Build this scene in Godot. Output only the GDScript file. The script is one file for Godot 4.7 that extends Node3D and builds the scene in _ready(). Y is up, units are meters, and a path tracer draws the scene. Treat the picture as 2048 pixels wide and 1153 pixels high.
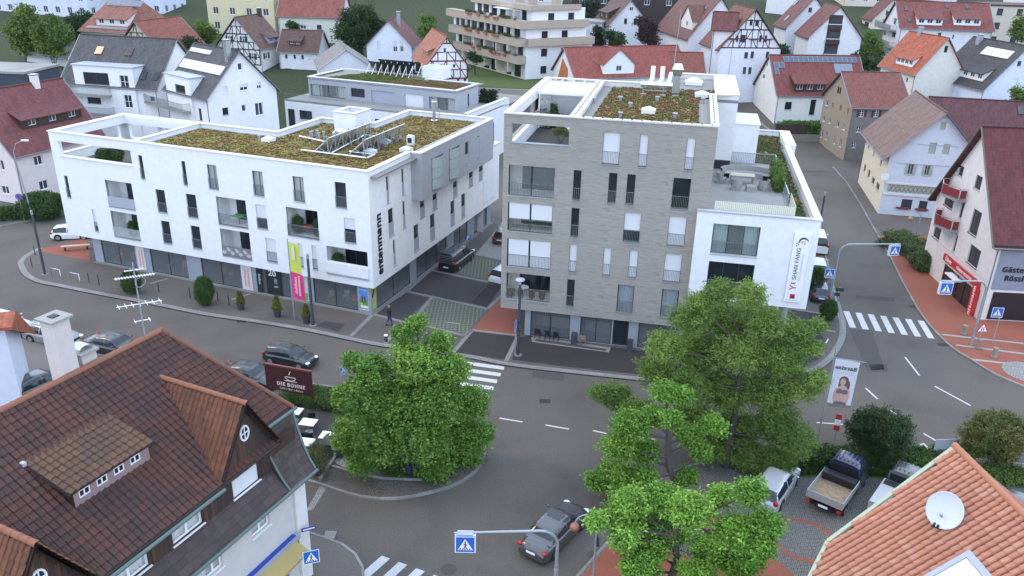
extends Node3D
# A town street crossing seen from a tower: metres, y up, the camera stands over the origin.

const I3:=Transform3D.IDENTITY
var M:={}
var taken:={}
func pv(f: Array)->Array:
	var o:=[]
	for i in range(0,f.size(),2): o.append(Vector2(f[i],f[i+1]))
	return o

var rng:=RandomNumberGenerator.new()
var boxes:={}

class Geo:
	var v:=PackedVector3Array()
	var n:=PackedVector3Array()
	var t:=PackedVector2Array()
	var c:=PackedColorArray()
	var col:=Color(1,1,1)
	var tint:=false
	func _p(p: Vector3,nn: Vector3,uv: Vector2)->void:
		v.append(p); n.append(nn); t.append(uv)
		if tint: c.append(col)
	func tri(a: Vector3,b: Vector3,d: Vector3)->void:
		var nn:=(b-a).cross(d-a).normalized()
		var ax:=Vector3(-nn.z,0,nn.x) if Vector2(nn.x,nn.z).length()>0.02 else Vector3(1,0,0)
		ax=-ax.normalized()
		var ay:=nn.cross(ax)
		for p: Vector3 in [a,d,b]: _p(p,nn,Vector2(p.dot(ax),-p.dot(ay)))
	func quad(a: Vector3,b: Vector3,d: Vector3,e: Vector3)->void:
		var nn:=(b-a).cross(d-a)
		if nn.length()<1e-9: nn=(d-a).cross(e-a)
		nn=nn.normalized()
		var ax:=(b-a).normalized()
		if ax.length()<0.5: ax=(d-e).normalized()
		var ay:=nn.cross(ax)
		for p: Vector3 in [a,d,b,a,e,d]: _p(p,nn,Vector2(p.dot(ax),-p.dot(ay)))
	func quv(a: Vector3,b: Vector3,d: Vector3,e: Vector3)->void:   # texture 0..1,a at bottom left
		var nn:=(b-a).cross(d-a).normalized()
		var uv:=[Vector2(0,1),Vector2(1,1),Vector2(1,0),Vector2(0,0)]
		var ps:=[a,b,d,e]
		for i: int in [0,2,1,0,3,2]: _p(ps[i],nn,uv[i])
	func smooth_quad(a: Vector3,b: Vector3,d: Vector3,e: Vector3,na: Vector3,nb: Vector3,nd: Vector3,ne: Vector3)->void:
		var ps:=[a,b,d,e]; var ns:=[na,nb,nd,ne]; var uv:=[Vector2(0,1),Vector2(1,1),Vector2(1,0),Vector2(0,0)]
		for i: int in [0,2,1,0,3,2]: _p(ps[i],ns[i],uv[i])
	func poly(ps: Array)->void:
		for i in range(1,ps.size()-1): tri(ps[0],ps[i],ps[i+1])
	func box(at: Vector3,s: Vector3,b:=Basis())->void:
		var x:=b.x*s.x*0.5; var y:=b.y*s.y*0.5; var z:=b.z*s.z*0.5
		quad(at-x-y+z,at+x-y+z,at+x+y+z,at-x+y+z)
		quad(at+x-y-z,at-x-y-z,at-x+y-z,at+x+y-z)
		quad(at+x-y+z,at+x-y-z,at+x+y-z,at+x+y+z)
		quad(at-x-y-z,at-x-y+z,at-x+y+z,at-x+y-z)
		quad(at-x+y+z,at+x+y+z,at+x+y-z,at-x+y-z)
		quad(at-x-y-z,at+x-y-z,at+x-y+z,at-x-y+z)
	func bb(x0: float,y0: float,z0: float,x1: float,y1: float,z1: float)->void:
		box(Vector3((x0+x1)/2,(y0+y1)/2,(z0+z1)/2),Vector3(absf(x1-x0),absf(y1-y0),absf(z1-z0)))
	func bar(a: Vector3,b: Vector3,w: float,h: float,up:=Vector3.UP)->void:
		var y:=(b-a).normalized()
		var x:=y.cross(up)
		if x.length()<0.01: x=y.cross(Vector3.RIGHT)
		x=x.normalized()
		box((a+b)/2,Vector3(w,(b-a).length(),h),Basis(x,y,x.cross(y)))
	func tube(ps: Array,rs: Array,sides:=8,cap:=true)->void:
		var rings:=[]
		for i in ps.size():
			var d: Vector3=(ps[mini(i+1,ps.size()-1)]-ps[maxi(i-1,0)]).normalized()
			var x:=d.cross(Vector3(0.31,0.2,0.93)).normalized()
			if absf(d.y)<0.5: x=d.cross(Vector3.UP).normalized()
			var y:=d.cross(x)
			var ring:=[]
			for k in sides:
				var a:=TAU*k/sides
				ring.append(x*cos(a)+y*sin(a))
			rings.append(ring)
		for i in ps.size()-1:
			for k in sides:
				var k2:=(k+1) % sides
				var a: Vector3=rings[i][k]; var b: Vector3=rings[i][k2]; var d: Vector3=rings[i+1][k2]; var e: Vector3=rings[i+1][k]
				smooth_quad(ps[i]+a*rs[i],ps[i]+b*rs[i],ps[i+1]+d*rs[i+1],ps[i+1]+e*rs[i+1],a,b,d,e)
		if cap:
			for q: int in [0,ps.size()-1]:
				for k in range(1,sides-1):
					var a: Vector3=ps[q]+rings[q][0]*rs[q]; var b: Vector3=ps[q]+rings[q][k]*rs[q]; var d: Vector3=ps[q]+rings[q][k+1]*rs[q]
					if q==0: tri(a,d,b)
					else: tri(a,b,d)
	func cyl(a: Vector3,b: Vector3,r: float,r2:=-1.0,sides:=12)->void:
		tube([a,b],[r,r if r2<0 else r2],sides)
	func lathe(at: Vector3,prof: Array,sides:=16)->void:    # prof: [radius,height] from the bottom up
		for i in prof.size()-1:
			for k in sides:
				var a:=TAU*k/sides; var b:=TAU*(k+1)/sides
				var d0:=Vector3(cos(a),0,-sin(a)); var d1:=Vector3(cos(b),0,-sin(b))
				var s:=Vector2(prof[i+1][1]-prof[i][1],prof[i][0]-prof[i+1][0]).normalized()
				var n0:=d0*s.x+Vector3.UP*s.y; var n1:=d1*s.x+Vector3.UP*s.y
				smooth_quad(at+d0*prof[i][0]+Vector3.UP*prof[i][1],at+d1*prof[i][0]+Vector3.UP*prof[i][1],at+d1*prof[i+1][0]+Vector3.UP*prof[i+1][1],at+d0*prof[i+1][0]+Vector3.UP*prof[i+1][1],n0,n1,n1,n0)
	func ball(at: Vector3,r: Vector3,b:=Basis(),seg:=10)->void:
		for i in seg:
			var p0:=PI*i/seg-PI/2; var p1:=PI*(i+1)/seg-PI/2
			for k in seg*2:
				var a:=TAU*k/(seg*2); var a2:=TAU*(k+1)/(seg*2)
				var q:=[]
				for w: Array in [[p0,a],[p0,a2],[p1,a2],[p1,a]]: q.append(Vector3(cos(w[0])*cos(w[1]),sin(w[0]),-cos(w[0])*sin(w[1])))
				var ps:=[]; var ns:=[]
				for w: Vector3 in q:
					ps.append(at+b*(w*r)); ns.append((b*(w/r)).normalized())
				smooth_quad(ps[0],ps[1],ps[2],ps[3],ns[0],ns[1],ns[2],ns[3])
	func prism(ps: Array,h0: float,h1: float,floor_too:=false)->void:     # ps: Vector2 (x,z)
		var pts:=PackedVector2Array(ps)
		if not Geometry2D.is_polygon_clockwise(pts): pts.reverse()
		var ix:=Geometry2D.triangulate_polygon(pts)
		for i in range(0,ix.size(),3):
			var a:=pts[ix[i]]; var b:=pts[ix[i+1]]; var d:=pts[ix[i+2]]
			var A:=Vector3(a.x,h1,a.y); var B:=Vector3(b.x,h1,b.y); var D:=Vector3(d.x,h1,d.y)
			if (B-A).cross(D-A).y<0: tri(A,D,B)
			else: tri(A,B,D)
			if floor_too:
				var o:=Vector3(0,h0-h1,0)
				if (B-A).cross(D-A).y<0: tri(A+o,B+o,D+o)
				else: tri(A+o,D+o,B+o)
		if h1-h0>0.001:
			var s:=pts.size()
			for i in s:
				var a:=pts[i]; var b:=pts[(i+1) % s]
				var q:=[Vector3(a.x,h0,a.y),Vector3(b.x,h0,b.y),Vector3(b.x,h1,b.y),Vector3(a.x,h1,a.y)]
				var mid:=(a+b)/2
				var nn: Vector3=(q[1]-q[0]).cross(q[2]-q[0]).normalized()
				if Geometry2D.is_point_in_polygon(mid+Vector2(nn.x,nn.z)*0.02,pts): quad(q[1],q[0],q[3],q[2])
				else: quad(q[0],q[1],q[2],q[3])
	func mesh()->ArrayMesh:
		var a:=[]
		a.resize(Mesh.ARRAY_MAX)
		a[Mesh.ARRAY_VERTEX]=v; a[Mesh.ARRAY_NORMAL]=n; a[Mesh.ARRAY_TEX_UV]=t
		if tint: a[Mesh.ARRAY_COLOR]=c
		var m:=ArrayMesh.new()
		m.add_surface_from_arrays(Mesh.PRIMITIVE_TRIANGLES,a)
		return m

# ---------------------------------------------------------------- nodes
func numbered(called: String)->String:
	var k: int=taken.get(called,0)
	taken[called]=k+1
	return called if k==0 else "%s_%03d" % [called,k]

func thing(called: String,label: String,category: String,at:=Vector3.ZERO,yaw:=0.0,group:="")->Node3D:
	var o:=Node3D.new()
	o.name=numbered(called)
	add_child(o)
	o.position=at
	o.rotation.y=deg_to_rad(yaw)
	return tag(o,label,category,group)

func tag(o: Node3D,label: String,category: String,group:="")->Node3D:
	o.set_meta("label",label)
	o.set_meta("category",category)
	if group: o.set_meta("group",group)
	return o

func mi(parent: Node,called: String,mesh: Mesh,mat: Material,xf:=I3)->MeshInstance3D:
	var o:=MeshInstance3D.new()
	o.name=called if parent != self else numbered(called)
	o.mesh=mesh
	o.material_override=mat
	o.transform=xf
	parent.add_child(o,true)
	return o

func gp(parent: Node,called: String,g: Geo,mat: Material,xf:=I3)->MeshInstance3D:
	return mi(parent,called,g.mesh(),mat,xf)

func structure(called: String,g: Geo,mat: Material)->MeshInstance3D:
	var o:=gp(self,called,g,mat)
	o.set_meta("kind","structure")
	return o

func boxmesh(s: Vector3)->Mesh:
	var k:="%.3f_%.3f_%.3f" % [s.x,s.y,s.z]
	if not boxes.has(k):
		var g:=Geo.new()
		g.box(Vector3.ZERO,s)
		boxes[k]=g.mesh()
	return boxes[k]

func bx(parent: Node,called: String,mat: Material,F: Transform3D,x0: float,y0: float,z0: float,x1: float,y1: float,z1: float)->MeshInstance3D:
	var s:=Vector3(absf(x1-x0),absf(y1-y0),absf(z1-z0))
	return mi(parent,called,boxmesh(s),mat,F*Transform3D(Basis(),Vector3((x0+x1)/2,(y0+y1)/2,(z0+z1)/2)))

func copies(parent: Node,called: String,mesh: Mesh,mat: Material,xfs: Array,cols:=[])->MultiMeshInstance3D:
	var mm:=MultiMesh.new()
	mm.transform_format=MultiMesh.TRANSFORM_3D
	mm.use_colors=cols.size()>0
	mm.mesh=mesh
	mm.instance_count=xfs.size()
	for i in xfs.size():
		mm.set_instance_transform(i,xfs[i])
		if cols.size(): mm.set_instance_color(i,cols[i])
	var o:=MultiMeshInstance3D.new()
	o.name=called if parent != self else numbered(called)
	o.multimesh=mm
	o.material_override=mat
	parent.add_child(o,true)
	return o

# a facade frame: origin, direction along the wall (viewed from outside, to the right); z points out
func fr(o: Vector3,e: Vector3)->Transform3D:
	return Transform3D(Basis(e,Vector3.UP,e.cross(Vector3.UP)),o)

# ---------------------------------------------------------------- materials
func lin(r: float,g: float,b: float,a:=1.0)->Color:
	var c:=Color(r,g,b).linear_to_srgb()
	c.a=a
	return c

func flat(r: float,g: float,b: float,rough:=0.8,metal:=0.0)->StandardMaterial3D:
	var m:=StandardMaterial3D.new()
	m.albedo_color=lin(r,g,b)
	m.roughness=rough
	m.metallic=metal
	return m

func noise_tex(sd: int,freq: float,stops: Array,size:=512,kind:=FastNoiseLite.TYPE_SIMPLEX_SMOOTH,oct:=4)->NoiseTexture2D:
	var f:=FastNoiseLite.new()
	f.seed=sd; f.frequency=freq; f.noise_type=kind; f.fractal_octaves=oct
	var t:=NoiseTexture2D.new()
	t.width=size; t.height=size; t.seamless=true; t.noise=f; t.generate_mipmaps=false
	var g:=Gradient.new()
	g.offsets=PackedFloat32Array(range(stops.size()).map(func(i): return stops[i][0]))
	g.colors=PackedColorArray(range(stops.size()).map(func(i): return stops[i][1]))
	t.color_ramp=g
	return t

func grey(v: float)->Color:
	return Color(v,v,v).linear_to_srgb()

func tri_mat(m: StandardMaterial3D,scale: float)->StandardMaterial3D:
	m.uv1_triplanar=true
	m.uv1_world_triplanar=true
	m.uv1_scale=Vector3.ONE*scale
	return m

func plaster(r: float,g: float,b: float,rough:=0.9)->StandardMaterial3D:
	var key:="pl%.3f%.3f%.3f" % [r,g,b]
	if M.has(key): return M[key]
	var m:=flat(r,g,b,rough)
	m.albedo_texture=M.t_plaster
	m.heightmap_enabled=true
	m.heightmap_texture=M.t_fine
	m.heightmap_scale=0.35
	M[key]=tri_mat(m,0.19)
	return m

func rooftile(r: float,g: float,b: float,patch:=0.0)->StandardMaterial3D:
	var key:="rt%.3f%.3f%.3f%.1f" % [r,g,b,patch]
	if M.has(key): return M[key]
	var m:=flat(r,g,b,0.75)
	m.albedo_texture=M.t_tile
	m.heightmap_enabled=true
	m.heightmap_texture=M.t_tileh
	m.heightmap_scale=4.0
	m.uv1_scale=Vector3(1.0/4.8,1.0/5.4,1)    # 16 tiles of 0.30 m by 16 of 0.34 m
	if patch>0:
		m.detail_enabled=true
		m.detail_albedo=M.t_moss
		m.detail_mask=M.t_mossmask
		m.detail_blend_mode=BaseMaterial3D.BLEND_MODE_MIX
	M[key]=m
	return m

func img_tex(im: Image)->ImageTexture:
	return ImageTexture.create_from_image(im)

func make_textures()->void:
	M.t_plaster=noise_tex(3,0.012,[[0.0,grey(0.86)],[0.5,grey(0.95)],[1.0,grey(1.0)]],512,FastNoiseLite.TYPE_SIMPLEX_SMOOTH,6)
	M.t_fine=noise_tex(5,0.12,[[0.0,Color(0,0,0)],[1.0,Color(1,1,1)]],512,FastNoiseLite.TYPE_SIMPLEX_SMOOTH,3)
	M.t_moss=noise_tex(8,0.05,[[0.0,lin(0.05,0.045,0.035)],[1.0,lin(0.13,0.11,0.09)]],256)
	M.t_mossmask=noise_tex(12,0.02,[[0.0,grey(0.0)],[0.52,grey(0.0)],[0.68,grey(0.75)],[1.0,grey(0.9)]],512,FastNoiseLite.TYPE_SIMPLEX_SMOOTH,5)
	var n:=512
	var a:=Image.create(n,n,false,Image.FORMAT_RGB8)
	var h:=Image.create(n,n,false,Image.FORMAT_RGB8)
	rng.seed=77
	for j in 16:
		for i in 16:
			var v:=rng.randf_range(0.62,1.0)
			var w:=rng.randf_range(-0.06,0.06)
			a.fill_rect(Rect2i(i*32,j*32,32,32),Color(v,v-w*0.5-0.02,v-w-0.03).linear_to_srgb())
	for y in 32:
		for x in 32:
			var u:=x/32.0; var q:=y/32.0
			var e:=0.45*(0.5+0.5*cos(TAU*(u-0.62)))+0.55*q
			if u<0.07: e *= 0.5
			h.set_pixel(x,y,Color(e,e,e))
	for j in 16:
		for i in 16:
			if i+j: h.blit_rect(h,Rect2i(0,0,32,32),Vector2i(i*32,j*32))
	M.t_tile=img_tex(a)
	M.t_tileh=img_tex(h)
	# long thin bricks: 16 courses, running bond, each brick its own tone
	var ba:=Image.create(1024,512,false,Image.FORMAT_RGB8)
	var bh:=Image.create(1024,512,false,Image.FORMAT_RGB8)
	ba.fill(lin(0.30,0.275,0.25)); bh.fill(Color(0.2,0.2,0.2))
	for j in 32:
		for i in 9:
			var x:=int(i*128-(j % 4)*37-20)
			var v:=rng.randf_range(0.29,0.36)
			if rng.randf()<0.1: v=rng.randf_range(0.24,0.29)
			var w:=rng.randf_range(-0.012,0.02)
			var r:=Rect2i(x,j*16+2,124,13)
			ba.fill_rect(r,lin(v+w*0.5,v*0.93,v*0.85-w*0.5))
			bh.fill_rect(r,Color(0.8,0.8,0.8))
	M.t_brick=img_tex(ba)
	M.t_brickh=img_tex(bh)
	# setts
	var ca:=Image.create(512,512,false,Image.FORMAT_RGB8)
	var ch:=Image.create(512,512,false,Image.FORMAT_RGB8)
	ca.fill(lin(0.07,0.065,0.055)); ch.fill(Color(0,0,0))
	for j in 24:
		for i in 25:
			var v:=rng.randf_range(0.78,1.0)
			var r:=Rect2i(int(i*21.33-(j % 2)*10)+rng.randi_range(0,2),int(j*21.33)+rng.randi_range(0,2),18,18)
			ca.fill_rect(r,Color(v,v,v).linear_to_srgb())
			ch.fill_rect(r,Color(0.6,0.6,0.6)); ch.fill_rect(r.grow(-3),Color(1,1,1))
	M.t_sett=img_tex(ca)
	M.t_setth=img_tex(ch)
	# grass pavers: concrete ribs with turf between
	var ga:=Image.create(256,256,false,Image.FORMAT_RGB8)
	var gh:=Image.create(256,256,false,Image.FORMAT_RGB8)
	for y in 256:
		for x in 256:
			var cx:=x % 32; var cy:=y % 32
			var solid:=cx<11 or cy<11
			var v:=rng.randf_range(0.85,1.1)
			ga.set_pixel(x,y,lin(0.17*v,0.165*v,0.15*v) if solid else lin(0.075*v,0.10*v,0.035*v))
			gh.set_pixel(x,y,Color(1,1,1) if solid else Color(0.3,0.3,0.3)*v)
	M.t_paver=img_tex(ga)
	M.t_paverh=img_tex(gh)
	M.t_asph=noise_tex(21,0.35,[[0.0,grey(0.6)],[0.5,grey(0.85)],[1.0,grey(1.0)]],512,FastNoiseLite.TYPE_SIMPLEX_SMOOTH,3)
	M.t_wear=noise_tex(22,0.006,[[0.0,grey(0.72)],[0.45,grey(0.92)],[1.0,grey(1.0)]],512,FastNoiseLite.TYPE_SIMPLEX_SMOOTH,6)
	M.t_sedum=noise_tex(31,0.03,[[0.0,lin(0.11,0.06,0.025)],[0.35,lin(0.20,0.11,0.04)],[0.5,lin(0.22,0.16,0.045)],[0.65,lin(0.19,0.18,0.045)],[1.0,lin(0.28,0.15,0.065)]],512,FastNoiseLite.TYPE_SIMPLEX_SMOOTH,5)
	M.t_grass=noise_tex(33,0.05,[[0.0,lin(0.03,0.05,0.01)],[0.5,lin(0.06,0.10,0.02)],[1.0,lin(0.11,0.14,0.03)]],512,FastNoiseLite.TYPE_SIMPLEX_SMOOTH,5)
	M.t_wood=noise_tex(41,0.02,[[0.0,grey(0.55)],[0.5,grey(0.8)],[1.0,grey(1.0)]],256,FastNoiseLite.TYPE_SIMPLEX_SMOOTH,4)
	M.t_brush=noise_tex(43,0.09,[[0.0,grey(0.75)],[1.0,grey(1.0)]],256)

func ground_mat(r: float,g: float,b: float,fine:=0.9)->StandardMaterial3D:
	var m:=flat(r,g,b,0.93)
	m.albedo_texture=M.t_wear
	m.detail_enabled=true
	m.detail_albedo=M.t_asph
	m.detail_blend_mode=BaseMaterial3D.BLEND_MODE_MUL
	m.heightmap_enabled=true
	m.heightmap_texture=M.t_fine
	m.heightmap_scale=0.5
	return tri_mat(m,0.045)

func tex_mat(tex: Texture2D,rough:=0.9,scale:=1.0,h: Texture2D=null,hs:=1.0)->StandardMaterial3D:
	var m:=StandardMaterial3D.new()
	m.albedo_texture=tex
	m.roughness=rough
	if h:
		m.heightmap_enabled=true
		m.heightmap_texture=h
		m.heightmap_scale=hs
	return tri_mat(m,scale)

func make_materials()->void:
	make_textures()
	M.white=plaster(0.76,0.78,0.80)
	M.offwhite=plaster(0.70,0.67,0.64)
	M.bluegrey=plaster(0.30,0.335,0.39)
	M.boxgrey=plaster(0.38,0.39,0.41)
	M.coping=flat(0.62,0.58,0.54,0.6)
	M.zinc=flat(0.45,0.48,0.52,0.45,0.3)
	M.glass=flat(0.018,0.022,0.028,0.06)
	M.glass.metallic_specular=0.6
	M.glass_mid=flat(0.05,0.058,0.07,0.08)
	M.pane=flat(0.5,0.55,0.58,0.03)
	M.pane.albedo_color.a=0.12
	M.pane.transparency=BaseMaterial3D.TRANSPARENCY_ALPHA
	M.frame_dark=flat(0.03,0.035,0.042,0.45)
	M.frame_white=flat(0.75,0.76,0.77,0.45)
	M.steel=flat(0.24,0.26,0.29,0.45,0.4)
	M.rail=flat(0.19,0.21,0.24,0.5,0.3)
	M.blind=flat(0.62,0.64,0.67,0.6)
	M.screen=flat(0.33,0.36,0.42,0.7)
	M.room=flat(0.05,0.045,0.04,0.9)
	M.curtain=flat(0.55,0.54,0.52,0.95)
	M.brick=StandardMaterial3D.new()
	M.brick.albedo_texture=M.t_brick
	M.brick.roughness=0.88
	M.brick.heightmap_enabled=true
	M.brick.heightmap_texture=M.t_brickh
	M.brick.heightmap_scale=0.8
	M.brick.uv1_scale=Vector3(1.0/4.0,1.0/2.3,1)
	M.asphalt=ground_mat(0.132,0.115,0.098)
	M.asphalt_new=ground_mat(0.045,0.039,0.038)
	M.asphalt_patch=ground_mat(0.095,0.083,0.073)
	M.pave=ground_mat(0.135,0.118,0.105)
	M.pave_dark=ground_mat(0.07,0.061,0.06)
	M.granite=ground_mat(0.29,0.27,0.255)
	M.red_pave=ground_mat(0.33,0.105,0.065)
	M.concrete=ground_mat(0.38,0.37,0.35)
	M.paint=ground_mat(0.66,0.65,0.64)
	M.gravel=ground_mat(0.30,0.29,0.27)
	M.pavers=tex_mat(M.t_paver,0.95,1.0/2.6,M.t_paverh,3.0)
	M.sett=tex_mat(M.t_sett,0.9,1.0/2.6,M.t_setth,1.5)
	M.sett.albedo_color=lin(0.21,0.20,0.185)
	M.sett_brown=tex_mat(M.t_sett,0.9,1.0/2.9,M.t_setth,1.5)
	M.sett_brown.albedo_color=lin(0.17,0.145,0.12)
	M.sett_light=tex_mat(M.t_sett,0.9,1.0/2.6,M.t_setth,1.5)
	M.sett_light.albedo_color=lin(0.38,0.37,0.35)
	M.sedum=tex_mat(M.t_sedum,0.98,0.16)
	M.grass=tex_mat(M.t_grass,0.98,0.2)
	M.hill=tex_mat(M.t_grass,0.98,0.05)
	M.hill.albedo_color=Color(0.7,0.66,0.7)
	M.soil=flat(0.06,0.045,0.03,0.95)
	M.wood_dark=flat(0.055,0.032,0.022,0.7)
	M.wood_dark.albedo_texture=M.t_wood
	tri_mat(M.wood_dark,0.6)
	M.wood=flat(0.33,0.24,0.15,0.7)
	M.wood.albedo_texture=M.t_wood
	tri_mat(M.wood,0.6)
	M.timber_red=flat(0.14,0.025,0.028,0.7)
	M.timber_brown=flat(0.045,0.022,0.018,0.7)
	M.chrome=flat(0.62,0.66,0.7,0.25,0.9)
	M.white_paint=flat(0.78,0.79,0.8,0.35)
	M.black=flat(0.015,0.015,0.017,0.5)
	M.rubber=flat(0.018,0.018,0.018,0.85)
	M.copper=flat(0.10,0.145,0.135,0.7,0.1)
	M.solar=flat(0.02,0.035,0.075,0.15)
	M.solar.metallic_specular=0.7
	M.solar_grey=flat(0.16,0.19,0.24,0.2)
	M.solar_white=flat(0.62,0.60,0.55,0.12)
	M.blue_sign=flat(0.02,0.12,0.48,0.4)
	M.pole=flat(0.33,0.36,0.40,0.5,0.4)
	M.pole_dark=flat(0.07,0.08,0.10,0.5,0.3)
	M.red_paint=flat(0.48,0.025,0.03,0.45)
	M.planter=flat(0.045,0.055,0.075,0.6)
	M.bark=flat(0.10,0.085,0.07,0.95)
	M.bark.albedo_texture=M.t_wood
	tri_mat(M.bark,2.0)

# ---------------------------------------------------------------- walls and windows
# a wall in its own frame: outline (Vector2 along, up), openings [u0,h0,u1,h1], reveals of the given depth
func wall(parent: Node,called: String,F: Transform3D,outline: Array,holes: Array,mat: Material,deep:=0.18)->MeshInstance3D:
	var g:=Geo.new()
	var us:=[]; var hs:=[]
	for p: Vector2 in outline:
		us.append(p.x); hs.append(p.y)
	for o: Array in holes:
		us.append(o[0]); us.append(o[2]); hs.append(o[1]); hs.append(o[3])
	us.sort(); hs.sort()
	var pg:=PackedVector2Array(outline)
	if Geometry2D.is_polygon_clockwise(pg): pg.reverse()
	var rect:=outline.size()==4
	if rect:
		for i in 4:
			var d: Vector2=outline[i]-outline[(i+1) % 4]
			if absf(d.x)>0.001 and absf(d.y)>0.001: rect=false
	for i in us.size()-1:
		if us[i+1]-us[i]<0.002: continue
		var run:=-1.0e9
		var j:=0
		while j<hs.size()-1:
			if hs[j+1]-hs[j]<0.002:
				j+=1
				continue
			var mid:=Vector2((us[i]+us[i+1])/2,(hs[j]+hs[j+1])/2)
			var open:=false
			for o: Array in holes:
				if mid.x>o[0] and mid.x<o[2] and mid.y>o[1] and mid.y<o[3]: open=true
			if not open:
				# extend upward through the next free cells
				var k:=j
				while k+1<hs.size()-1:
					var m2:=Vector2(mid.x,(hs[k+1]+hs[k+2])/2)
					var o2:=false
					for o: Array in holes:
						if m2.x>o[0] and m2.x<o[2] and m2.y>o[1] and m2.y<o[3] and hs[k+2]-hs[k+1]>0.002: o2=true
					if o2: break
					k+=1
				var cell:=PackedVector2Array([Vector2(us[i],hs[j]),Vector2(us[i+1],hs[j]),Vector2(us[i+1],hs[k+1]),Vector2(us[i],hs[k+1])])
				if rect:
					g.quad(Vector3(cell[0].x,cell[0].y,0),Vector3(cell[1].x,cell[1].y,0),Vector3(cell[2].x,cell[2].y,0),Vector3(cell[3].x,cell[3].y,0))
				else:
					for q: PackedVector2Array in Geometry2D.intersect_polygons(cell,pg):
						if Geometry2D.is_polygon_clockwise(q): q.reverse()
						var ps:=[]
						for w in q: ps.append(Vector3(w.x,w.y,0))
						g.poly(ps)
				j=k+1
			else:
				j+=1
	for o: Array in holes:
		var a:=Vector3(o[0],o[1],0); var b:=Vector3(o[2],o[1],0); var c:=Vector3(o[2],o[3],0); var d:=Vector3(o[0],o[3],0)
		var z:=Vector3(0,0,-(o[4] if o.size()>4 else deep))
		g.quad(a,b,b+z,a+z)
		g.quad(b,c,c+z,b+z)
		g.quad(c,d,d+z,c+z)
		g.quad(d,a,a+z,d+z)
	return gp(parent,called,g,mat,F)

func rect(u0: float,h0: float,u1: float,h1: float)->Array:
	return [Vector2(u0,h0),Vector2(u1,h0),Vector2(u1,h1),Vector2(u0,h1)]

# balustrade of thin bars in frame F at depth z
func railing(parent: Node,F: Transform3D,u0: float,u1: float,h0: float,h1: float,z: float,mat: Material=null,step:=0.11,called:="railing")->MeshInstance3D:
	var g:=Geo.new()
	var w:=0.022
	g.bb(u0,h1-0.035,z-0.02,u1,h1,z+0.02)
	g.bb(u0,h0,z-0.02,u1,h0+0.035,z+0.02)
	var k:=maxi(2,int((u1-u0)/step))
	for i in k+1:
		var u:=lerpf(u0+w/2,u1-w/2,float(i)/k)
		g.bb(u-w/2,h0+0.035,z-0.011,u+w/2,h1-0.035,z+0.011)
	return gp(parent,called,g,mat if mat else M.rail,F)

# a window set into an opening. o: frame, glass, cols, rows, blind (0..1), sill, rail (height), deep, clear, curtain, screen
func window(parent: Node,F: Transform3D,u0: float,h0: float,u1: float,h1: float,o:={})->MeshInstance3D:
	var z: float=-o.get("deep",0.16)
	var fm: Material=o.get("frame",M.frame_dark)
	var w: float=o.get("bar",0.055)
	var g:=Geo.new()
	g.bb(u0,h0,z,u0+w,h1,z+0.05)
	g.bb(u1-w,h0,z,u1,h1,z+0.05)
	g.bb(u0+w,h0,z,u1-w,h0+w,z+0.05)
	g.bb(u0+w,h1-w,z,u1-w,h1,z+0.05)
	var cols: int=o.get("cols",1)
	for i in range(1,cols):
		var u:=lerpf(u0,u1,float(i)/cols)
		g.bb(u-w*0.6,h0+w,z,u+w*0.6,h1-w,z+0.045)
	for t: float in o.get("rows",[]):
		var h:=lerpf(h0,h1,t)
		g.bb(u0+w,h-w*0.4,z+0.003,u1-w,h+w*0.4,z+0.042)
	var root:=gp(parent,o.get("called","window"),g,fm,F)
	var gm: Material=o.get("glass",M.glass)
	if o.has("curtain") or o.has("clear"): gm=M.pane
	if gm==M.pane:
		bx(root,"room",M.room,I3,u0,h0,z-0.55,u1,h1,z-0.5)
	for i in cols:
		var a:=lerpf(u0,u1,float(i)/cols)+w*0.6; var b:=lerpf(u0,u1,float(i+1)/cols)-w*0.6
		bx(root,"pane",gm,I3,a,h0+w,z+0.012,b,h1-w,z+0.024)
	if o.has("curtain"):
		var cm: Material=o.curtain
		var part: float=o.get("drawn",0.45)
		var cg:=Geo.new()
		var k:=14
		for side: int in [0,1]:
			for i in k:
				var a:=part*i/k; var b:=part*(i+1)/k
				if side: 
					a=1-a; b=1-b
				var za:=z-0.1-0.03*sin(i*1.9); var zb:=z-0.1-0.03*sin((i+1)*1.9)
				var pa:=lerpf(u0,u1,a); var pb:=lerpf(u0,u1,b)
				cg.quad(Vector3(pa,h0,za),Vector3(pb,h0,zb),Vector3(pb,h1,zb),Vector3(pa,h1,za))
		gp(root,"curtain",cg,cm)
	if o.has("blind") and o.blind>0.0:
		var hb:=lerpf(h1,h0,o.blind)
		bx(root,"roller_blind",o.get("blind_mat",M.blind),I3,u0+0.02,hb,z+0.052,u1-0.02,h1,z+0.075)
	if o.get("sill",true):
		bx(root,"sill",o.get("sill_mat",M.zinc),I3,u0-0.05,h0-0.05,z+0.05,u1+0.05,h0-0.002,0.07)
	if o.has("rail"):
		railing(root,I3,u0+0.01,u1-0.01,h0+0.08,h0+o.rail,o.get("rail_z",0.03),o.get("rail_mat",M.rail))
	if o.has("screen"):
		bx(root,"privacy_panel",o.screen,I3,u0+0.02,h0+0.06,-0.03,u1-0.02,h0+o.get("screen_h",1.0),-0.012)
	if o.has("shutters"):
		var sw: float=o.get("shutter_w",0.45)*(u1-u0)
		for q: Array in [[u0-sw-0.02,u0-0.02],[u1+0.02,u1+sw+0.02]]:
			bx(root,"shutter",o.shutters,I3,q[0],h0,0.01,q[1],h1,0.05)
	return root

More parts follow.
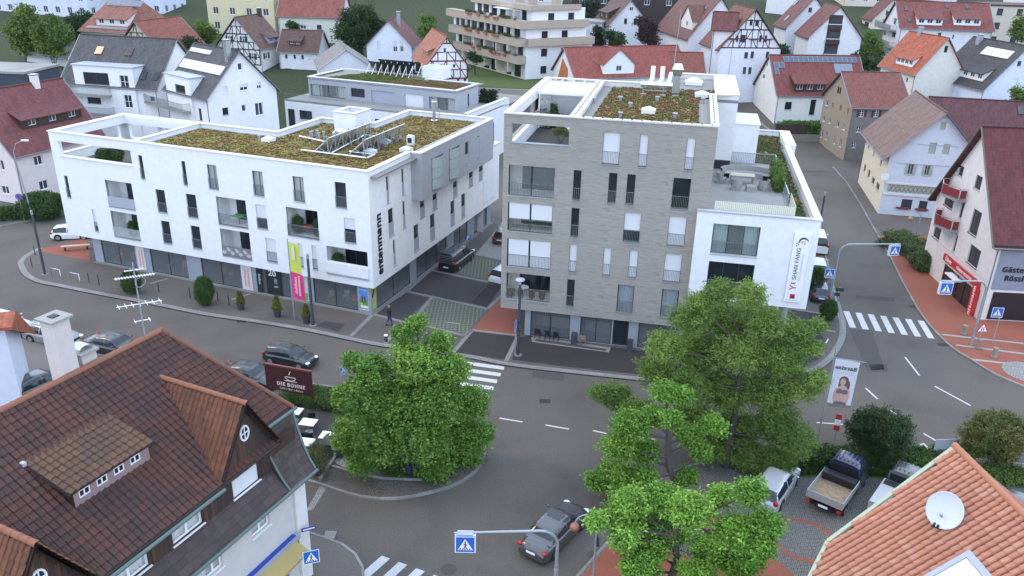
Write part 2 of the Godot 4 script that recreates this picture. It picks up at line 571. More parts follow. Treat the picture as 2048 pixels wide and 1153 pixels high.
# recessed balcony: floor, ceiling, side walls, glazed back wall
func loggia(parent: Node,F: Transform3D,u0: float,h0: float,u1: float,h1: float,o:={})->MeshInstance3D:
	var d: float=o.get("deep",1.5)
	var g:=Geo.new()
	g.quad(Vector3(u0,h0,0),Vector3(u1,h0,0),Vector3(u1,h0,-d),Vector3(u0,h0,-d))
	g.quad(Vector3(u0,h1,-d),Vector3(u1,h1,-d),Vector3(u1,h1,0),Vector3(u0,h1,0))
	g.quad(Vector3(u0,h0,0),Vector3(u0,h0,-d),Vector3(u0,h1,-d),Vector3(u0,h1,0))
	g.quad(Vector3(u1,h0,-d),Vector3(u1,h0,0),Vector3(u1,h1,0),Vector3(u1,h1,-d))
	var root:=gp(parent,"loggia",g,o.get("mat",M.white),F)
	var B:=Transform3D(Basis(),Vector3(0,0,-d))
	wall(root,"back_wall",B,rect(u0,h0,u1,h1),[[u0+0.7,h0+0.05,u1-0.1,h1-0.1]],o.get("mat",M.white),0.1)
	window(root,B,u0+0.7,h0+0.05,u1-0.1,h1-0.1,{cols=3,deep=0.1,sill=false,glass=M.glass,called="balcony_door"})
	bx(root,"floor_edge",M.zinc,I3,u0-0.04,h0-0.06,-0.3,u1+0.04,h0-0.003,0.06)
	match o.get("front","rail"):
		"rail": railing(root,I3,u0,u1,h0+0.03,h0+1.0,0.02)
		"panel": bx(root,"balcony_panel",o.get("panel",M.screen),I3,u0,h0+0.05,0.01,u1,h0+1.0,0.04)
		"glass":
			bx(root,"glass_panel",M.frosted,I3,u0,h0+0.05,0.01,u1,h0+1.0,0.03)
	return root

func wall_text(parent: Node,called: String,txt: String,F: Transform3D,at: Vector3,height: float,mat: Material,turn:=0.0,stretch:=1.0,serif:=false,thick:=0.02,bold:=false,mirror:=false)->MeshInstance3D:
	var tm:=TextMesh.new()
	var f:=SystemFont.new()
	f.font_names=PackedStringArray(["Droid Serif" if serif else "Droid Sans"])
	if bold: f.font_weight=700
	tm.font=f
	tm.text=txt
	tm.font_size=64
	tm.pixel_size=height/46.0
	tm.depth=thick
	var b:=Basis(Vector3(0,0,1),turn)*Basis.from_scale(Vector3((-1.0 if mirror else 1.0)*stretch,1,1))
	return mi(parent,called,tm,mat,F*Transform3D(b,at))

# ---------------------------------------------------------------- the white corner building with the shops
func white_building()->void:
	var B:=thing("apartment_building","long white corner apartment building with shops below and a planted flat roof","building",Vector3(-11.244,0,-60.645),-20.117)
	var W: Material=M.white
	M.frosted=flat(0.5,0.53,0.55,0.2)
	M.frosted.albedo_color.a=0.35
	M.frosted.transparency=BaseMaterial3D.TRANSPARENCY_ALPHA
	var top:=12.36
	var low:=2.7
	# front
	var F:=fr(Vector3(0,0,0),Vector3(1,0,0))
	var wins:=[[-31.66,6.34,-31.23,8.43],[-22.55,9.19,-22.11,11.3],[-17.97,9.19,-17.55,11.3],[-15.34,9.2,-14.35,11.3],[-10.83,9.2,-9.8,11.3],[-6.95,9.2,-5.91,11.3],[-3.06,9.2,-2.05,11.3],
		[-21.22,6.34,-20.22,8.45],[-17.96,6.34,-16.91,8.45],[-10.83,6.34,-9.79,8.45],[-2.42,6.34,-1.38,8.45],[-29.04,3.45,-28.64,5.6],[-21.15,3.47,-20.2,5.6],[-17.93,3.47,-16.95,5.6],[-10.17,3.45,-9.15,5.6],[-6.98,3.47,-6.55,5.6],[-5.66,3.47,-5.2,5.6]]
	var logs:=[[-26.82,6.15,-23.8,8.62,"panel"],[-26.82,3.28,-23.78,5.75,"glass"],[-14.78,6.15,-11.78,8.62,"rail"],[-14.78,3.28,-11.76,5.78,"print"],[-7.83,6.18,-4.83,8.62,"rail"],[-4.2,4.45,-0.42,5.79,"wall"]]
	var holes:=wins.duplicate()
	for l: Array in logs: holes.append([l[0],l[1],l[2],l[3],0.25])
	holes.append([-31.55,10.28,-23.32,11.6,0.35])
	wall(B,"front_wall",F,rect(-32.5,low,0,top),holes,W,0.16)
	var blinds:={13: 0.0,9: 0.55,10: 0.45,14: 0.95,15: 0.95,16: 0.95,11: 0.75}
	for i in wins.size():
		var w: Array=wins[i]
		var o:={rail=0.95,cols=1}
		if w[2]-w[0]>0.8 and i in [3,5,4]: o.curtain=M.curtain
		if blinds.has(i): o.blind=blinds[i]
		window(B,F,w[0],w[1],w[2],w[3],o)
	var pm:=flat(0.17,0.17,0.19,0.7)
	for i in logs.size():
		var l: Array=logs[i]
		var q:=loggia(B,F,l[0],l[1] if l[4] != "wall" else 3.35,l[2],l[3],{front=("panel" if l[4]=="print" else l[4]),panel=pm if l[4]=="print" else M.screen,deep=1.6})
		if l[4]=="print":
			# leaf outlines printed on the cloth
			for k in 7:
				var u: float=l[0]+0.25+k*0.42
				var g:=Geo.new()
				for e in 5:
					var a:=-0.9+e*0.45+(0.4 if k % 2 else 0.0)
					g.bar(Vector3(u,3.5+0.3*(k % 2),0.046),Vector3(u+0.3*sin(a),3.5+0.3*(k % 2)+0.34*cos(a),0.046),0.07,0.006,Vector3(0,0,1))
				gp(q,"leaf_print",g,flat(0.5,0.5,0.51))
	bx(B,"balcony_ledge",W,F,-4.4,3.5,0.003,-0.38,4.42,0.1)
	bx(B,"drip_grille",M.zinc,F,-4.32,3.3,0.003,-0.34,3.42,0.06)
	# side towards the alley
	var S:=fr(Vector3(0,0,0),Vector3(0,0,-1))
	var sw:=[[2.74,9.1,3.17,11.36],[5.35,9.08,5.78,11.36],[2.85,6.15,3.75,8.55],[5.37,6.15,5.85,8.55],[3.5,3.4,3.9,5.7],[7.28,3.35,8.25,5.8],[10.55,3.3,11.55,5.8],[14.98,3.35,15.95,5.82],[17.55,3.35,18.5,5.82],[23.25,3.35,24.25,5.85],[25.15,3.35,26.2,5.85],
		[8.6,6.05,9.55,8.05],[11.14,6.05,12.1,8.05],[15.61,6.05,16.6,8.03],[19.4,6.08,20.42,7.98],[22.0,6.08,23.0,8.0]]
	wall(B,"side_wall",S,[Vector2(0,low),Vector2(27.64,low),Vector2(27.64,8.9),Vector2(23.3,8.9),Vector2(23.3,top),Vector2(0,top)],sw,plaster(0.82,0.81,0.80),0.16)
	for w: Array in sw:
		window(B,S,w[0],w[1],w[2],w[3],{screen=M.screen,screen_h=(w[3]-w[1])*0.5})
	# rear and left walls, all closed
	var out:=[Vector2(-32.5,0),Vector2(0,0),Vector2(0,-23.3),Vector2(-8.6,-23.3),Vector2(-8.6,-16.0),Vector2(-14.5,-16.0),Vector2(-14.5,-8.8),Vector2(-32.5,-8.8)]
	var names:=["","","rear_wall","rear_wall","rear_wall","rear_wall","rear_wall","left_wall"]
	for i in range(2,8):
		var a: Vector2=out[i]; var b: Vector2=out[(i+1) % 8]
		var R:=fr(Vector3(a.x,0,a.y),Vector3(b.x-a.x,0,b.y-a.y).normalized())
		var L:=a.distance_to(b)
		var hh:=[]
		if i==7: hh=[[1.0,9.35+0.9,L-0.9,11.6,0.35]]
		if i==6: hh=[[9.6,10.2,13.0,11.6,0.35],[13.6,10.2,17.2,11.6,0.35]]
		wall(B,names[i],R,rect(0,low if i==7 else 0.0,L,top),hh,W,0.2)
	# lower rear wing that stands on past the top floor
	var lg:=Geo.new()
	lg.bb(-8.6,low,-27.64,-0.002,8.9,-23.302)
	gp(B,"rear_wing",lg,W)
	bx(B,"wing_coping",M.coping,I3,-8.7,8.903,-27.75,0.06,9.0,-23.31)
	bx(B,"timber_screen",M.wood_dark,I3,-0.3,9.0,-26.5,-0.2,11.3,-23.4)
	# underside of the projecting floors
	var ug:=Geo.new()
	for i in 1:
		ug.prism(out,low-0.02,low-0.01,true)
	gp(B,"soffit",ug,W)
	# grey box projecting on the top floor
	var bg: Material=M.boxgrey
	var X:=fr(Vector3(1.0,0,0),Vector3(0,0,-1))
	wall(B,"projecting_box_wall",X,rect(7.05,8.25,23.3,12.33),[[16.2,9.25,17.0,11.4],[19.2,9.2,19.7,11.4]],bg,0.14)
	window(B,X,16.2,9.25,17.0,11.4,{screen=M.screen})
	window(B,X,19.2,9.2,19.7,11.4,{screen=M.screen,screen_h=2.1})
	var eg:=Geo.new()
	eg.quad(Vector3(0,8.25,-7.05),Vector3(1.0,8.25,-7.05),Vector3(1.0,12.33,-7.05),Vector3(0,12.33,-7.05))
	eg.quad(Vector3(1.0,8.25,-23.3),Vector3(0,8.25,-23.3),Vector3(0,12.33,-23.3),Vector3(1.0,12.33,-23.3))
	eg.quad(Vector3(0,8.25,-23.3),Vector3(1,8.25,-23.3),Vector3(1,8.25,-7.05),Vector3(0,8.25,-7.05))
	gp(B,"projecting_box_end",eg,bg)
	# two curved glass screens in front of its windows
	for u: float in [9.0,12.6]:
		var cg:=Geo.new()
		var n:=8
		for j in 3:
			for i in n:
				var a:=float(i)/n; var b:=float(i+1)/n
				var pa:=Vector3(1.05+0.28*sin(PI*a),0,-(u+2.3*a)); var pb:=Vector3(1.05+0.28*sin(PI*b),0,-(u+2.3*b))
				var y0:=8.75+j*0.93; var y1:=y0+0.9
				cg.quad(pa+Vector3(0,y0,0),pb+Vector3(0,y0,0),pb+Vector3(0,y1,0),pa+Vector3(0,y1,0))
		gp(B,"curved_glass_screen",cg,flat(0.42,0.47,0.47,0.18))
		var kg:=Geo.new()
		for j in 4:
			kg.bb(1.0,8.7+j*0.93,-u-2.3,1.1,8.74+j*0.93,-u)
		gp(B,"screen_bracket",kg,M.steel)
	# roof: gravel deck, planted sheet, parapets and copings
	var deck:=Geo.new()
	deck.prism([Vector2(-23.2,-0.3),Vector2(0.6,-0.3),Vector2(0.6,-23.0),Vector2(-8.4,-23.0),Vector2(-8.4,-15.7),Vector2(-14.3,-15.7),Vector2(-14.3,-8.5),Vector2(-23.2,-8.5)],11.85,11.98)
	gp(B,"roof_deck",deck,M.gravel)
	var sd:=Geo.new()
	var field:=[Vector2(-22.6,-0.75),Vector2(-0.4,-0.75),Vector2(-0.4,-7.4),Vector2(0.4,-7.6),Vector2(0.4,-22.5),Vector2(-7.9,-22.5),Vector2(-7.9,-15.3),Vector2(-13.8,-15.3),Vector2(-13.8,-8.1),Vector2(-22.6,-8.1)]
	sd.prism(field,11.98,12.02)
	gp(B,"planted_roof",sd,M.sedum)
	sedum_tufts(B,field,12.02,9000,5,[Color(0.21,0.18,0.045),Color(0.29,0.17,0.06),Color(0.20,0.10,0.035),Color(0.14,0.14,0.035),Color(0.33,0.27,0.075)])
	var cop:=[[-32.6,0.06,0.06,-0.42],[0.06-0.48,-0.42,0.06,-7.0],[0.58,-7.0,1.06,-23.36],[0.0,-6.98,0.58,-7.4],[-8.7,-23.36,0.58,-22.9],[-8.7,-15.6,-8.22,-22.9],[-14.6,-16.06,-8.7,-15.6],[-14.6,-8.4,-14.12,-15.6],[-32.6,-8.86,-14.6,-8.4],[-32.6,-0.42,-31.9,-8.4],[-23.35,-0.42,-22.87,-8.4]]
	for q: Array in cop:
		bx(B,"parapet_coping",M.coping,I3,q[0],12.362,q[1],q[2],12.46,q[3])
	var par:=Geo.new()
	for q: Array in [[-23.2,-0.02,-0.05,-0.36],[-0.36,-0.36,-0.02,-7.0],[0.64,-7.1,0.98,-23.28],[-8.58,-23.28,0.64,-22.96],[-8.58,-15.7,-8.28,-22.96],[-14.48,-15.98,-8.58,-15.7],[-14.48,-8.5,-14.2,-15.7],[-23.2,-8.78,-14.48,-8.5],[-23.27,-0.37,-22.95,-8.47]]:
		par.bb(q[0],11.7,q[1],q[2],12.36,q[3])
	gp(B,"parapet",par,W)
	# the open roof terrace at the left end: frame beams over it, floor, low walls
	var fg:=Geo.new()
	fg.bb(-32.45,11.6,-8.75,-23.3,12.36,-8.3)
	fg.bb(-32.45,11.6,-8.3,-32.0,12.36,-0.4)
	fg.bb(-32.45,11.6,-0.4,-23.3,12.36,-0.03)
	gp(B,"terrace_frame",fg,W)
	bx(B,"terrace_floor",M.pave,I3,-32.1,9.2,-8.4,-23.3,9.4,-0.35)
	bx(B,"terrace_back",W,I3,-23.3,9.4,-8.4,-23.1,11.9,-0.35)
	bx(B,"terrace_sill",M.coping,I3,-31.6,10.2,0.08,-23.3,10.27,-0.5)
	bx(B,"terrace_wall",W,I3,-31.6,9.4,-0.05,-23.3,10.2,-0.4)
	bx(B,"terrace_wall",W,I3,-32.4,9.4,-7.9,-32.0,10.22,-0.45)
	bx(B,"terrace_sill",M.coping,I3,-32.55,10.225,-7.9,-31.95,10.29,-0.55)
	bx(B,"terrace_wall",W,I3,-31.6,9.4,-8.7,-23.3,10.18,-8.35)
	# ground floor: set back, grey piers, glazing
	var G0:=fr(Vector3(0,0,-0.55),Vector3(1,0,0))
	var shops:=[[-29.3,-25.3,2],[-23.55,-19.4,2],[-17.82,-13.55,2],[-11.95,-8.5,3],[-6.15,-1.9,2]]
	var sh:=[]
	for s: Array in shops: sh.append([s[0],0.12,s[1],2.5,0.15])
	wall(B,"shop_wall",G0,rect(-30.3,0,-0.6,low),sh,M.bluegrey,0.15)
	for s: Array in shops:
		window(B,G0,s[0],0.12,s[1],2.5,{cols=s[2],glass=M.pane_shop,deep=0.12,sill=false,called="shop_window",bar=0.07})
	var S0:=fr(Vector3(-0.6,0,-0.55),Vector3(0,0,-1))
	var ss:=[[0.9,7.0,2],[8.2,14.8,3],[16.4,19.9,2],[21.6,25.2,2]]
	sh=[]
	for s: Array in ss: sh.append([s[0],0.12,s[1],2.5,0.15])
	wall(B,"shop_wall",S0,rect(0,0,26.3,low),sh,M.bluegrey,0.15)
	for s: Array in ss:
		window(B,S0,s[0],0.12,s[1],2.5,{cols=s[2],glass=M.pane_shop,deep=0.12,sill=false,called="shop_window",bar=0.07})
	var L0:=fr(Vector3(-30.3,0,-8.2),Vector3(0,0,1))
	wall(B,"shop_wall",L0,rect(0,0,7.65,low),[],M.bluegrey)
	var rg:=Geo.new()
	rg.quad(Vector3(-30.2,0.1,-0.7),Vector3(-0.7,0.1,-0.7),Vector3(-0.7,0.1,-7.5),Vector3(-30.2,0.1,-7.5))
	rg.quad(Vector3(-30.2,0.1,-7.5),Vector3(-7,0.1,-7.5),Vector3(-7,2.65,-7.5),Vector3(-30.2,2.65,-7.5))
	rg.quad(Vector3(-7,0.1,-7.5),Vector3(-0.7,0.1,-7.5),Vector3(-0.7,0.1,-26),Vector3(-7,0.1,-26))
	rg.quad(Vector3(-7,0.1,-7.5),Vector3(-7,0.1,-26),Vector3(-7,2.65,-26),Vector3(-7,2.65,-7.5))
	rg.quad(Vector3(-7,0.1,-26),Vector3(-0.7,0.1,-26),Vector3(-0.7,2.65,-26),Vector3(-7,2.65,-26))
	rg.quad(Vector3(-30.2,2.66,-7.5),Vector3(-0.7,2.66,-7.5),Vector3(-0.7,2.66,-0.7),Vector3(-30.2,2.66,-0.7))
	gp(B,"shop_interior",rg,flat(0.16,0.13,0.11,0.9))
	bx(B,"base_strip",M.granite,G0,-30.3,0.0,0.003,-0.6,0.11,0.35)
	bx(B,"base_strip",M.granite,S0,0.003,0.0,0.003,26.3,0.11,0.35)
	# printed panels between the shop windows
	var pw:=flat(0.62,0.6,0.58,0.5)
	var rt:=flat(0.55,0.12,0.08,0.5)
	for q: Array in [[-25.1,-24.2],[-13.5,-12.4]]:
		var b:=bx(B,"shop_sign_panel",pw,G0,q[0],0.15,0.01,q[1],2.45,0.05)
		wall_text(b,"lettering","stuhlhaus",I3,Vector3(-0.16,0,0.022),0.24,rt,PI/2,1.0,false,0.01,true)
		wall_text(b,"lettering","entenmann",I3,Vector3(0.18,0,0.022),0.22,rt,PI/2,1.0,false,0.01,true)
	var b2:=bx(B,"shop_sign_panel",pw,G0,-7.5,0.15,0.01,-6.68,2.45,0.05)
	bx(b2,"green_field",flat(0.08,0.45,0.09),I3,-0.02,-1.08,0.025,0.36,-0.4,0.032)
	wall_text(b2,"lettering","naturata",I3,Vector3(0.02,0.4,0.03),0.2,flat(0.2,0.2,0.2),PI/2,1.0,false,0.01)
	var dn:=bx(B,"door_print",flat(0.025,0.03,0.035,0.3),G0,-10.9,0.15,0.0,-9.4,2.45,0.03)
	wall_text(dn,"house_number","20",I3,Vector3(-0.1,0.85,0.018),0.5,M.white_paint,0,1.1,false,0.01,true)
	for k in 4:
		bx(dn,"door_line",M.white_paint,I3,0.05,0.35-k*0.12,0.018,0.05+0.25+0.1*(k % 2),0.38-k*0.12,0.024)
	wall_text(dn,"lettering","café",I3,Vector3(0.2,-0.35,0.018),0.16,M.white_paint,0,1.0,false,0.008)
	var left_print:=bx(B,"door_print",flat(0.025,0.03,0.035,0.3),G0,-11.9,0.15,0.0,-11.4,2.45,0.03)
	wall_text(left_print,"lettering","eingang",I3,Vector3(0,0.1,0.018),0.2,M.white_paint,PI/2,1.0,false,0.008)
	# posters at the corner
	var ps:=bx(B,"poster",M.white_paint,G0,-1.75,0.35,0.01,-0.85,2.4,0.04)
	bx(ps,"poster_sky",flat(0.09,0.26,0.62),I3,-0.43,-0.2,0.017,0.43,1.0,0.022)
	bx(ps,"poster_field",flat(0.13,0.30,0.05),I3,-0.43,-0.95,0.017,0.43,-0.2,0.022)
	bx(ps,"poster_hills",flat(0.2,0.22,0.2),I3,-0.43,-0.22,0.022,0.43,-0.05,0.026)
	bx(ps,"poster_box",M.white_paint,I3,-0.3,-0.85,0.022,0.4,-0.62,0.027)
	bx(ps,"poster_box",flat(0.3,0.6,0.06),I3,-0.38,-0.6,0.022,-0.1,-0.4,0.027)
	wall_text(ps,"lettering","Energie",I3,Vector3(-0.05,0.8,0.024),0.2,M.white_paint,0,0.9,false,0.006)
	for k in 2:
		var pg:=Geo.new()
		pg.ball(Vector3(-0.12+k*0.24,0.2,0.03),Vector3(0.06,0.07,0.008))
		pg.box(Vector3(-0.12+k*0.24,0.0,0.03),Vector3(0.16,0.3,0.01))
		pg.box(Vector3(-0.12+k*0.24,-0.25,0.03),Vector3(0.12,0.25,0.01))
		gp(ps,"poster_figure",pg,flat(0.10,0.07,0.06))
	var p2:=bx(B,"poster",flat(0.28,0.42,0.06),S0,0.02,0.35,0.01,0.8,2.4,0.04)
	var sg:=Geo.new()
	sg.quad(Vector3(-0.3,-0.95,0.024),Vector3(0.1,-0.95,0.024),Vector3(0.34,0.35,0.024),Vector3(0.0,0.2,0.024))
	gp(p2,"poster_stroke",sg,flat(0.55,0.42,0.36))
	var sg2:=Geo.new()
	sg2.quad(Vector3(-0.38,0.2,0.024),Vector3(-0.2,0.1,0.024),Vector3(0.2,0.95,0.024),Vector3(-0.05,0.95,0.024))
	gp(p2,"poster_stroke",sg2,flat(0.05,0.05,0.05))
	# vertical lettering on the corner
	for k in 9:
		wall_text(B,"sign_letter","entenmann"[k],S,Vector3(1.24,3.75+[0.0,0.58,1.02,1.45,2.05,2.8,3.5,4.08,4.68][k],0.04),0.74,M.black,PI/2,1.0,false,0.06,true)
	# roof plant: shaft, skylights, vent bends, flue, solar frames, pipes
	var shaft:=Geo.new()
	for q: Array in [[-11.3,-13.6,-8.9,-13.3],[-11.3,-16.0,-8.9,-15.7],[-11.3,-15.7,-11.0,-13.6],[-9.2,-15.7,-8.9,-13.6]]:
		shaft.bb(q[0],12.0,q[1],q[2],13.7,q[3])
	gp(B,"lift_shaft",shaft,W)
	for q: Array in [[-11.4,-13.65,-8.8,-13.2],[-11.4,-16.1,-8.8,-15.65],[-11.4,-15.65,-10.95,-13.65],[-9.25,-15.65,-8.8,-13.65]]:
		bx(B,"shaft_coping",M.coping,I3,q[0],13.703,q[1],q[2],13.78,q[3])
	for q: Array in [[-13.9,-6.6],[-9.9,-12.2],[-3.6,-6.6],[-4.3,-10.4],[-1.2,-8.6]]:
		roof_dome(B,Vector3(q[0],12.02,q[1]),0.9)
	for q: Array in [[-11.2,-9.2,0.55],[-10.9,-9.0,0.7],[-10.5,-9.2,0.75],[-10.2,-9.0,0.6],[-9.9,-9.3,0.7],[-14.8,-6.5,0.4]]:
		var vg:=Geo.new()
		vg.cyl(Vector3(q[0],12.0,q[1]),Vector3(q[0],12.0+q[2],q[1]),0.09)
		vg.cyl(Vector3(q[0],12.0+q[2],q[1]),Vector3(q[0],12.08+q[2],q[1]),0.14)
		gp(B,"roof_vent",vg,M.pole)
	var bend:=Geo.new()
	bend.tube([Vector3(-8.9,12.0,-9.4),Vector3(-8.9,12.7,-9.4),Vector3(-8.6,12.95,-9.4),Vector3(-8.1,12.8,-9.4)],[0.16,0.16,0.16,0.17],10)
	gp(B,"vent_bend",bend,M.chrome)
	var fl:=Geo.new()
	fl.cyl(Vector3(-4.4,12.0,-20.8),Vector3(-4.4,13.9,-20.8),0.16)
	fl.cyl(Vector3(-4.4,13.9,-20.8),Vector3(-4.4,14.05,-20.8),0.26)
	fl.cyl(Vector3(-4.4,12.0,-20.8),Vector3(-4.4,12.2,-20.8),0.35)
	fl.cyl(Vector3(-3.9,12.0,-20.9),Vector3(-3.9,13.4,-20.9),0.05)
	gp(B,"flue_pipe",fl,M.chrome)
	for z: Array in [[-7.9,-4.6,-11.7],[-4.9,-5.4,-12.4]]:
		roof_solar_rack(B,Vector3(z[0],12.05,z[1]),z[2]-z[1])
	var pp:=Geo.new()
	for q: Array in [[[-8.9,12.25,-4.3],[-2.6,12.25,-4.3]],[[-2.6,12.25,-4.3],[-2.6,12.25,-5.6]],[[-2.6,12.25,-5.6],[-5.0,12.25,-5.6]],[[-7.2,12.25,-11.4],[-4.4,12.25,-11.9]],[[-6.1,12.25,-4.5],[-7.0,12.25,-11.3]],[[-12.0,12.25,-8.6],[-8.9,12.25,-7.8]]]:
		pp.cyl(Vector3(q[0][0],q[0][1],q[0][2]),Vector3(q[1][0],q[1][1],q[1][2]),0.09)
	gp(B,"roof_pipe",pp,M.chrome)
	var ac:=bx(B,"heat_pump",M.white_paint,I3,-2.2,12.02,-11.0,-1.6,12.9,-10.6)
	bx(ac,"fan_grille",M.frame_dark,I3,-0.2,-0.2,0.202,0.2,0.25,0.215)

func roof_dome(parent: Node,at: Vector3,s: float)->void:
	var g:=Geo.new()
	g.box(at+Vector3(0,0.14,0),Vector3(s,0.28,s))
	var o:=gp(parent,"skylight",g,M.white_paint)
	var d:=Geo.new()
	var n:=5
	for i in n:
		for j in n:
			var q:=[]
			for w: Array in [[i,j+1],[i+1,j+1],[i+1,j],[i,j]]:
				var x: float=w[0]/float(n)-0.5; var z: float=w[1]/float(n)-0.5
				q.append(at+Vector3(x*s*1.06,0.285+0.22*cos(x*PI)*cos(z*PI)*s,z*s*1.06))
			d.quad(q[0],q[1],q[2],q[3])
	gp(o,"dome",d,M.blind)

# tilted collector on a lattice frame, running away along -z
func roof_solar_rack(parent: Node,at: Vector3,run: float)->void:
	var L:=absf(run)
	var rack:=Geo.new()
	var n:=7
	for i in n:
		var z:=-L*i/(n-1.0)
		rack.bar(at+Vector3(0,0,z),at+Vector3(1.5,0,z),0.06,0.06)
		rack.bar(at+Vector3(1.5,0,z),at+Vector3(1.35,1.55,z),0.06,0.06)
		rack.bar(at+Vector3(0.5,0.55,z),at+Vector3(1.5,0.05,z),0.05,0.05)
		if i<n-1:
			rack.bar(at+Vector3(1.5,0,z),at+Vector3(1.37,1.4,z-L/(n-1)),0.04,0.04)
	var o:=gp(parent,"solar_rack",rack,M.pole)
	for i in 4:
		var pg:=Geo.new()
		var z0:=-L*i/4.0-0.02; var z1:=-L*(i+1)/4.0+0.02
		var d:=Vector3(1.5,1.3,0).normalized()
		var nn:=Vector3(-d.y,d.x,0)
		pg.box(at+d*1.08+nn*0.05+Vector3(0,0,(z0+z1)/2),Vector3(2.15,0.07,absf(z1-z0)),Basis(d,nn,d.cross(nn)))
		gp(o,"solar_panel",pg,M.solar_white)

func sedum_tufts(parent: Node,field: Array,h: float,count: int,sd: int,cols: Array,size:=0.16)->void:
	rng.seed=sd
	var g:=Geo.new()
	for k in 5:
		var a:=TAU*k/5.0
		var d:=Vector3(cos(a),0,sin(a)); var e:=Vector3(-sin(a),0,cos(a))
		g.tri(d*0.15-e*0.35,d*0.15+e*0.35,d*0.75+Vector3(0,0.5,0))
		g.tri(-e*0.3,e*0.3,d*0.3+Vector3(0,0.65,0))
	var mesh:=g.mesh()
	var pg:=PackedVector2Array(field)
	var lo:=pg[0]; var hi:=pg[0]
	for p in pg:
		lo=lo.min(p); hi=hi.max(p)
	var xs:=[]; var cs:=[]
	var nz:=FastNoiseLite.new()
	nz.seed=sd; nz.frequency=0.35; nz.fractal_octaves=3
	while xs.size()<count:
		var p:=Vector2(rng.randf_range(lo.x,hi.x),rng.randf_range(lo.y,hi.y))
		if not Geometry2D.is_point_in_polygon(p,pg): continue
		var s:=size*rng.randf_range(0.6,1.4)
		xs.append(Transform3D(Basis(Vector3.UP,rng.randf()*TAU).scaled(Vector3(s,s*rng.randf_range(0.4,0.9),s)),Vector3(p.x,h,p.y)))
		var q:=clampf(nz.get_noise_2d(p.x,p.y)*1.4+0.5+rng.randf_range(-0.25,0.25),0,0.999)*cols.size()
		var c: Color=cols[int(q)]
		var v:=rng.randf_range(0.75,1.25)
		cs.append(Color(c.r*v,c.g*v,c.b*v))
	var o:=copies(parent,"sedum_plants",mesh,M.leafy,xs,cs)
	o.set_meta("kind","stuff")

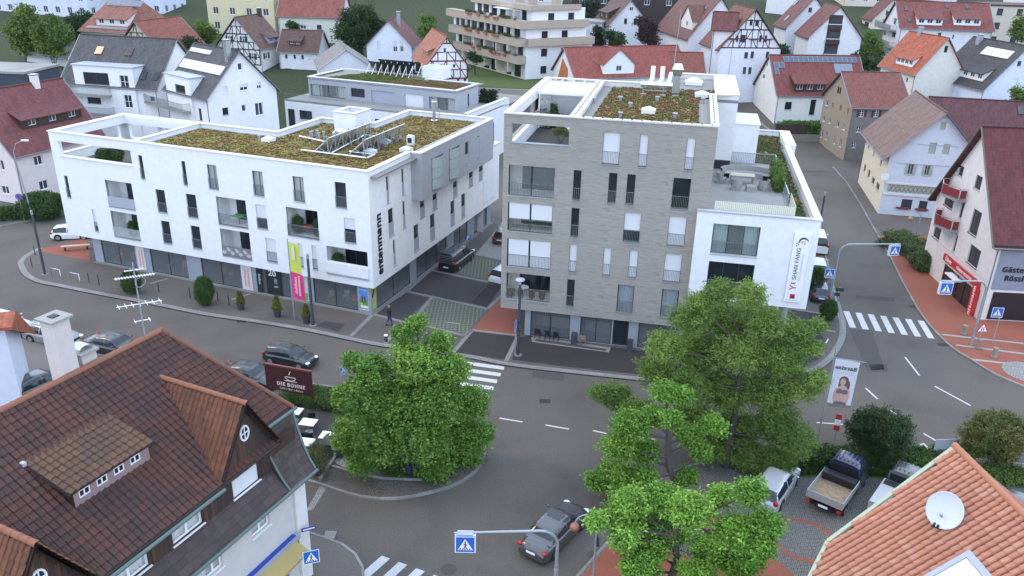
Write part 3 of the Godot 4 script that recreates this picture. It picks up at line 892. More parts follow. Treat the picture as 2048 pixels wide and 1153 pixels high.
# ---------------------------------------------------------------- the brick house with the white restaurant block
func brick_building()->void:
	var B:=thing("brick_apartment_building","grey-brown brick apartment house with white restaurant block, roof terrace and planted roof","building",Vector3(-0.862,0,-58.153),-11.6)
	var br: Material=M.brick
	var W: Material=M.white
	var top:=17.62
	var low:=2.45
	var F:=fr(Vector3.ZERO,Vector3(1,0,0))
	# rows of openings: [u0, u1, kind] for each sill height
	var wins:=[]
	var add:=func(h0: float,h1: float,list: Array)->void:
		for l: Array in list: wins.append([l[0],h0,l[1],h1,l[2]])
	add.call(14.5,16.79,[[7.16,8.36,"B"],[9.71,10.3,"B"],[12.93,13.51,"B"]])
	add.call(11.66,13.91,[[5.2,5.77,"r"],[7.75,8.35,"r"],[9.05,9.64,"r"],[12.28,13.5,"g"]])
	add.call(8.84,11.08,[[5.19,5.78,"r"],[9.07,10.27,"h"],[12.27,13.5,"B"]])
	add.call(6.01,8.23,[[5.21,5.76,"B"],[7.76,8.32,"B"],[9.67,10.29,"B"],[12.25,13.47,"B"]])
	add.call(3.15,5.41,[[5.16,5.74,"r"],[9.01,10.24,"c"],[12.3,13.53,"c"]])
	var logs:=[[0.42,11.66,3.82,13.93,"glazed"],[0.42,8.88,3.8,11.1,"half"],[0.42,6.03,3.8,8.25,"shut"],[0.43,3.3,3.84,5.47,"open"]]
	var holes:=[]
	for w: Array in wins: holes.append([w[0],w[1],w[2],w[3],0.2])
	for l: Array in logs: holes.append([l[0],l[1],l[2],l[3],0.25])
	holes.append([0.57,15.62,4.73,16.97,0.35])
	wall(B,"brick_front",F,rect(0,low,14.9,top),holes,br)
	for w: Array in wins:
		var o:={rail=0.95,rail_z=0.02,deep=0.2,sill_mat=M.pole,rail_mat=M.chrome}
		match w[4]:
			"B": o.blind=0.97
			"h": o.blind=0.62
			"c":
				o.curtain=flat(0.3,0.38,0.42,0.95)
				o.drawn=0.5
			"g": o.cols=1
		window(B,F,w[0],w[1],w[2],w[3],o)
	for l: Array in logs:
		var q:=loggia(B,F,l[0],l[1],l[2],l[3],{front="",deep=1.7,mat=M.offwhite})
		railing(q,I3,l[0],l[2],l[1]+0.03,l[1]+0.98,0.02,M.chrome)
		bx(q,"post",M.frame_dark,I3,l[0],l[1],-0.14,l[0]+0.09,l[3],-0.06)
		if l[4] != "open":
			bx(q,"post",M.frame_dark,I3,(l[0]+l[2])/2-0.04,l[1],-0.14,(l[0]+l[2])/2+0.04,l[3],-0.06)
		if l[4]=="half" or l[4]=="shut":
			for k in 2:
				var a: float=l[0]+0.1+k*1.68
				bx(q,"roller_blind",M.blind,I3,a,l[1]+(1.0 if l[4]=="half" else 0.05),-0.1,a+1.56,l[3],-0.07)
		elif l[4]=="glazed":
			for k in 2:
				var a: float=l[0]+0.1+k*1.68
				bx(q,"glass_panel",M.pane,I3,a,l[1]+0.03,-0.1,a+1.56,l[3],-0.085)
	# left side
	var S:=fr(Vector3(0,0,-17.3),Vector3(0,0,1))
	wall(B,"brick_side",S,rect(0,low,17.3,top),[[1.2,15.5,6.6,16.97,0.3],[7.2,15.5,16.6,16.97,0.3],[8,11.7,9.2,13.9],[12,11.7,13.2,13.9],[8,8.9,9.2,11.1],[12,6.0,13.2,8.2]],br)
	for q: Array in [[8,11.7],[12,11.7],[8,8.9],[12,6.0]]:
		window(B,S,q[0],q[1],q[0]+1.2,q[1]+2.2,{rail=0.95})
	var R:=fr(Vector3(14.9,0,0),Vector3(0,0,-1))
	wall(B,"brick_side",R,rect(0,low,13.4,top),[],br)
	var N:=fr(Vector3(16.8,0,-24.5),Vector3(-1,0,0))
	wall(B,"rear_wall",N,rect(0,0,6.0,top),[],W)
	wall(B,"rear_wall",fr(Vector3(10.8,0,-17.3),Vector3(-1,0,0)),rect(0,0,10.8,14.6),[],br)
	wall(B,"rear_wall",fr(Vector3(10.8,0,-24.5),Vector3(0,0,1)),rect(0,0,7.2,top),[],W)
	# set-back ground floor
	var G0:=fr(Vector3(0,0,-0.4),Vector3(1,0,0))
	wall(B,"shop_wall",G0,rect(1.9,0,14.2,low),[[2.35,0.1,5.5,2.3],[6.3,0.1,8.75,2.3],[8.85,0.1,10.05,2.3],[10.8,0.1,13.9,2.3]],M.bluegrey)
	window(B,G0,2.35,0.1,5.5,2.3,{cols=2,glass=M.pane_shop,sill=false,called="shop_window"})
	window(B,G0,6.3,0.1,8.75,2.3,{cols=2,glass=M.pane_shop,sill=false,called="shop_window"})
	window(B,G0,8.85,0.1,10.05,2.3,{cols=1,sill=false,called="shop_door",bar=0.12})
	window(B,G0,10.8,0.1,13.9,2.3,{cols=2,glass=M.pane_shop,sill=false,called="shop_window"})
	wall(B,"shop_wall",fr(Vector3(1.9,0,-16),Vector3(0,0,1)),rect(0,0,15.6,low),[],M.bluegrey)
	var ug:=Geo.new()
	ug.quad(Vector3(0,low,-17.3),Vector3(14.9,low,-17.3),Vector3(14.9,low,0),Vector3(0,low,0))
	gp(B,"soffit",ug,M.offwhite)
	var rg:=Geo.new()
	rg.quad(Vector3(2,0.08,-0.6),Vector3(14,0.08,-0.6),Vector3(14,0.08,-6),Vector3(2,0.08,-6))
	rg.quad(Vector3(2,0.08,-6),Vector3(14,0.08,-6),Vector3(14,2.4,-6),Vector3(2,2.4,-6))
	gp(B,"shop_interior",rg,flat(0.13,0.11,0.10))
	for q: Array in [[2.5,5.3],[6.5,8.6]]:
		bx(B,"shop_counter",flat(0.25,0.22,0.2),I3,q[0],0.1,-3.0,q[1],1.0,-2.4)
	# roof
	bx(B,"roof_slab",M.gravel,I3,4.7,17.0,-13.4,14.9,17.25,-0.02)
	bx(B,"roof_slab",M.gravel,I3,10.8,17.0,-24.5,16.78,17.25,-13.402)
	bx(B,"roof_slab",M.gravel,I3,4.7,17.0,-17.25,10.798,17.25,-13.402)
	var field:=[Vector2(6.0,-1.1),Vector2(13.6,-1.1),Vector2(13.6,-12.5),Vector2(15.3,-14.2),Vector2(15.3,-17.5),Vector2(6.2,-16.4)]
	var sd:=Geo.new()
	sd.prism(field,17.25,17.29)
	gp(B,"planted_roof",sd,M.sedum)
	sedum_tufts(B,field,17.29,4200,9,[Color(0.11,0.13,0.03),Color(0.17,0.15,0.04),Color(0.24,0.12,0.05),Color(0.27,0.10,0.05),Color(0.16,0.13,0.04)])
	for q: Array in [[-0.06,0.06,14.96,-0.36],[-0.06,-0.36,0.5,-17.36],[0.5,-17.36,10.8,-16.9],[4.65,-0.36,5.35,-16.9],[14.4,-0.36,14.96,-13.1],[16.2,-13.35,16.86,-24.56],[14.4,-13.36,16.2,-13.1],[10.74,-24.56,16.2,-24.1],[10.74,-16.9,11.1,-24.1]]:
		bx(B,"parapet_coping",M.coping,I3,q[0],17.622,q[1],q[2],17.72,q[3])
	var pg:=Geo.new()
	for q: Array in [[4.75,-0.3,5.25,-16.95],[14.5,-0.02,14.89,-13.1],[5.25,-17.28,10.8,-16.95],[10.82,-17.0,11.05,-24.2],[11.05,-24.48,16.25,-24.2],[16.25,-13.42,16.78,-24.48]]:
		pg.bb(q[0],16.97,q[1],q[2],17.62,q[3])
	pg.bb(0.03,16.97,-0.34,4.75,17.615,-0.03)
	pg.bb(0.03,16.97,-17.28,0.48,17.615,-0.34)
	gp(B,"parapet",pg,M.offwhite)
	for k in 26:
		bx(B,"coping_clip",M.frame_dark,I3,4.95,17.723,-0.9-k*0.62,5.05,17.78,-1.0-k*0.62)
	for k in 14:
		bx(B,"coping_clip",M.frame_dark,I3,5.6+k*0.68,17.723,-0.1,5.72,17.78,-0.2) if k==0 else bx(B,"coping_clip",M.frame_dark,I3,5.6+k*0.68,17.723,-0.1,5.7+k*0.68,17.78,-0.2)
	for k in 15:
		bx(B,"coping_clip",M.frame_dark,I3,14.6,17.723,-1.1-k*0.8,14.72,17.78,-1.22-k*0.8)
	# roof terrace in the left corner
	bx(B,"terrace_floor",M.pave_dark,I3,0.3,14.3,-17.2,4.75,14.5,-0.3)
	bx(B,"terrace_wall",W,I3,4.75,14.5,-17.2,4.9,17.0,-0.3)
	bx(B,"terrace_wall",W,I3,0.32,14.5,-16.5,0.6,15.5,-0.35)
	bx(B,"terrace_wall",W,I3,0.3,14.5,-17.25,4.75,16.97,-16.95)
	bx(B,"terrace_sill",M.pole,I3,0.5,15.56,0.05,4.78,15.622,-0.3)
	var pl:=Geo.new()
	pl.bb(0.5,17.35,-10.6,4.7,17.6,-10.4)
	for k in 5:
		pl.bb(0.55+k*1.0,17.5,-16.9,0.63+k*1.0,17.6,-10.6)
	for u: float in [0.62,4.6]:
		pl.bb(u,14.5,-10.55,u+0.1,17.35,-10.45)
	gp(B,"pergola",pl,M.white_paint)
	for k in 4:
		bx(B,"pergola_glass",M.frosted,I3,0.65+k*1.0,17.53,-16.8,1.53+k*1.0,17.55,-10.62)
	bx(B,"glass_screen",M.frosted,I3,0.72,14.6,-10.52,1.6,17.3,-10.49)
	# roof plant
	for q: Array in [[9.9,-5.4,1.0],[13.8,-14.0,1.1],[13.1,-20.5,1.5]]: roof_dome(B,Vector3(q[0],17.29,q[1]),q[2])
	for q: Array in [[5.45,-8.3],[8.4,-7.0],[10.3,-10.6],[13.9,-11.2],[11.9,-4.0],[8.0,-3.0],[7.4,-9.6]]:
		var vg:=Geo.new()
		vg.cyl(Vector3(q[0],17.25,q[1]),Vector3(q[0],17.6,q[1]),0.12)
		vg.cyl(Vector3(q[0],17.6,q[1]),Vector3(q[0],17.68,q[1]),0.2)
		gp(B,"roof_vent",vg,M.pole)
	var dg:=Geo.new()
	dg.box(Vector3(11.65,18.2,-14),Vector3(0.6,1.4,0.6))
	gp(B,"extract_duct",dg,M.chrome)
	var hd:=Geo.new()
	for q: Array in [[0.3,18.9,0.48,19.45],[0.48,19.45,0.3,19.85]]:
		var a: float=q[0]; var b: float=q[2]
		for s: Array in [[-1,1,1,1],[1,1,1,-1],[1,-1,-1,-1],[-1,-1,-1,1]]:
			hd.quad(Vector3(11.65+s[0]*a,q[1],-14+s[1]*a),Vector3(11.65+s[2]*a,q[1],-14+s[3]*a),Vector3(11.65+s[2]*b,q[3],-14+s[3]*b),Vector3(11.65+s[0]*b,q[3],-14+s[1]*b))
	hd.quad(Vector3(11.35,19.85,-13.7),Vector3(11.95,19.85,-13.7),Vector3(11.95,19.85,-14.3),Vector3(11.35,19.85,-14.3))
	gp(B,"extract_hood",hd,M.chrome)
	var hp:=Geo.new()
	hp.cyl(Vector3(8.7,18.05,-14),Vector3(11.35,18.05,-14),0.26)
	hp.bar(Vector3(8.9,17.3,-14),Vector3(8.9,18.0,-14),0.06,0.06)
	hp.bar(Vector3(10.6,17.3,-14),Vector3(10.6,18.0,-14),0.06,0.06)
	hp.bar(Vector3(8.9,17.6,-13.8),Vector3(10.9,17.6,-13.8),0.06,0.06)
	gp(B,"extract_duct",hp,M.chrome)
	for u: float in [9.5,10.3]:
		var fg:=Geo.new()
		fg.tube([Vector3(u,18.1,-14.0),Vector3(u,18.35,-14.3),Vector3(u+0.1,18.5,-14.5),Vector3(u+0.1,19.5,-14.5)],[0.17,0.17,0.2,0.2],12)
		gp(B,"flue_pipe",fg,M.white_paint)
	var mg:=Geo.new()
	mg.cyl(Vector3(11.2,17.2,-15.5),Vector3(11.4,24.0,-15.5),0.035,0.02,6)
	gp(B,"aerial_mast",mg,M.pole)
	for q: Array in [[9.0,-14.0],[10.6,-14.0],[11.65,-14.0]]:
		bx(B,"ballast_slab",M.concrete,I3,q[0]-0.25,17.29,q[1]+0.3,q[0]+0.25,17.37,q[1]+0.75)
	# white stair tower rising beside the brick
	var tw:=Geo.new()
	tw.bb(14.92,12.2,-24.48,16.8,17.6,-13.41)
	gp(B,"stair_tower",tw,W)
	bx(B,"dark_plinth",M.frame_dark,I3,15.4,11.3,-15,16.75,12.2,-13.45)
	bx(B,"lift_housing",W,I3,16.82,11.4,-21.0,19.0,14.8,-16.0)
	bx(B,"housing_coping",M.coping,I3,16.85,14.802,-21.1,19.1,14.88,-15.92)
	# white block
	var P:=fr(Vector3(0,0,0.7),Vector3(1,0,0))
	wall(B,"white_block_front",P,rect(14.17,5.25,22.45,11.85),[[15.35,8.8,18.57,11.05,0.3],[15.36,5.86,18.55,8.22,0.3]],W)
	window(B,P,15.35,8.8,18.57,11.05,{cols=3,deep=0.3,curtain=flat(0.3,0.42,0.4,0.95),drawn=0.35,rail=0.95,rail_z=-0.03})
	window(B,P,15.36,5.86,18.55,8.22,{cols=3,deep=0.3,rail=0.95,rail_z=-0.03})
	wall(B,"white_block_side",fr(Vector3(22.45,0,0.7),Vector3(0,0,-1)),rect(0,5.25,29.5,11.85),[[5,8.8,7,11],[10,8.8,12,11],[15,8.8,17,11],[20,8.8,22,11],[5,5.9,7,8.2],[10,5.9,12,8.2]],plaster(0.72,0.71,0.72))
	for q: Array in [[5,8.8],[10,8.8],[15,8.8],[20,8.8],[5,5.9],[10,5.9]]:
		window(B,fr(Vector3(22.45,0,0.7),Vector3(0,0,-1)),q[0],q[1],q[0]+2,q[1]+2.2,{cols=2,rail=0.95})
	wall(B,"white_block_side",fr(Vector3(14.17,0,-0.01),Vector3(0,0,1)),rect(0,5.25,0.71,11.85),[],W)
	wall(B,"white_block_rear",fr(Vector3(22.45,0,-28.8),Vector3(-1,0,0)),rect(0,0,5.6,11.85),[],W)
	var sg:=Geo.new()
	sg.quad(Vector3(14.17,5.25,-28.8),Vector3(22.45,5.25,-28.8),Vector3(22.45,5.25,0.7),Vector3(14.17,5.25,0.7))
	gp(B,"soffit",sg,M.offwhite)
	bx(B,"recessed_wall",M.bluegrey,I3,14.2,0,-27.8,20.2,5.24,-4.6)
	window(B,fr(Vector3(0,0,-4.6),Vector3(1,0,0)),15.0,0.1,19.4,2.6,{cols=4,deep=-0.02,sill=false,called="shop_window"})
	for q: Array in [[21.2,-0.4],[21.2,-5.0],[21.2,-12.0]]:
		var cg:=Geo.new()
		cg.cyl(Vector3(q[0],0,q[1]),Vector3(q[0],5.25,q[1]),0.22)
		gp(B,"column",cg,M.screen)
	# its terrace and roof strip
	bx(B,"terrace_floor",M.concrete,I3,14.92,11.3,-15.9,20.6,11.42,0.3)
	bx(B,"roof_slab",M.gravel,I3,20.6,11.3,-28.6,22.3,11.4,0.4)
	bx(B,"roof_slab",M.gravel,I3,16.8,11.3,-28.6,20.6,11.4,-15.9)
	var f1:=[Vector2(17.0,-16.4),Vector2(20.4,-16.4),Vector2(21.0,0.0),Vector2(21.7,0.0),Vector2(21.8,-22),Vector2(22.0,-28.2),Vector2(19.3,-28.2),Vector2(19.2,-21.3),Vector2(17.0,-21.3)]
	var sd2:=Geo.new()
	sd2.prism(f1,11.4,11.43)
	gp(B,"planted_roof",sd2,M.sedum)
	sedum_tufts(B,f1,11.43,2600,13,[Color(0.06,0.10,0.02),Color(0.09,0.12,0.03),Color(0.13,0.12,0.04),Color(0.22,0.11,0.05),Color(0.08,0.11,0.03)],0.2)
	for q: Array in [[14.12,0.76,22.0,0.35],[22.0,0.76,22.52,-22.3],[22.1,-22.3,23.1,-29.0],[20.0,-28.9,22.1,-28.4]]:
		bx(B,"parapet_coping",M.coping if q[0]>20 else M.zinc,I3,q[0],11.852,q[1],q[2],11.94,q[3])
	var pw:=Geo.new()
	pw.bb(14.2,11.3,0.4,22.0,11.85,0.66)
	pw.bb(22.02,11.3,-22.3,22.43,11.85,0.66)
	pw.bb(22.15,11.0,-28.9,23.05,11.85,-22.302)
	pw.bb(20.0,11.3,-28.78,22.1,11.85,-28.45)
	gp(B,"parapet",pw,W)
	var T:=fr(Vector3.ZERO,Vector3(1,0,0))
	# screen of upright slats along the terrace, each a part
	var slat:=flat(0.62,0.62,0.5,0.6)
	for k in 42:
		var u:=15.3+k*0.13
		bx(B,"slat",slat,T,u,11.5,0.02,u+0.1,12.5,0.05)
	for k in 14:
		var z:=-0.2-k*0.24
		bx(B,"slat",slat,T,20.75,11.5,z,20.78,12.5,z-0.2)
	railing(B,fr(Vector3(0,0,-15.9),Vector3(1,0,0)),16.85,20.6,11.45,12.4,0,M.chrome,0.14)
	railing(B,fr(Vector3(20.65,0,0),Vector3(0,0,-1)),3.6,15.9,11.45,12.4,0,M.chrome,0.14)
	# long upright restaurant sign
	var sp:=bx(B,"restaurant_sign",M.white_paint,P,20.85,5.75,0.03,21.95,10.9,0.13)
	var ink:=flat(0.03,0.03,0.035)
	var red:=flat(0.55,0.03,0.05)
	wall_text(sp,"lettering","Y",I3,Vector3(-0.1,-1.45,0.06),0.46,red,PI/2,1.2,false,0.02)
	wall_text(sp,"lettering","E SHAN FANG",I3,Vector3(-0.12,0.15,0.06),0.27,ink,PI/2,1.2,false,0.02)
	wall_text(sp,"lettering","Sushi & asiatische Küche",I3,Vector3(0.22,0.1,0.06),0.12,flat(0.5,0.5,0.52),PI/2,1.1,false,0.01)
	var sw:=Geo.new()
	for k in 12:
		var a0:=0.2+k*0.26; var a1:=a0+0.26
		sw.bar(Vector3(0.12+0.3*cos(a0),1.95+0.3*sin(a0),0.062),Vector3(0.12+0.3*cos(a1),1.95+0.3*sin(a1),0.062),0.03+0.09*sin(k/12.0*PI),0.02,Vector3(0,0,1))
	gp(sp,"emblem_arc",sw,ink)
	wall_text(sp,"emblem_letters","YS",I3,Vector3(0.1,1.92,0.06),0.22,red,0,1.0,false,0.015)
	for k in 4: bx(sp,"small_mark",ink,I3,-0.36+0.12*(k % 2),1.62+0.1*k,0.05,-0.27+0.12*(k % 2),1.69+0.1*k,0.06)
	bx(sp,"square_seal",red,I3,-0.2,-2.3,0.05,0.14,-1.95,0.065)
	bx(sp,"seal_mark",ink,I3,-0.12,-2.22,0.065,0.06,-2.04,0.075)
	bx(sp,"sign_footer",flat(0.5,0.5,0.55),I3,-0.45,-2.45,0.05,0.4,-2.4,0.056)

# ---------------------------------------------------------------- gabled houses
# d: name label x z yaw L W he hr b | wall roof(rgb) trim | win: [side,u0,h0,u1,h1,style] | dorm: [side,u0,u1,s0,s1,kind] | sky / sol: [side,u0,s0,u1,s1,mat] | timber | bay
func house(d: Dictionary)->Node3D:
	var H:=thing(d.get("called","house"),d.label,d.get("cat","house"),Vector3(d.x,d.b,d.z),d.yaw)
	var L: float=d.L; var W: float=d.W; var he: float=d.he; var hr: float=d.hr
	var wm: Material=plaster(d.wall[0],d.wall[1],d.wall[2])
	var rm: Material=rooftile(d.roof[0],d.roof[1],d.roof[2],d.get("patch",0.0))
	var down: float=d.get("down",-6.0)
	var frames:={
		S=fr(Vector3(0,0,W/2),Vector3(1,0,0)),N=fr(Vector3(0,0,-W/2),Vector3(-1,0,0)),
		E=fr(Vector3(L/2,0,0),Vector3(0,0,-1)),W=fr(Vector3(-L/2,0,0),Vector3(0,0,1))}
	var holes:={S=[],N=[],E=[],W=[]}
	for w: Array in d.get("win",[]):
		holes[w[0]].append([w[1],w[2],w[3],w[4],0.14])
	var hip: float=d.get("hip",0.0)
	for s: String in ["S","N","E","W"]:
		var half:=L/2 if s in ["S","N"] else W/2
		var out:=rect(-half,down,half,he)
		if s in ["E","W"] and hip<=0.0: out=[Vector2(-half,down),Vector2(half,down),Vector2(half,he),Vector2(0,hr),Vector2(-half,he)]
		var m2: Material=wm
		if d.has("wall_"+s): m2=plaster(d["wall_"+s][0],d["wall_"+s][1],d["wall_"+s][2])
		wall(H,"wall",frames[s],out,holes[s],m2)
	for w: Array in d.get("win",[]):
		window(H,frames[w[0]],w[1],w[2],w[3],w[4],style(w[5],w[3]-w[1]))
	# roof planes with thickness
	var oe: float=d.get("eave",0.4); var og: float=d.get("verge",0.3)
	var sl:=(hr-he)/(W/2)
	var th:=0.16
	var up:=0.06
	var ye:=he-oe*sl+up
	var yr:=hr+up
	var rx:=L/2+og
	var ridge:=rx-hip
	var root: MeshInstance3D
	for s: int in [1,-1]:
		var g:=Geo.new()
		var e:=s*(W/2+oe)
		var a:=Vector3(-s*rx,ye,e); var b:=Vector3(s*rx,ye,e); var c:=Vector3(s*ridge,yr,0); var f:=Vector3(-s*ridge,yr,0)
		var dn:=Vector3(0,-th,0)
		g.quad(a,b,c,f)
		g.quad(b+dn,a+dn,f+dn,c+dn)
		g.quad(a+dn,b+dn,b,a)
		g.quad(b+dn,c+dn,c,b)
		g.quad(f+dn,a+dn,a,f)
		var r:=gp(H,"roof_slope",g,rm)
		if s==1: root=r
	if hip>0.0:
		for s: int in [1,-1]:
			var g:=Geo.new()
			var e:=(W/2+oe)
			g.tri(Vector3(s*rx,ye,s*e),Vector3(s*rx,ye,-s*e),Vector3(s*ridge,yr,0))
			gp(H,"roof_slope",g,rm)
	# ridge capping, gutters, verge boards
	var rc:=Geo.new()
	var n:=maxi(2,int(2*ridge/0.42))
	for i in n:
		var x0:=lerpf(-ridge,ridge,float(i)/n); var x1:=lerpf(-ridge,ridge,float(i+1)/n)+0.03
		rc.tube([Vector3(x0,yr-0.02,0),Vector3(x1,yr-0.02,0)],[0.1,0.125],6)
	gp(root,"ridge_tiles",rc,d.get("ridge_mat",rm))
	var tm: Material=d.get("trim",M.rail)
	for s: int in [1,-1]:
		var gg:=Geo.new()
		gg.tube([Vector3(-rx,ye-0.1,s*(W/2+oe+0.05)),Vector3(rx,ye-0.1,s*(W/2+oe+0.05))],[0.07,0.07],6)
		gp(H,"gutter",gg,tm)
		if hip<=0.0:
			var vb:=Geo.new()
			for q: int in [1,-1]:
				vb.bar(Vector3(s*(rx+0.02),ye-0.06,q*(W/2+oe)),Vector3(s*(rx+0.02),yr-0.06,0),0.04,0.24,Vector3(1,0,0))
			gp(H,"verge_board",vb,d.get("verge_mat",tm))
	for q: Array in [[-L/2+0.15,W/2+0.05],[L/2-0.15,W/2+0.05]]:
		var dp:=Geo.new()
		dp.cyl(Vector3(q[0],down,q[1]),Vector3(q[0],ye-0.15,q[1]),0.045,-1,6)
		gp(H,"downpipe",dp,tm)
	# things on the slopes
	for q: Array in d.get("sky",[]):
		on_slope(H,d,"roof_window",q,M.frame_dark,0.08,M.glass_mid)
	for q: Array in d.get("sol",[]):
		var nx: int=q[6]; var ny: int=q[7]
		var pm: Material=M[q[5]]
		for i in nx:
			for j in ny:
				var du: float=(q[3]-q[1])/nx; var ds: float=(q[4]-q[2])/ny
				on_slope(H,d,"solar_panel",[q[0],q[1]+du*i+0.02,q[2]+ds*j+0.02,q[1]+du*(i+1)-0.02,q[2]+ds*(j+1)-0.02],M.pole,0.12,pm)
	for q: Array in d.get("dorm",[]):
		dormer(H,d,q)
	for q: Array in d.get("chim",[]):
		var cg:=Geo.new()
		var cy: float=hr-absf(q[1])*sl
		var ck:=gp(H,"chimney",cg,M.white) if false else bx(H,"chimney",M[q[4]] if q.size()>4 else M.bluegrey,I3,q[0]-q[3]/2,cy-0.6,-q[1]-q[3]/2,q[0]+q[3]/2,hr+q[2],-q[1]+q[3]/2)
		bx(ck,"chimney_cap",M.zinc,I3,-q[3]/2-0.08,(hr+q[2]-cy+0.6)/2+0.1,-q[3]/2-0.08,q[3]/2+0.08,(hr+q[2]-cy+0.6)/2+0.16,q[3]/2+0.08)
		bx(ck,"chimney_pot",M.frame_dark,I3,-q[3]/2+0.08,(hr+q[2]-cy+0.6)/2,-q[3]/2+0.08,q[3]/2-0.08,(hr+q[2]-cy+0.6)/2+0.1,q[3]/2-0.08)
	for q: Array in d.get("bay",[]):     # side,u0,u1,h0,h1,out
		var f: Transform3D=frames[q[0]]
		var bw: Array=[]
		for w: Array in d.get("baywin",[]):
			if w[1]>q[1] and w[3]<q[2]: bw.append(w)
		var z: float=q[5]
		var bh:=[]
		for w: Array in bw: bh.append([w[1],w[2],w[3],w[4],0.14])
		var Ff:=f*Transform3D(Basis(),Vector3(0,0,z))
		var by:=wall(H,"bay",Ff,rect(q[1],q[3],q[2],q[4]),bh,wm)
		for w: Array in bw: window(by,I3,w[1],w[2],w[3],w[4],style(w[5],w[3]-w[1]))
		var sg:=Geo.new()
		for u: Array in [[q[1],-1],[q[2],1]]:
			var A:=Vector3(u[0],q[3],0); var Bk:=Vector3(u[0],q[3],-z-5.0); var up2:=Vector3(0,q[4]-q[3],0)
			if u[1]<0: sg.quad(Bk,A,A+up2,Bk+up2)
			else: sg.quad(A,Bk,Bk+up2,A+up2)
		gp(by,"bay_side",sg,wm)
		bx(by,"bay_roof",M.zinc,I3,q[1]-0.15,q[4]+0.002,-z-5.0,q[2]+0.15,q[4]+0.14,0.15)
	for q: Array in d.get("balc",[]):     # side,u0,u1,h,depth,mat
		var f: Transform3D=frames[q[0]]
		var sb:=bx(H,"balcony",M.concrete,f,q[1],q[3]-0.16,0.02,q[2],q[3],q[4])
		var Fb:=Transform3D(Basis(),Vector3(-(q[1]+q[2])/2,-q[3]+0.08,-(0.02+q[4])/2))
		var m3: Material=M[q[5]]
		if q.size()>6:
			bx(sb,"balcony_panel",M[q[6]],Fb,q[1],q[3]+0.05,q[4]-0.05,q[2],q[3]+0.95,q[4]-0.02)
		railing(sb,Fb,q[1],q[2],q[3]+0.02,q[3]+1.0,q[4]-0.06,m3,0.14)
		for u: float in [q[1],q[2]]:
			railing(sb,Fb*fr(Vector3(u,0,0),Vector3(0,0,1)),0.05,q[4]-0.05,q[3]+0.02,q[3]+1.0,0.0,m3,0.14)
	if d.has("timber"):
		for t: Array in d.timber: timber(H,frames[t[0]],d,t)
	return H

func style(s: String,w: float)->Dictionary:
	match s:
		"w": return {frame=M.frame_white,cols=2 if w>0.8 else 1,glass=M.glass_mid,bar=0.07,sill_mat=M.frame_white}
		"x": return {frame=M.frame_white,cols=2,rows=[0.5],glass=M.glass,bar=0.06,sill_mat=M.frame_white}
		"b": return {frame=M.frame_white,blind=0.97,sill_mat=M.frame_white}
		"h": return {frame=M.frame_white,blind=0.5,cols=2,sill_mat=M.frame_white}
		"d": return {frame=M.frame_dark,cols=2 if w>1.0 else 1}
		"g": return {frame=M.frame_white,cols=2,shutters=M.shut_green,rows=[0.6],bar=0.08,glass=M.glass_mid}
		"r": return {frame=M.frame_white,cols=2,shutters=M.shut_brown,rows=[0.33,0.66],bar=0.07}
		"p": return {frame=M.shut_pale,cols=2,shutters=M.shut_pale,glass=M.glass_mid,bar=0.07}
		"c": return {frame=M.timber_brown,blind=1.0,blind_mat=M.shut_pale,sill=false}
		"o": return {frame=M.timber_brown,cols=2 if w>0.9 else 1,bar=0.09,glass=M.glass_mid}
		"s": return {frame=M.shut_orange,blind=1.0,blind_mat=M.shut_orange,sill=false}
		"k": return {frame=M.timber_brown,cols=1,bar=0.05,sill=false}
		"q": return {frame=M.timber_brown,cols=2,rows=[0.45],bar=0.08,glass=M.glass_mid,sill_mat=M.timber_brown}
	return {}

# a flat fitting lying on a roof slope; q = [side, u0, s0, u1, s1], s measured level from the ridge
func on_slope(H: Node,d: Dictionary,called: String,q: Array,rim: Material,th: float,face: Material)->void:
	var sl: float=(d.hr-d.he)/(d.W/2)
	var sg:=1.0 if q[0]=="S" else -1.0
	var k:=sqrt(1+sl*sl)
	var mid_s: float=(q[2]+q[4])/2
	var across: float=absf(q[4]-q[2])*k
	var dn:=Vector3(0,-sl,sg).normalized()
	var x:=Vector3(sg,0,0)
	var nn:=dn.cross(x)
	if nn.y<0: nn=-nn
	var b:=Basis(x,nn,x.cross(nn))
	var at:=Vector3((q[1]+q[3])/2,d.hr+0.07-mid_s*sl,sg*mid_s)+nn*th/2
	var w: float=absf(q[3]-q[1])
	var o:=mi(H,called,boxmesh(Vector3(w,th,across)),rim,Transform3D(b,at))
	mi(o,"panel_face" if called=="solar_panel" else "pane",boxmesh(Vector3(w-0.08,0.02,across-0.08)),face,Transform3D(Basis(),Vector3(0,th/2+0.006,0)))

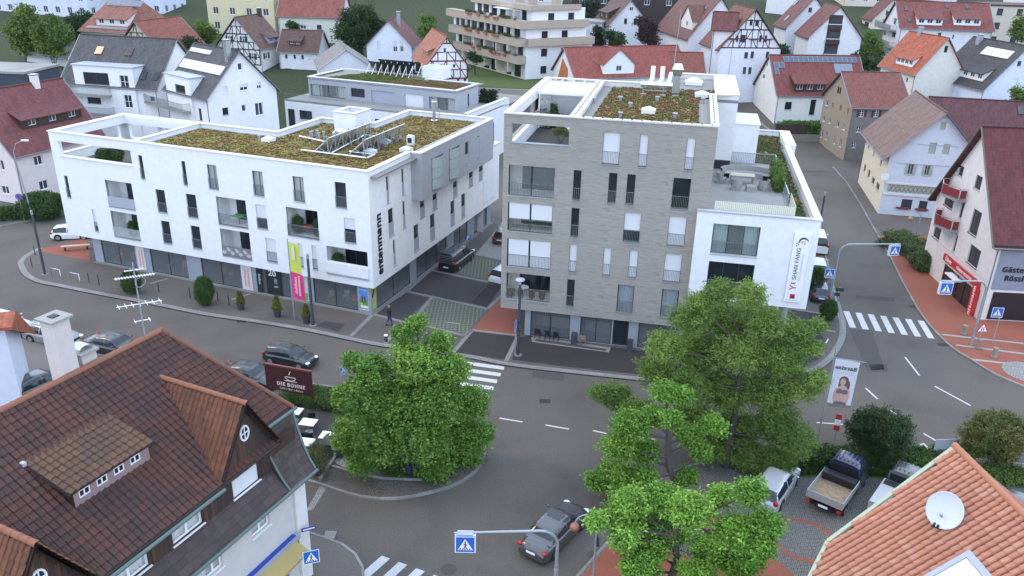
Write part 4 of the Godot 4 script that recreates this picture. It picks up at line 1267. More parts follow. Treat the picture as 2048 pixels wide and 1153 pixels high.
# q = [side, u0, u1, s_front, height, kind, windows]  kind: shed | gable
func dormer(H: Node,d: Dictionary,q: Array)->void:
	var sl: float=(d.hr-d.he)/(d.W/2)
	var sg:=1.0 if q[0]=="S" else -1.0
	var u0: float=q[1]; var u1: float=q[2]; var sf: float=q[3]; var hh: float=q[4]
	var y0: float=d.hr-sf*sl
	var y1:=y0+hh
	var F:=fr(Vector3(0,0,sg*sf),Vector3(sg,0,0))
	if sg<0:
		var t:=u0
		u0=-u1; u1=-t
	var n: int=q[6]
	var hl:=[]
	for i in n:
		var c:=lerpf(u0,u1,(i+0.5)/n)
		var ww:=minf(0.5,(u1-u0)/n*0.36)
		hl.append([c-ww,y0+hh*0.3,c+ww,y1-hh*0.14])
	var wm: Material=M[q[7]] if q.size()>7 else M.white
	var kind: String=q[5]
	var out:=rect(u0,y0-0.2,u1,y1)
	var rise:=0.0
	if kind=="gable":
		rise=(u1-u0)*0.42
		out=[Vector2(u0,y0-0.2),Vector2(u1,y0-0.2),Vector2(u1,y1),Vector2((u0+u1)/2,y1+rise),Vector2(u0,y1)]
	var o:=wall(H,"dormer",F,out,hl,wm,0.1)
	for w: Array in hl: window(o,I3,w[0],w[1],w[2],w[3],{frame=M.frame_white,cols=2 if w[2]-w[0]>0.6 else 1,deep=0.1,sill=false,glass=M.glass_mid})
	var deep:=hh/sl
	var rs:=0.0
	if kind=="shed":
		rs=minf(sl*0.5,0.45)
		deep=minf(hh/(sl-rs),sf-0.05)
	var sd:=Geo.new()
	for u: Array in [[u0,-1],[u1,1]]:
		var a:=Vector3(u[0],y0-0.2,0); var b:=Vector3(u[0],y1,0); var c:=Vector3(u[0],y1+rs*deep,-deep)
		if u[1]<0: sd.tri(c,a,b)
		else: sd.tri(a,c,b)
	gp(o,"dormer_cheek",sd,wm)
	var rg:=Geo.new()
	var ov:=0.22
	var rm: Material=rooftile(d.roof[0]*0.9,d.roof[1]*0.9,d.roof[2]*0.9,d.get("patch",0.0))
	if q.size()>8: rm=M[q[8]]
	var dn:=Vector3(0,-0.1,0)
	if kind=="shed":
		var a:=Vector3(u0-ov,y1+0.05-rs*ov*1.5,ov*1.5); var b:=Vector3(u1+ov,a.y,a.z); var c:=Vector3(u1+ov,y1+0.05+rs*deep,-deep-0.05); var e:=Vector3(u0-ov,c.y,c.z)
		rg.quad(a,b,c,e); rg.quad(a+dn,b+dn,b,a); rg.quad(b+dn,c+dn,c,b); rg.quad(e+dn,a+dn,a,e); rg.quad(b+dn,a+dn,e+dn,c+dn)
	else:
		var mu:=(u0+u1)/2
		var kk:=rise/(mu-u0)
		var back:=(hh+rise)/sl
		var yl:=y1-kk*ov+0.05; var yt:=y1+rise+0.05
		var A:=Vector3(u0-ov,yl,ov); var Bt:=Vector3(mu,yt,ov); var C:=Vector3(mu,yt,-back); var E2:=Vector3(u0-ov,yl,-deep)
		rg.quad(E2,A,Bt,C); rg.quad(A+dn,Bt+dn,Bt,A)
		var A2:=Vector3(u1+ov,yl,ov); var E3:=Vector3(u1+ov,yl,-deep)
		rg.quad(A2,E3,C,Bt); rg.quad(Bt+dn,A2+dn,A2,Bt)
	gp(o,"dormer_roof",rg,rm)

# half-timbering on a gable: t = [side, material, u spacing, lowest rail height]
func timber(H: Node,F: Transform3D,d: Dictionary,t: Array)->void:
	var half: float=(d.L if t[0] in ["S","N"] else d.W)/2
	var he: float=d.he; var hr: float=d.hr
	var m: Material=M[t[1]]
	var sl:=(hr-he)/half
	var width:=func(h: float)->float: return half-0.1 if h<=he else maxf(0.0,(hr-h)/sl-0.1)
	var beam:=func(a: Vector2,b: Vector2,w: float)->void:
		var dd:=b-a
		if dd.length()<0.2: return
		for q: Array in d.get("win",[]):
			if q[0]==t[0]:
				var mid:=(a+b)/2
				if mid.x>q[1]-0.05 and mid.x<q[3]+0.05 and mid.y>q[2]-0.05 and mid.y<q[4]+0.05 and dd.length()<1.6: return
		mi(H,"beam",boxmesh(Vector3(w,snappedf(dd.length(),0.05),0.05)),m,F*Transform3D(Basis(Vector3(0,0,1),dd.angle()-PI/2),Vector3((a.x+b.x)/2,(a.y+b.y)/2,0.02)))
	var low: float=t[3]
	var levels:=[low]
	var h:=low
	while h<hr-1.0:
		h+=t[4] if t.size()>4 else 1.35
		if h<hr-0.5: levels.append(h)
	for i in levels.size():
		var w0: float=width.call(levels[i])
		beam.call(Vector2(-w0,levels[i]),Vector2(w0,levels[i]),0.2 if i % 2==0 else 0.14)
		var h1: float=levels[i+1] if i+1<levels.size() else hr-0.3
		var n:=maxi(1,int(round(w0/t[2])))
		for k in range(-n,n+1):
			var u:=k*w0/n
			if absf(u)<=width.call(h1): beam.call(Vector2(u,levels[i]),Vector2(u,h1),0.14)
			var u2:=(k+0.9)*w0/n*(1 if k>=0 else 1)
			if k<n and (k+i) % 2==0:
				var b0:=Vector2(u+0.1,levels[i]); var b1:=Vector2((k+1)*w0/n-0.1,h1)
				if k>=0:
					b0=Vector2((k+1)*w0/n-0.1,levels[i]); b1=Vector2(u+0.1,h1)
				if absf(b1.x)<=width.call(h1): beam.call(b0,b1,0.12)
	for s: int in [-1,1]:
		mi(H,"beam",boxmesh(Vector3(0.2,snappedf(Vector2(half,hr-he).length(),0.05),0.05)),m,F*Transform3D(Basis(Vector3(0,0,1),s*atan2(half,hr-he)),Vector3(s*half/2,(he+hr)/2-0.12,0.025)))
		if low<he-0.5: beam.call(Vector2(s*(half-0.1),low),Vector2(s*(half-0.1),he),0.18)

func houses()->Array:
	return [
		{key="pink",called="house",label="pale pink house with red tiled roof and a wide brown dormer beside the street",x=-58.19,z=-95.55,yaw=69.2,L=12.19,W=10.07,he=6.06,hr=12.13,b=0.00,down=-1.0,eave=0.40,verge=0.30,wall=[0.700,0.620,0.610],roof=[0.170,0.050,0.048],win=[["S",-3.65,4.03,-2.55,5.11,"w"],["S",-3.63,1.13,-2.47,2.18,"w"],["W",2.69,3.89,3.29,5.05,"w"],["W",1.99,1.07,3.17,2.00,"w"]],dorm=[["S",-3.11,5.16,3.56,1.3,"shed",3,"wood_dark"]],chim=[[2.36,-0.23,0.9,0.7,"offwhite"]]},
		{key="greyL",called="house",label="white house with dark grey tiled roof and stacked steel balconies behind the corner building",x=-51.97,z=-112.28,yaw=-12.1,L=13.96,W=10.62,he=8.25,hr=13.57,b=2.40,down=-3.4,eave=0.40,verge=0.30,wall=[0.760,0.770,0.780],roof=[0.075,0.075,0.082],win=[["S",5.74,6.28,6.48,7.02,"w"],["S",-0.04,6.08,0.50,6.98,"d"]],baywin=[["S",-3.33,8.06,0.41,9.63,"d"],["S",2.00,7.83,3.26,9.49,"x"],["S",2.19,5.34,3.31,7.03,"x"],["S",-3.34,5.58,-1.32,6.78,"d"]],bay=[["S",-4.70,4.06,-4.00,10.44,0.3]],balc=[["S",-5.74,0.48,6.83,1.5,"rail"],["S",-5.76,0.51,4.33,1.5,"rail"]],sky=[["S",-3.86,1.32,-2.71,2.22],["S",0.62,1.32,1.73,2.22],["S",4.18,3.81,5.04,4.71],["S",5.93,3.79,6.87,4.69]]},
		{key="greyR",called="house",label="white gabled house with dark grey roof carrying pale solar panels and a small balcony",x=-37.68,z=-104.92,yaw=-40.3,L=9.93,W=9.60,he=8.36,hr=13.32,b=2.55,down=-3.5,eave=0.40,verge=0.30,wall=[0.760,0.770,0.780],roof=[0.075,0.075,0.082],win=[["E",-0.30,11.05,0.30,11.89,"w"],["E",-2.71,8.53,-2.03,9.37,"b"],["E",-0.29,8.58,0.77,9.38,"h"],["E",2.06,8.57,2.72,9.35,"h"],["E",1.52,5.27,2.64,6.85,"w"],["E",-3.03,5.93,-2.23,6.82,"d"],["E",-0.36,6.02,0.22,6.85,"w"],["S",-1.45,5.42,0.47,6.38,"d"],["S",2.47,5.20,3.17,6.72,"d"]],baywin=[["S",-1.95,8.11,0.47,9.13,"d"]],bay=[["S",-4.20,1.70,-4.00,10.13,0.3]],balc=[["S",-8.51,1.22,6.12,1.4,"rail"]],sol=[["S",-4.87,0.51,0.01,0.98,"solar_white",2,1],["S",-4.87,1.76,4.87,2.71,"solar_white",7,1]],chim=[[4.12,-0.96,1.2,0.6,"chrome"]]},
		{key="redfach",called="house",label="half-timbered gabled house with wine red beams and an orange tiled roof",x=-12.40,z=-132.89,yaw=-73.9,L=11.79,W=6.55,he=6.64,hr=10.80,b=4.65,down=-4.0,eave=0.30,verge=0.25,wall=[0.740,0.740,0.760],roof=[0.360,0.130,0.070],win=[["E",-1.10,6.16,-0.62,6.78,"w"],["E",0.90,6.13,1.38,6.75,"w"],["E",-1.97,4.26,-1.37,4.80,"w"],["E",1.53,4.11,2.01,4.73,"w"],["E",2.57,4.05,3.11,4.72,"w"],["E",-0.51,8.46,-0.03,9.14,"w"]],dorm=[["S",-0.90,4.26,2.50,0.9,"shed",2,"wood"]],timber=[["E","timber_red",1.1,4.60,1.3]]},
		{key="blackfach",called="house",label="half-timbered house with dark beams and green shutters under a red-brown roof",x=-51.27,z=-161.35,yaw=75.4,L=8.55,W=9.05,he=6.05,hr=11.15,b=3.59,down=-0.2,eave=0.40,verge=0.30,wall=[0.720,0.710,0.700],roof=[0.135,0.070,0.050],win=[["W",-2.07,6.68,-1.25,7.75,"g"],["W",0.94,6.72,1.74,7.84,"g"],["W",2.59,3.75,3.37,4.85,"g"],["S",-2.83,3.74,-1.73,4.80,"g"]],dorm=[["S",-0.61,2.99,4.36,1.2,"shed",2,"bluegrey"]],chim=[[3.78,-0.20,1.0,0.7,"frame_dark"]],timber=[["W","timber_brown",1.0,2.80,1.35]]},
		{key="brown",called="house",label="small white house with a brown roof and twin dormer windows",x=-41.18,z=-161.76,yaw=-4.6,L=7.49,W=6.98,he=5.66,hr=8.97,b=3.29,down=-0.2,eave=0.40,verge=0.30,wall=[0.700,0.710,0.740],roof=[0.105,0.055,0.042],win=[["S",-2.68,3.97,-2.10,4.89,"w"],["S",-1.05,3.96,-0.49,4.88,"w"],["S",0.46,3.94,1.06,4.86,"w"],["S",1.98,3.70,2.68,4.84,"b"],["S",-2.81,1.32,-1.63,2.29,"x"],["S",-0.96,1.29,0.72,2.07,"d"]],dorm=[["S",-1.87,0.41,2.72,1.0,"shed",2,"wood_dark"]]},
		{key="greysmall",called="house",label="low white building with a pale grey metal roof in front of the tree",x=-28.97,z=-139.28,yaw=106.1,L=11.25,W=8.44,he=4.95,hr=7.81,b=4.60,down=-3.0,eave=0.40,verge=0.30,wall=[0.660,0.680,0.740],roof=[0.240,0.220,0.205],verge_mat=M.frame_white},
		{key="white",called="house",label="white gabled house with a red-brown roof and one chimney beside the big tree",x=-23.85,z=-162.29,yaw=87.8,L=10.38,W=8.45,he=6.17,hr=10.52,b=4.28,down=-0.2,eave=0.40,verge=0.30,wall=[0.720,0.750,0.820],roof=[0.170,0.055,0.050],win=[["W",-2.17,5.08,-1.55,6.81,"b"],["W",0.76,5.02,1.52,6.86,"h"],["W",2.06,5.06,2.70,6.97,"h"]],chim=[[-1.19,-1.20,1.2,0.6,"bluegrey"]]},
		{key="red1",called="house",label="long low house with a weathered red tiled roof behind the brick building",x=23.39,z=-144.79,yaw=0.9,L=16.36,W=7.18,he=4.66,hr=7.58,b=4.32,down=-1.9,eave=0.40,verge=0.30,wall=[0.760,0.770,0.780],roof=[0.240,0.055,0.035],patch=1.0},
		{key="red2",called="house",label="white gabled house with an orange timber gable panel and long red roof",x=17.67,z=-143.06,yaw=19.6,L=20.81,W=9.72,he=5.45,hr=9.48,b=3.35,down=-1.2,eave=0.40,verge=0.30,wall=[0.760,0.770,0.780],roof=[0.250,0.060,0.042]},
		{key="bigfach",called="house",label="tall white house with a half-timbered gable and brown-red roof",x=39.51,z=-150.38,yaw=96.8,L=9.86,W=10.92,he=7.77,hr=14.13,b=5.08,down=-1.8,eave=0.40,verge=0.30,wall=[0.700,0.700,0.760],roof=[0.190,0.075,0.050],trim=M.timber_brown,verge_mat=M.timber_brown,win=[["W",-0.77,11.49,-0.23,12.43,"q"],["W",0.25,11.43,0.91,12.39,"q"],["W",-2.79,8.79,-2.41,9.81,"q"],["W",-2.04,8.72,-1.14,9.90,"q"],["W",1.29,8.82,1.75,9.85,"q"],["W",2.22,8.83,2.70,9.86,"q"],["W",-0.96,5.99,-0.30,7.05,"o"],["W",0.16,6.04,0.74,7.17,"o"],["W",2.90,6.07,3.46,7.15,"o"],["W",-0.87,3.36,-0.29,4.54,"o"],["W",0.12,3.36,0.70,4.52,"o"]],timber=[["W","timber_brown",1.15,7.77,1.5]]},
		{key="bigwing",called="house",label="white wing with a plain red roof joined to the half-timbered house",x=35.66,z=-147.55,yaw=-13.5,L=3.62,W=4.10,he=9.91,hr=12.31,b=6.14,down=-3.3,eave=0.40,verge=0.30,wall=[0.720,0.700,0.720],roof=[0.150,0.045,0.045],trim=M.timber_brown},
		{key="solar",called="house",label="house with red roof covered in solar panels and a flag hung below its dormer",x=49.67,z=-140.93,yaw=5.3,L=15.04,W=10.22,he=3.68,hr=9.02,b=3.35,down=-1.5,eave=0.40,verge=0.30,wall=[0.740,0.740,0.700],roof=[0.190,0.050,0.040],win=[["W",-1.21,7.09,-0.75,7.68,"k"],["W",-2.17,4.92,-1.41,5.58,"k"],["S",-6.01,0.96,-4.85,2.22,"d"],["S",-1.71,0.10,-0.77,2.62,"d"]],sol=[["S",-5.56,0.24,7.11,1.02,"solar",15,1],["S",-7.42,1.05,-5.60,1.89,"solar",2,1],["S",-7.42,1.91,-6.71,2.75,"solar",1,1],["S",2.93,1.21,6.04,2.51,"solar_grey",3,1]],dorm=[["S",-4.80,0.43,5.01,1.5,"shed",3,"wood_dark"]]},
		{key="old",called="house",label="old weathered stone house with a red tiled roof beside the narrow street",x=52.17,z=-123.37,yaw=4.1,L=8.41,W=9.92,he=7.76,hr=11.76,b=0.48,down=-1.0,eave=0.40,verge=0.30,wall=[0.300,0.250,0.190],roof=[0.230,0.060,0.045],wall_S=[0.210,0.190,0.175],patch=0.6,win=[["S",-3.10,6.16,-2.36,7.13,"r"],["S",-0.92,6.18,-0.18,7.09,"r"],["S",-3.08,3.96,-2.42,4.79,"x"],["S",-3.25,1.64,-2.71,2.57,"x"],["W",-0.90,8.52,-0.30,9.52,"k"],["W",-0.18,8.55,0.42,9.55,"k"],["W",-3.94,6.19,-3.24,7.08,"w"],["W",-1.68,6.26,-1.18,7.01,"s"],["W",0.90,6.26,1.60,7.18,"s"],["W",3.53,6.24,3.97,7.15,"s"],["W",-4.10,3.76,-3.34,4.58,"w"],["W",-1.81,3.88,-1.25,4.72,"w"],["W",0.94,3.91,1.62,4.80,"w"],["W",2.92,3.93,3.74,4.74,"w"],["W",-3.84,1.24,-3.26,2.52,"w"],["W",-2.10,1.34,-1.54,2.49,"w"],["W",0.92,1.32,1.32,2.52,"w"],["W",2.92,1.38,3.46,2.57,"w"]]},
		{key="cream",called="house",label="cream inn with a plain brown roof and pale gable on the right street corner",x=49.45,z=-98.72,yaw=78.1,L=14.20,W=9.67,he=7.42,hr=12.39,b=0.00,down=-1.0,eave=0.75,verge=0.60,wall=[0.620,0.640,0.700],roof=[0.200,0.125,0.100],wall_N=[0.660,0.600,0.460],win=[["W",-0.22,10.43,0.32,11.31,"c"],["W",-0.90,7.64,-0.14,8.92,"c"],["W",0.58,7.69,1.30,8.85,"c"],["W",-2.62,5.05,-2.00,6.29,"p"],["W",-0.81,5.07,-0.25,6.27,"p"],["W",-2.52,0.89,-1.34,2.10,"o"],["W",-0.59,0.83,0.33,2.06,"o"],["N",-7.00,5.36,-6.48,5.76,"o"],["N",-5.30,5.24,-4.56,5.81,"o"],["N",-1.52,5.16,-0.86,5.72,"o"],["N",3.07,5.11,3.89,5.67,"o"],["N",-5.32,2.22,-4.10,3.11,"o"],["N",-2.35,2.21,-1.07,3.17,"o"],["N",0.60,2.17,2.08,2.99,"o"],["N",3.42,2.24,5.10,3.07,"o"]]},
		{key="maroon",called="house",label="long barn-like house with a dark wine red pantiled roof behind the inn",x=68.01,z=-109.23,yaw=-11.8,L=24.62,W=11.20,he=5.33,hr=10.78,b=0.01,down=-1.0,eave=0.40,verge=0.30,wall=[0.600,0.580,0.560],roof=[0.105,0.035,0.040],sky=[["S",-1.72,0.61,-1.02,1.51]]},
		{key="orange",called="house",label="cream house with a bright orange tiled roof and one shed dormer",x=65.74,z=-136.47,yaw=-80.7,L=9.79,W=8.22,he=5.71,hr=10.87,b=5.71,down=-4.5,eave=0.40,verge=0.30,wall=[0.700,0.680,0.620],roof=[0.380,0.100,0.045],win=[["E",-0.19,8.68,0.41,9.68,"k"],["S",2.50,3.78,3.16,4.53,"w"]],dorm=[["S",-1.42,3.05,3.78,1.2,"shed",4,"white"]],chim=[[-2.08,-0.10,0.8,0.6,"bluegrey"]]},
		{key="dgrey",called="house",label="pale blue house with dark grey roof, a wide dormer and a white solar panel",x=74.96,z=-132.11,yaw=-81.8,L=12.32,W=10.77,he=4.73,hr=10.82,b=5.41,down=-4.9,eave=0.40,verge=0.30,wall=[0.660,0.720,0.840],roof=[0.062,0.058,0.058],win=[["E",-1.04,7.95,-0.42,8.66,"o"],["E",-0.91,4.97,-0.21,6.12,"b"],["S",-5.11,2.76,-4.53,3.39,"w"]],sol=[["S",-1.30,0.91,5.01,1.94,"solar_white",3,1]],dorm=[["S",-3.92,4.56,4.85,1.25,"shed",5,"white"]],chim=[[-3.98,-0.59,0.5,0.7,"bluegrey"]]},
		{key="long",called="house",label="long white house with red roof, two wide dormers and orange framed balconies",x=84.50,z=-172.60,yaw=-8.1,L=17.06,W=11.29,he=7.46,hr=11.88,b=7.63,down=-1.0,eave=0.40,verge=0.30,wall=[0.700,0.700,0.740],roof=[0.190,0.052,0.042],win=[["W",-0.09,7.33,2.09,8.65,"w"],["W",-5.54,9.59,-4.83,10.32,"w"],["W",-5.54,4.67,-3.77,5.63,"w"],["W",0.79,5.07,3.33,5.99,"d"],["W",-5.12,1.68,-2.98,2.32,"w"],["S",-1.37,5.59,-0.63,6.59,"w"],["S",1.39,5.39,1.79,6.31,"w"],["S",3.08,5.05,3.56,6.47,"b"],["S",6.23,5.36,7.05,6.19,"d"]],balc=[["W",-8.79,3.35,6.41,1.3,"rail"],["W",-8.55,4.74,3.34,1.3,"rail"]],sky=[["S",-7.43,1.34,-6.73,2.24],["S",-7.17,3.79,-6.47,4.69],["S",0.35,0.49,1.05,1.39],["S",4.13,0.52,4.83,1.42]],dorm=[["S",-5.52,-0.82,5.20,1.3,"shed",3,"white"],["S",1.41,6.27,4.98,1.3,"shed",3,"white"]]},
		{key="stripe1",called="house",label="white gabled house with a dark brown boarded strip of balconies down its gable",x=61.84,z=-169.69,yaw=87.6,L=8.96,W=10.05,he=6.58,hr=12.21,b=6.53,down=-0.4,eave=0.40,verge=0.30,wall=[0.700,0.710,0.740],roof=[0.170,0.055,0.045],trim=M.timber_brown},
		{key="stripe0",called="house",label="white gabled house with roof windows behind the half-timbered gable",x=60.51,z=-180.75,yaw=91.0,L=7.65,W=10.07,he=6.46,hr=12.30,b=7.35,down=-0.2,eave=0.40,verge=0.30,wall=[0.700,0.710,0.740],roof=[0.175,0.065,0.050],trim=M.timber_brown,win=[["W",-0.99,9.34,-0.27,10.27,"o"]],sky=[["N",2.48,1.05,3.68,1.95],["N",-0.67,3.50,0.53,4.40]]},
		{key="far3",called="house",label="far white and yellow gabled house with balconies at the top edge",x=86.80,z=-203.03,yaw=88.4,L=6.10,W=8.19,he=6.76,hr=11.28,b=7.27,down=-0.2,eave=0.40,verge=0.30,wall=[0.720,0.690,0.580],roof=[0.160,0.050,0.045],trim=M.timber_brown,win=[["W",-1.30,7.57,-0.66,8.77,"o"],["N",-1.41,4.77,1.35,5.76,"o"]]},
		{key="whitefar",called="house",label="white gabled house with long brown roof among dark shrubs",x=21.33,z=-177.48,yaw=101.8,L=10.37,W=8.31,he=6.36,hr=10.92,b=7.62,down=-0.3,eave=0.40,verge=0.30,wall=[0.720,0.730,0.770],roof=[0.130,0.070,0.052],win=[["W",-1.13,6.32,-0.49,7.37,"d"],["W",0.89,6.25,1.55,7.38,"d"],["W",-0.18,8.83,0.64,9.57,"w"]],dorm=[["N",-3.05,3.11,3.79,1.6,"shed",2,"wood_dark"]]},
		{key="mid",called="house",label="white house with a large red-brown roof and two slim roof windows",x=35.80,z=-168.67,yaw=98.8,L=19.09,W=11.17,he=7.18,hr=14.16,b=5.89,down=-0.2,eave=0.40,verge=0.30,wall=[0.720,0.710,0.720],roof=[0.170,0.075,0.055],trim=M.timber_brown,sky=[["N",-2.37,1.56,-1.17,2.46],["N",-7.28,1.51,-6.08,2.41]],dorm=[["N",-8.72,-2.44,4.66,1.6,"gable",1,"offwhite"]]},
		{key="fachS",called="house",label="barn with a plain red-orange tiled roof and a timbered gable end",x=-63.47,z=-149.60,yaw=73.0,L=11.38,W=8.53,he=5.31,hr=9.53,b=5.29,down=-2.2,eave=0.40,verge=0.30,wall=[0.500,0.440,0.340],roof=[0.250,0.070,0.045],timber=[["W","timber_brown",1.0,3.20,1.5]]},
		{key="redwide",called="house",label="wide pale yellow house with a broad red roof at the top edge",x=-43.30,z=-181.82,yaw=-1.7,L=13.28,W=9.52,he=6.26,hr=10.70,b=7.40,down=-0.2,eave=0.40,verge=0.30,wall=[0.660,0.660,0.580],roof=[0.230,0.070,0.055],win=[["S",-2.06,3.51,-0.88,4.26,"w"],["S",1.40,3.47,2.40,4.42,"o"]]},
		{key="hipsolar",called="house",label="red hipped house with grey solar sheets all over its roof",x=-71.70,z=-156.09,yaw=-14.8,L=9.74,W=13.50,he=5.68,hr=11.08,b=7.02,down=-2.9,eave=0.40,verge=0.30,wall=[0.550,0.480,0.400],roof=[0.260,0.100,0.070],hip=3.0,sol=[["S",-2.49,0.99,4.77,2.13,"solar_grey",6,2],["S",-3.62,6.19,4.77,6.62,"solar_grey",7,1]],dorm=[["S",-1.91,4.57,5.91,1.3,"shed",3,"offwhite"]]},
		{key="garage",called="house",label="low house with a dark grey roof in front of the round trees",x=-88.45,z=-159.80,yaw=-17.5,L=10.17,W=4.39,he=3.84,hr=5.74,b=3.19,down=-0.2,eave=0.40,verge=0.30,wall=[0.660,0.680,0.720],roof=[0.070,0.070,0.078],win=[["S",1.99,1.15,2.93,2.06,"w"]]},
		{key="intern",called="house",label="white gabled shop house with red balconies and a dark wine red tiled roof",x=47.70,z=-68.97,yaw=-3.7,L=15.00,W=12.47,he=7.39,hr=15.27,b=0.00,down=-1.0,eave=0.50,verge=0.50,wall=[0.700,0.650,0.630],roof=[0.115,0.025,0.028],trim=M.rail,verge_mat=M.verge_wood,win=[["W",-3.36,10.22,-2.42,11.14,"o"],["W",0.10,9.98,1.24,11.18,"o"],["W",-4.63,7.02,-2.77,7.83,"q"],["W",-1.29,6.82,-0.69,8.30,"o"],["W",1.07,6.24,2.63,8.41,"q"],["W",-5.27,3.60,-3.81,5.12,"q"],["W",-0.87,3.71,-0.43,5.26,"o"],["W",2.07,3.81,4.05,5.48,"q"]]},
	]

# ---------------------------------------------------------------- tiles laid one by one
var cam_xf:=I3
func in_view(p: Vector3)->bool:
	var q:=cam_xf.affine_inverse()*p
	if q.z>-1: return false
	return absf(q.x/-q.z)<0.65 and absf(q.y/-q.z)<0.37

func tile_mesh(tw: float,tl: float,barrel:=false)->ArrayMesh:
	var g:=Geo.new()
	var prof:=[[-0.46,0.014],[-0.3,0.0],[-0.08,0.012],[0.1,0.042],[0.26,0.052],[0.38,0.042],[0.46,0.005]]
	if barrel: prof=[[-0.44,-0.03],[-0.36,0.035],[-0.18,0.068],[0.06,0.076],[0.26,0.06],[0.37,0.02],[0.42,-0.035]]
	var z0:=-tl*0.58; var z1:=tl*0.58
	for i in prof.size()-1:
		var a: Array=prof[i]; var b: Array=prof[i+1]
		var lift:=0.045
		g.quad(Vector3(a[0]*tw,a[1]+lift,z1),Vector3(b[0]*tw,b[1]+lift,z1),Vector3(b[0]*tw,b[1],z0),Vector3(a[0]*tw,a[1],z0))
		g.quad(Vector3(a[0]*tw,a[1]+lift-0.045,z1),Vector3(b[0]*tw,b[1]+lift-0.045,z1),Vector3(b[0]*tw,b[1]+lift,z1),Vector3(a[0]*tw,a[1]+lift,z1))
	return g.mesh()

# F: x along the ridge, z down the slope, y off the slope. field: outline in (x, z)
func lay_tiles(parent: Node3D,F: Transform3D,field: Array,tw: float,tl: float,tones: Array,most: int,sd: int,barrel:=false)->void:
	rng.seed=sd
	var mesh:=tile_mesh(tw,tl,barrel)
	var pg:=PackedVector2Array(field)
	var lo:=pg[0]; var hi:=pg[0]
	for p in pg:
		lo=lo.min(p); hi=hi.max(p)
	var spots:=[]
	var rows:=int((hi.y-lo.y)/tl)+1
	var cols:=int((hi.x-lo.x)/tw)+1
	var W:=parent.global_transform*F
	var nz:=FastNoiseLite.new()
	nz.seed=sd; nz.frequency=0.25; nz.fractal_octaves=3
	for j in rows:
		for i in cols:
			var p:=Vector2(lo.x+(i+0.5)*tw,lo.y+(j+0.5)*tl)
			if not Geometry2D.is_point_in_polygon(p,pg): continue
			var wp:=W*Vector3(p.x,0,p.y)
			if not in_view(wp) and (W*Vector3(p.x,0,p.y)).distance_to(Vector3(0,29,0))>48: continue
			var t:=Transform3D(Basis(Vector3.UP,rng.randf_range(-0.012,0.012))*Basis(Vector3.RIGHT,rng.randf_range(-0.008,0.008)),Vector3(p.x+rng.randf_range(-0.006,0.006),rng.randf_range(0,0.006),p.y+rng.randf_range(-0.008,0.008)))
			var tone:=int(clampf((nz.get_noise_2d(p.x*1.7,p.y*1.7)*0.9+0.5+rng.randf_range(-0.38,0.38))*tones.size(),0,tones.size()-1))
			spots.append([wp.distance_to(Vector3(0,29,0))+(0.0 if in_view(wp) else 1000.0),F*t,tone])
	spots.sort_custom(func(a,b): return a[0]<b[0])
	var mats:=[]
	for c: Color in tones:
		var m:=flat(c.r,c.g,c.b,0.8)
		m.albedo_texture=M.t_plaster
		tri_mat(m,1.1)
		mats.append(m)
	var xs:=[]; var cs:=[]
	for i in spots.size():
		if i<most: mi(parent,"roof_tile",mesh,mats[spots[i][2]],spots[i][1])
		else:
			xs.append(spots[i][1]); cs.append(tones[spots[i][2]])
	if xs.size():
		var o:=copies(parent,"roof_tile_field",mesh,M.tint,xs,cs)
		o.set_meta("kind","stuff")

func ridge_row(parent: Node,called: String,a: Vector3,b: Vector3,mat: Material,r:=0.13)->void:
	var n:=maxi(1,int((b-a).length()/0.36))
	var d:=(b-a)/n
	var y:=d.normalized()
	var x:=y.cross(Vector3.UP).normalized()
	var z:=x.cross(y)
	var g:=Geo.new()
	for k in 5:
		var p:=PI*k/5.0; var q:=PI*(k+1)/5.0
		var L:=d.length()
		var P0:=Vector3(cos(p),0,sin(p)); var P1:=Vector3(cos(q),0,sin(q))
		g.smooth_quad(P1*r+Vector3(0,0,0),P0*r,P0*(r*1.14)+Vector3(0,L*1.08,0),P1*(r*1.14)+Vector3(0,L*1.08,0),P1,P0,P0,P1)
	var m:=g.mesh()
	for i in n: mi(parent,called,m,mat,Transform3D(Basis(x,y,z),a+d*i))

func gable_end(parent: Node3D,F: Transform3D,uc: float,half: float,h0: float,he: float,ha: float,hole: Array)->MeshInstance3D:
	return wall(parent,"dormer_wall",F,[Vector2(uc-half,h0),Vector2(uc+half,h0),Vector2(uc+half,he),Vector2(uc,ha),Vector2(uc-half,he)],hole,M.wood_dark,0.1)

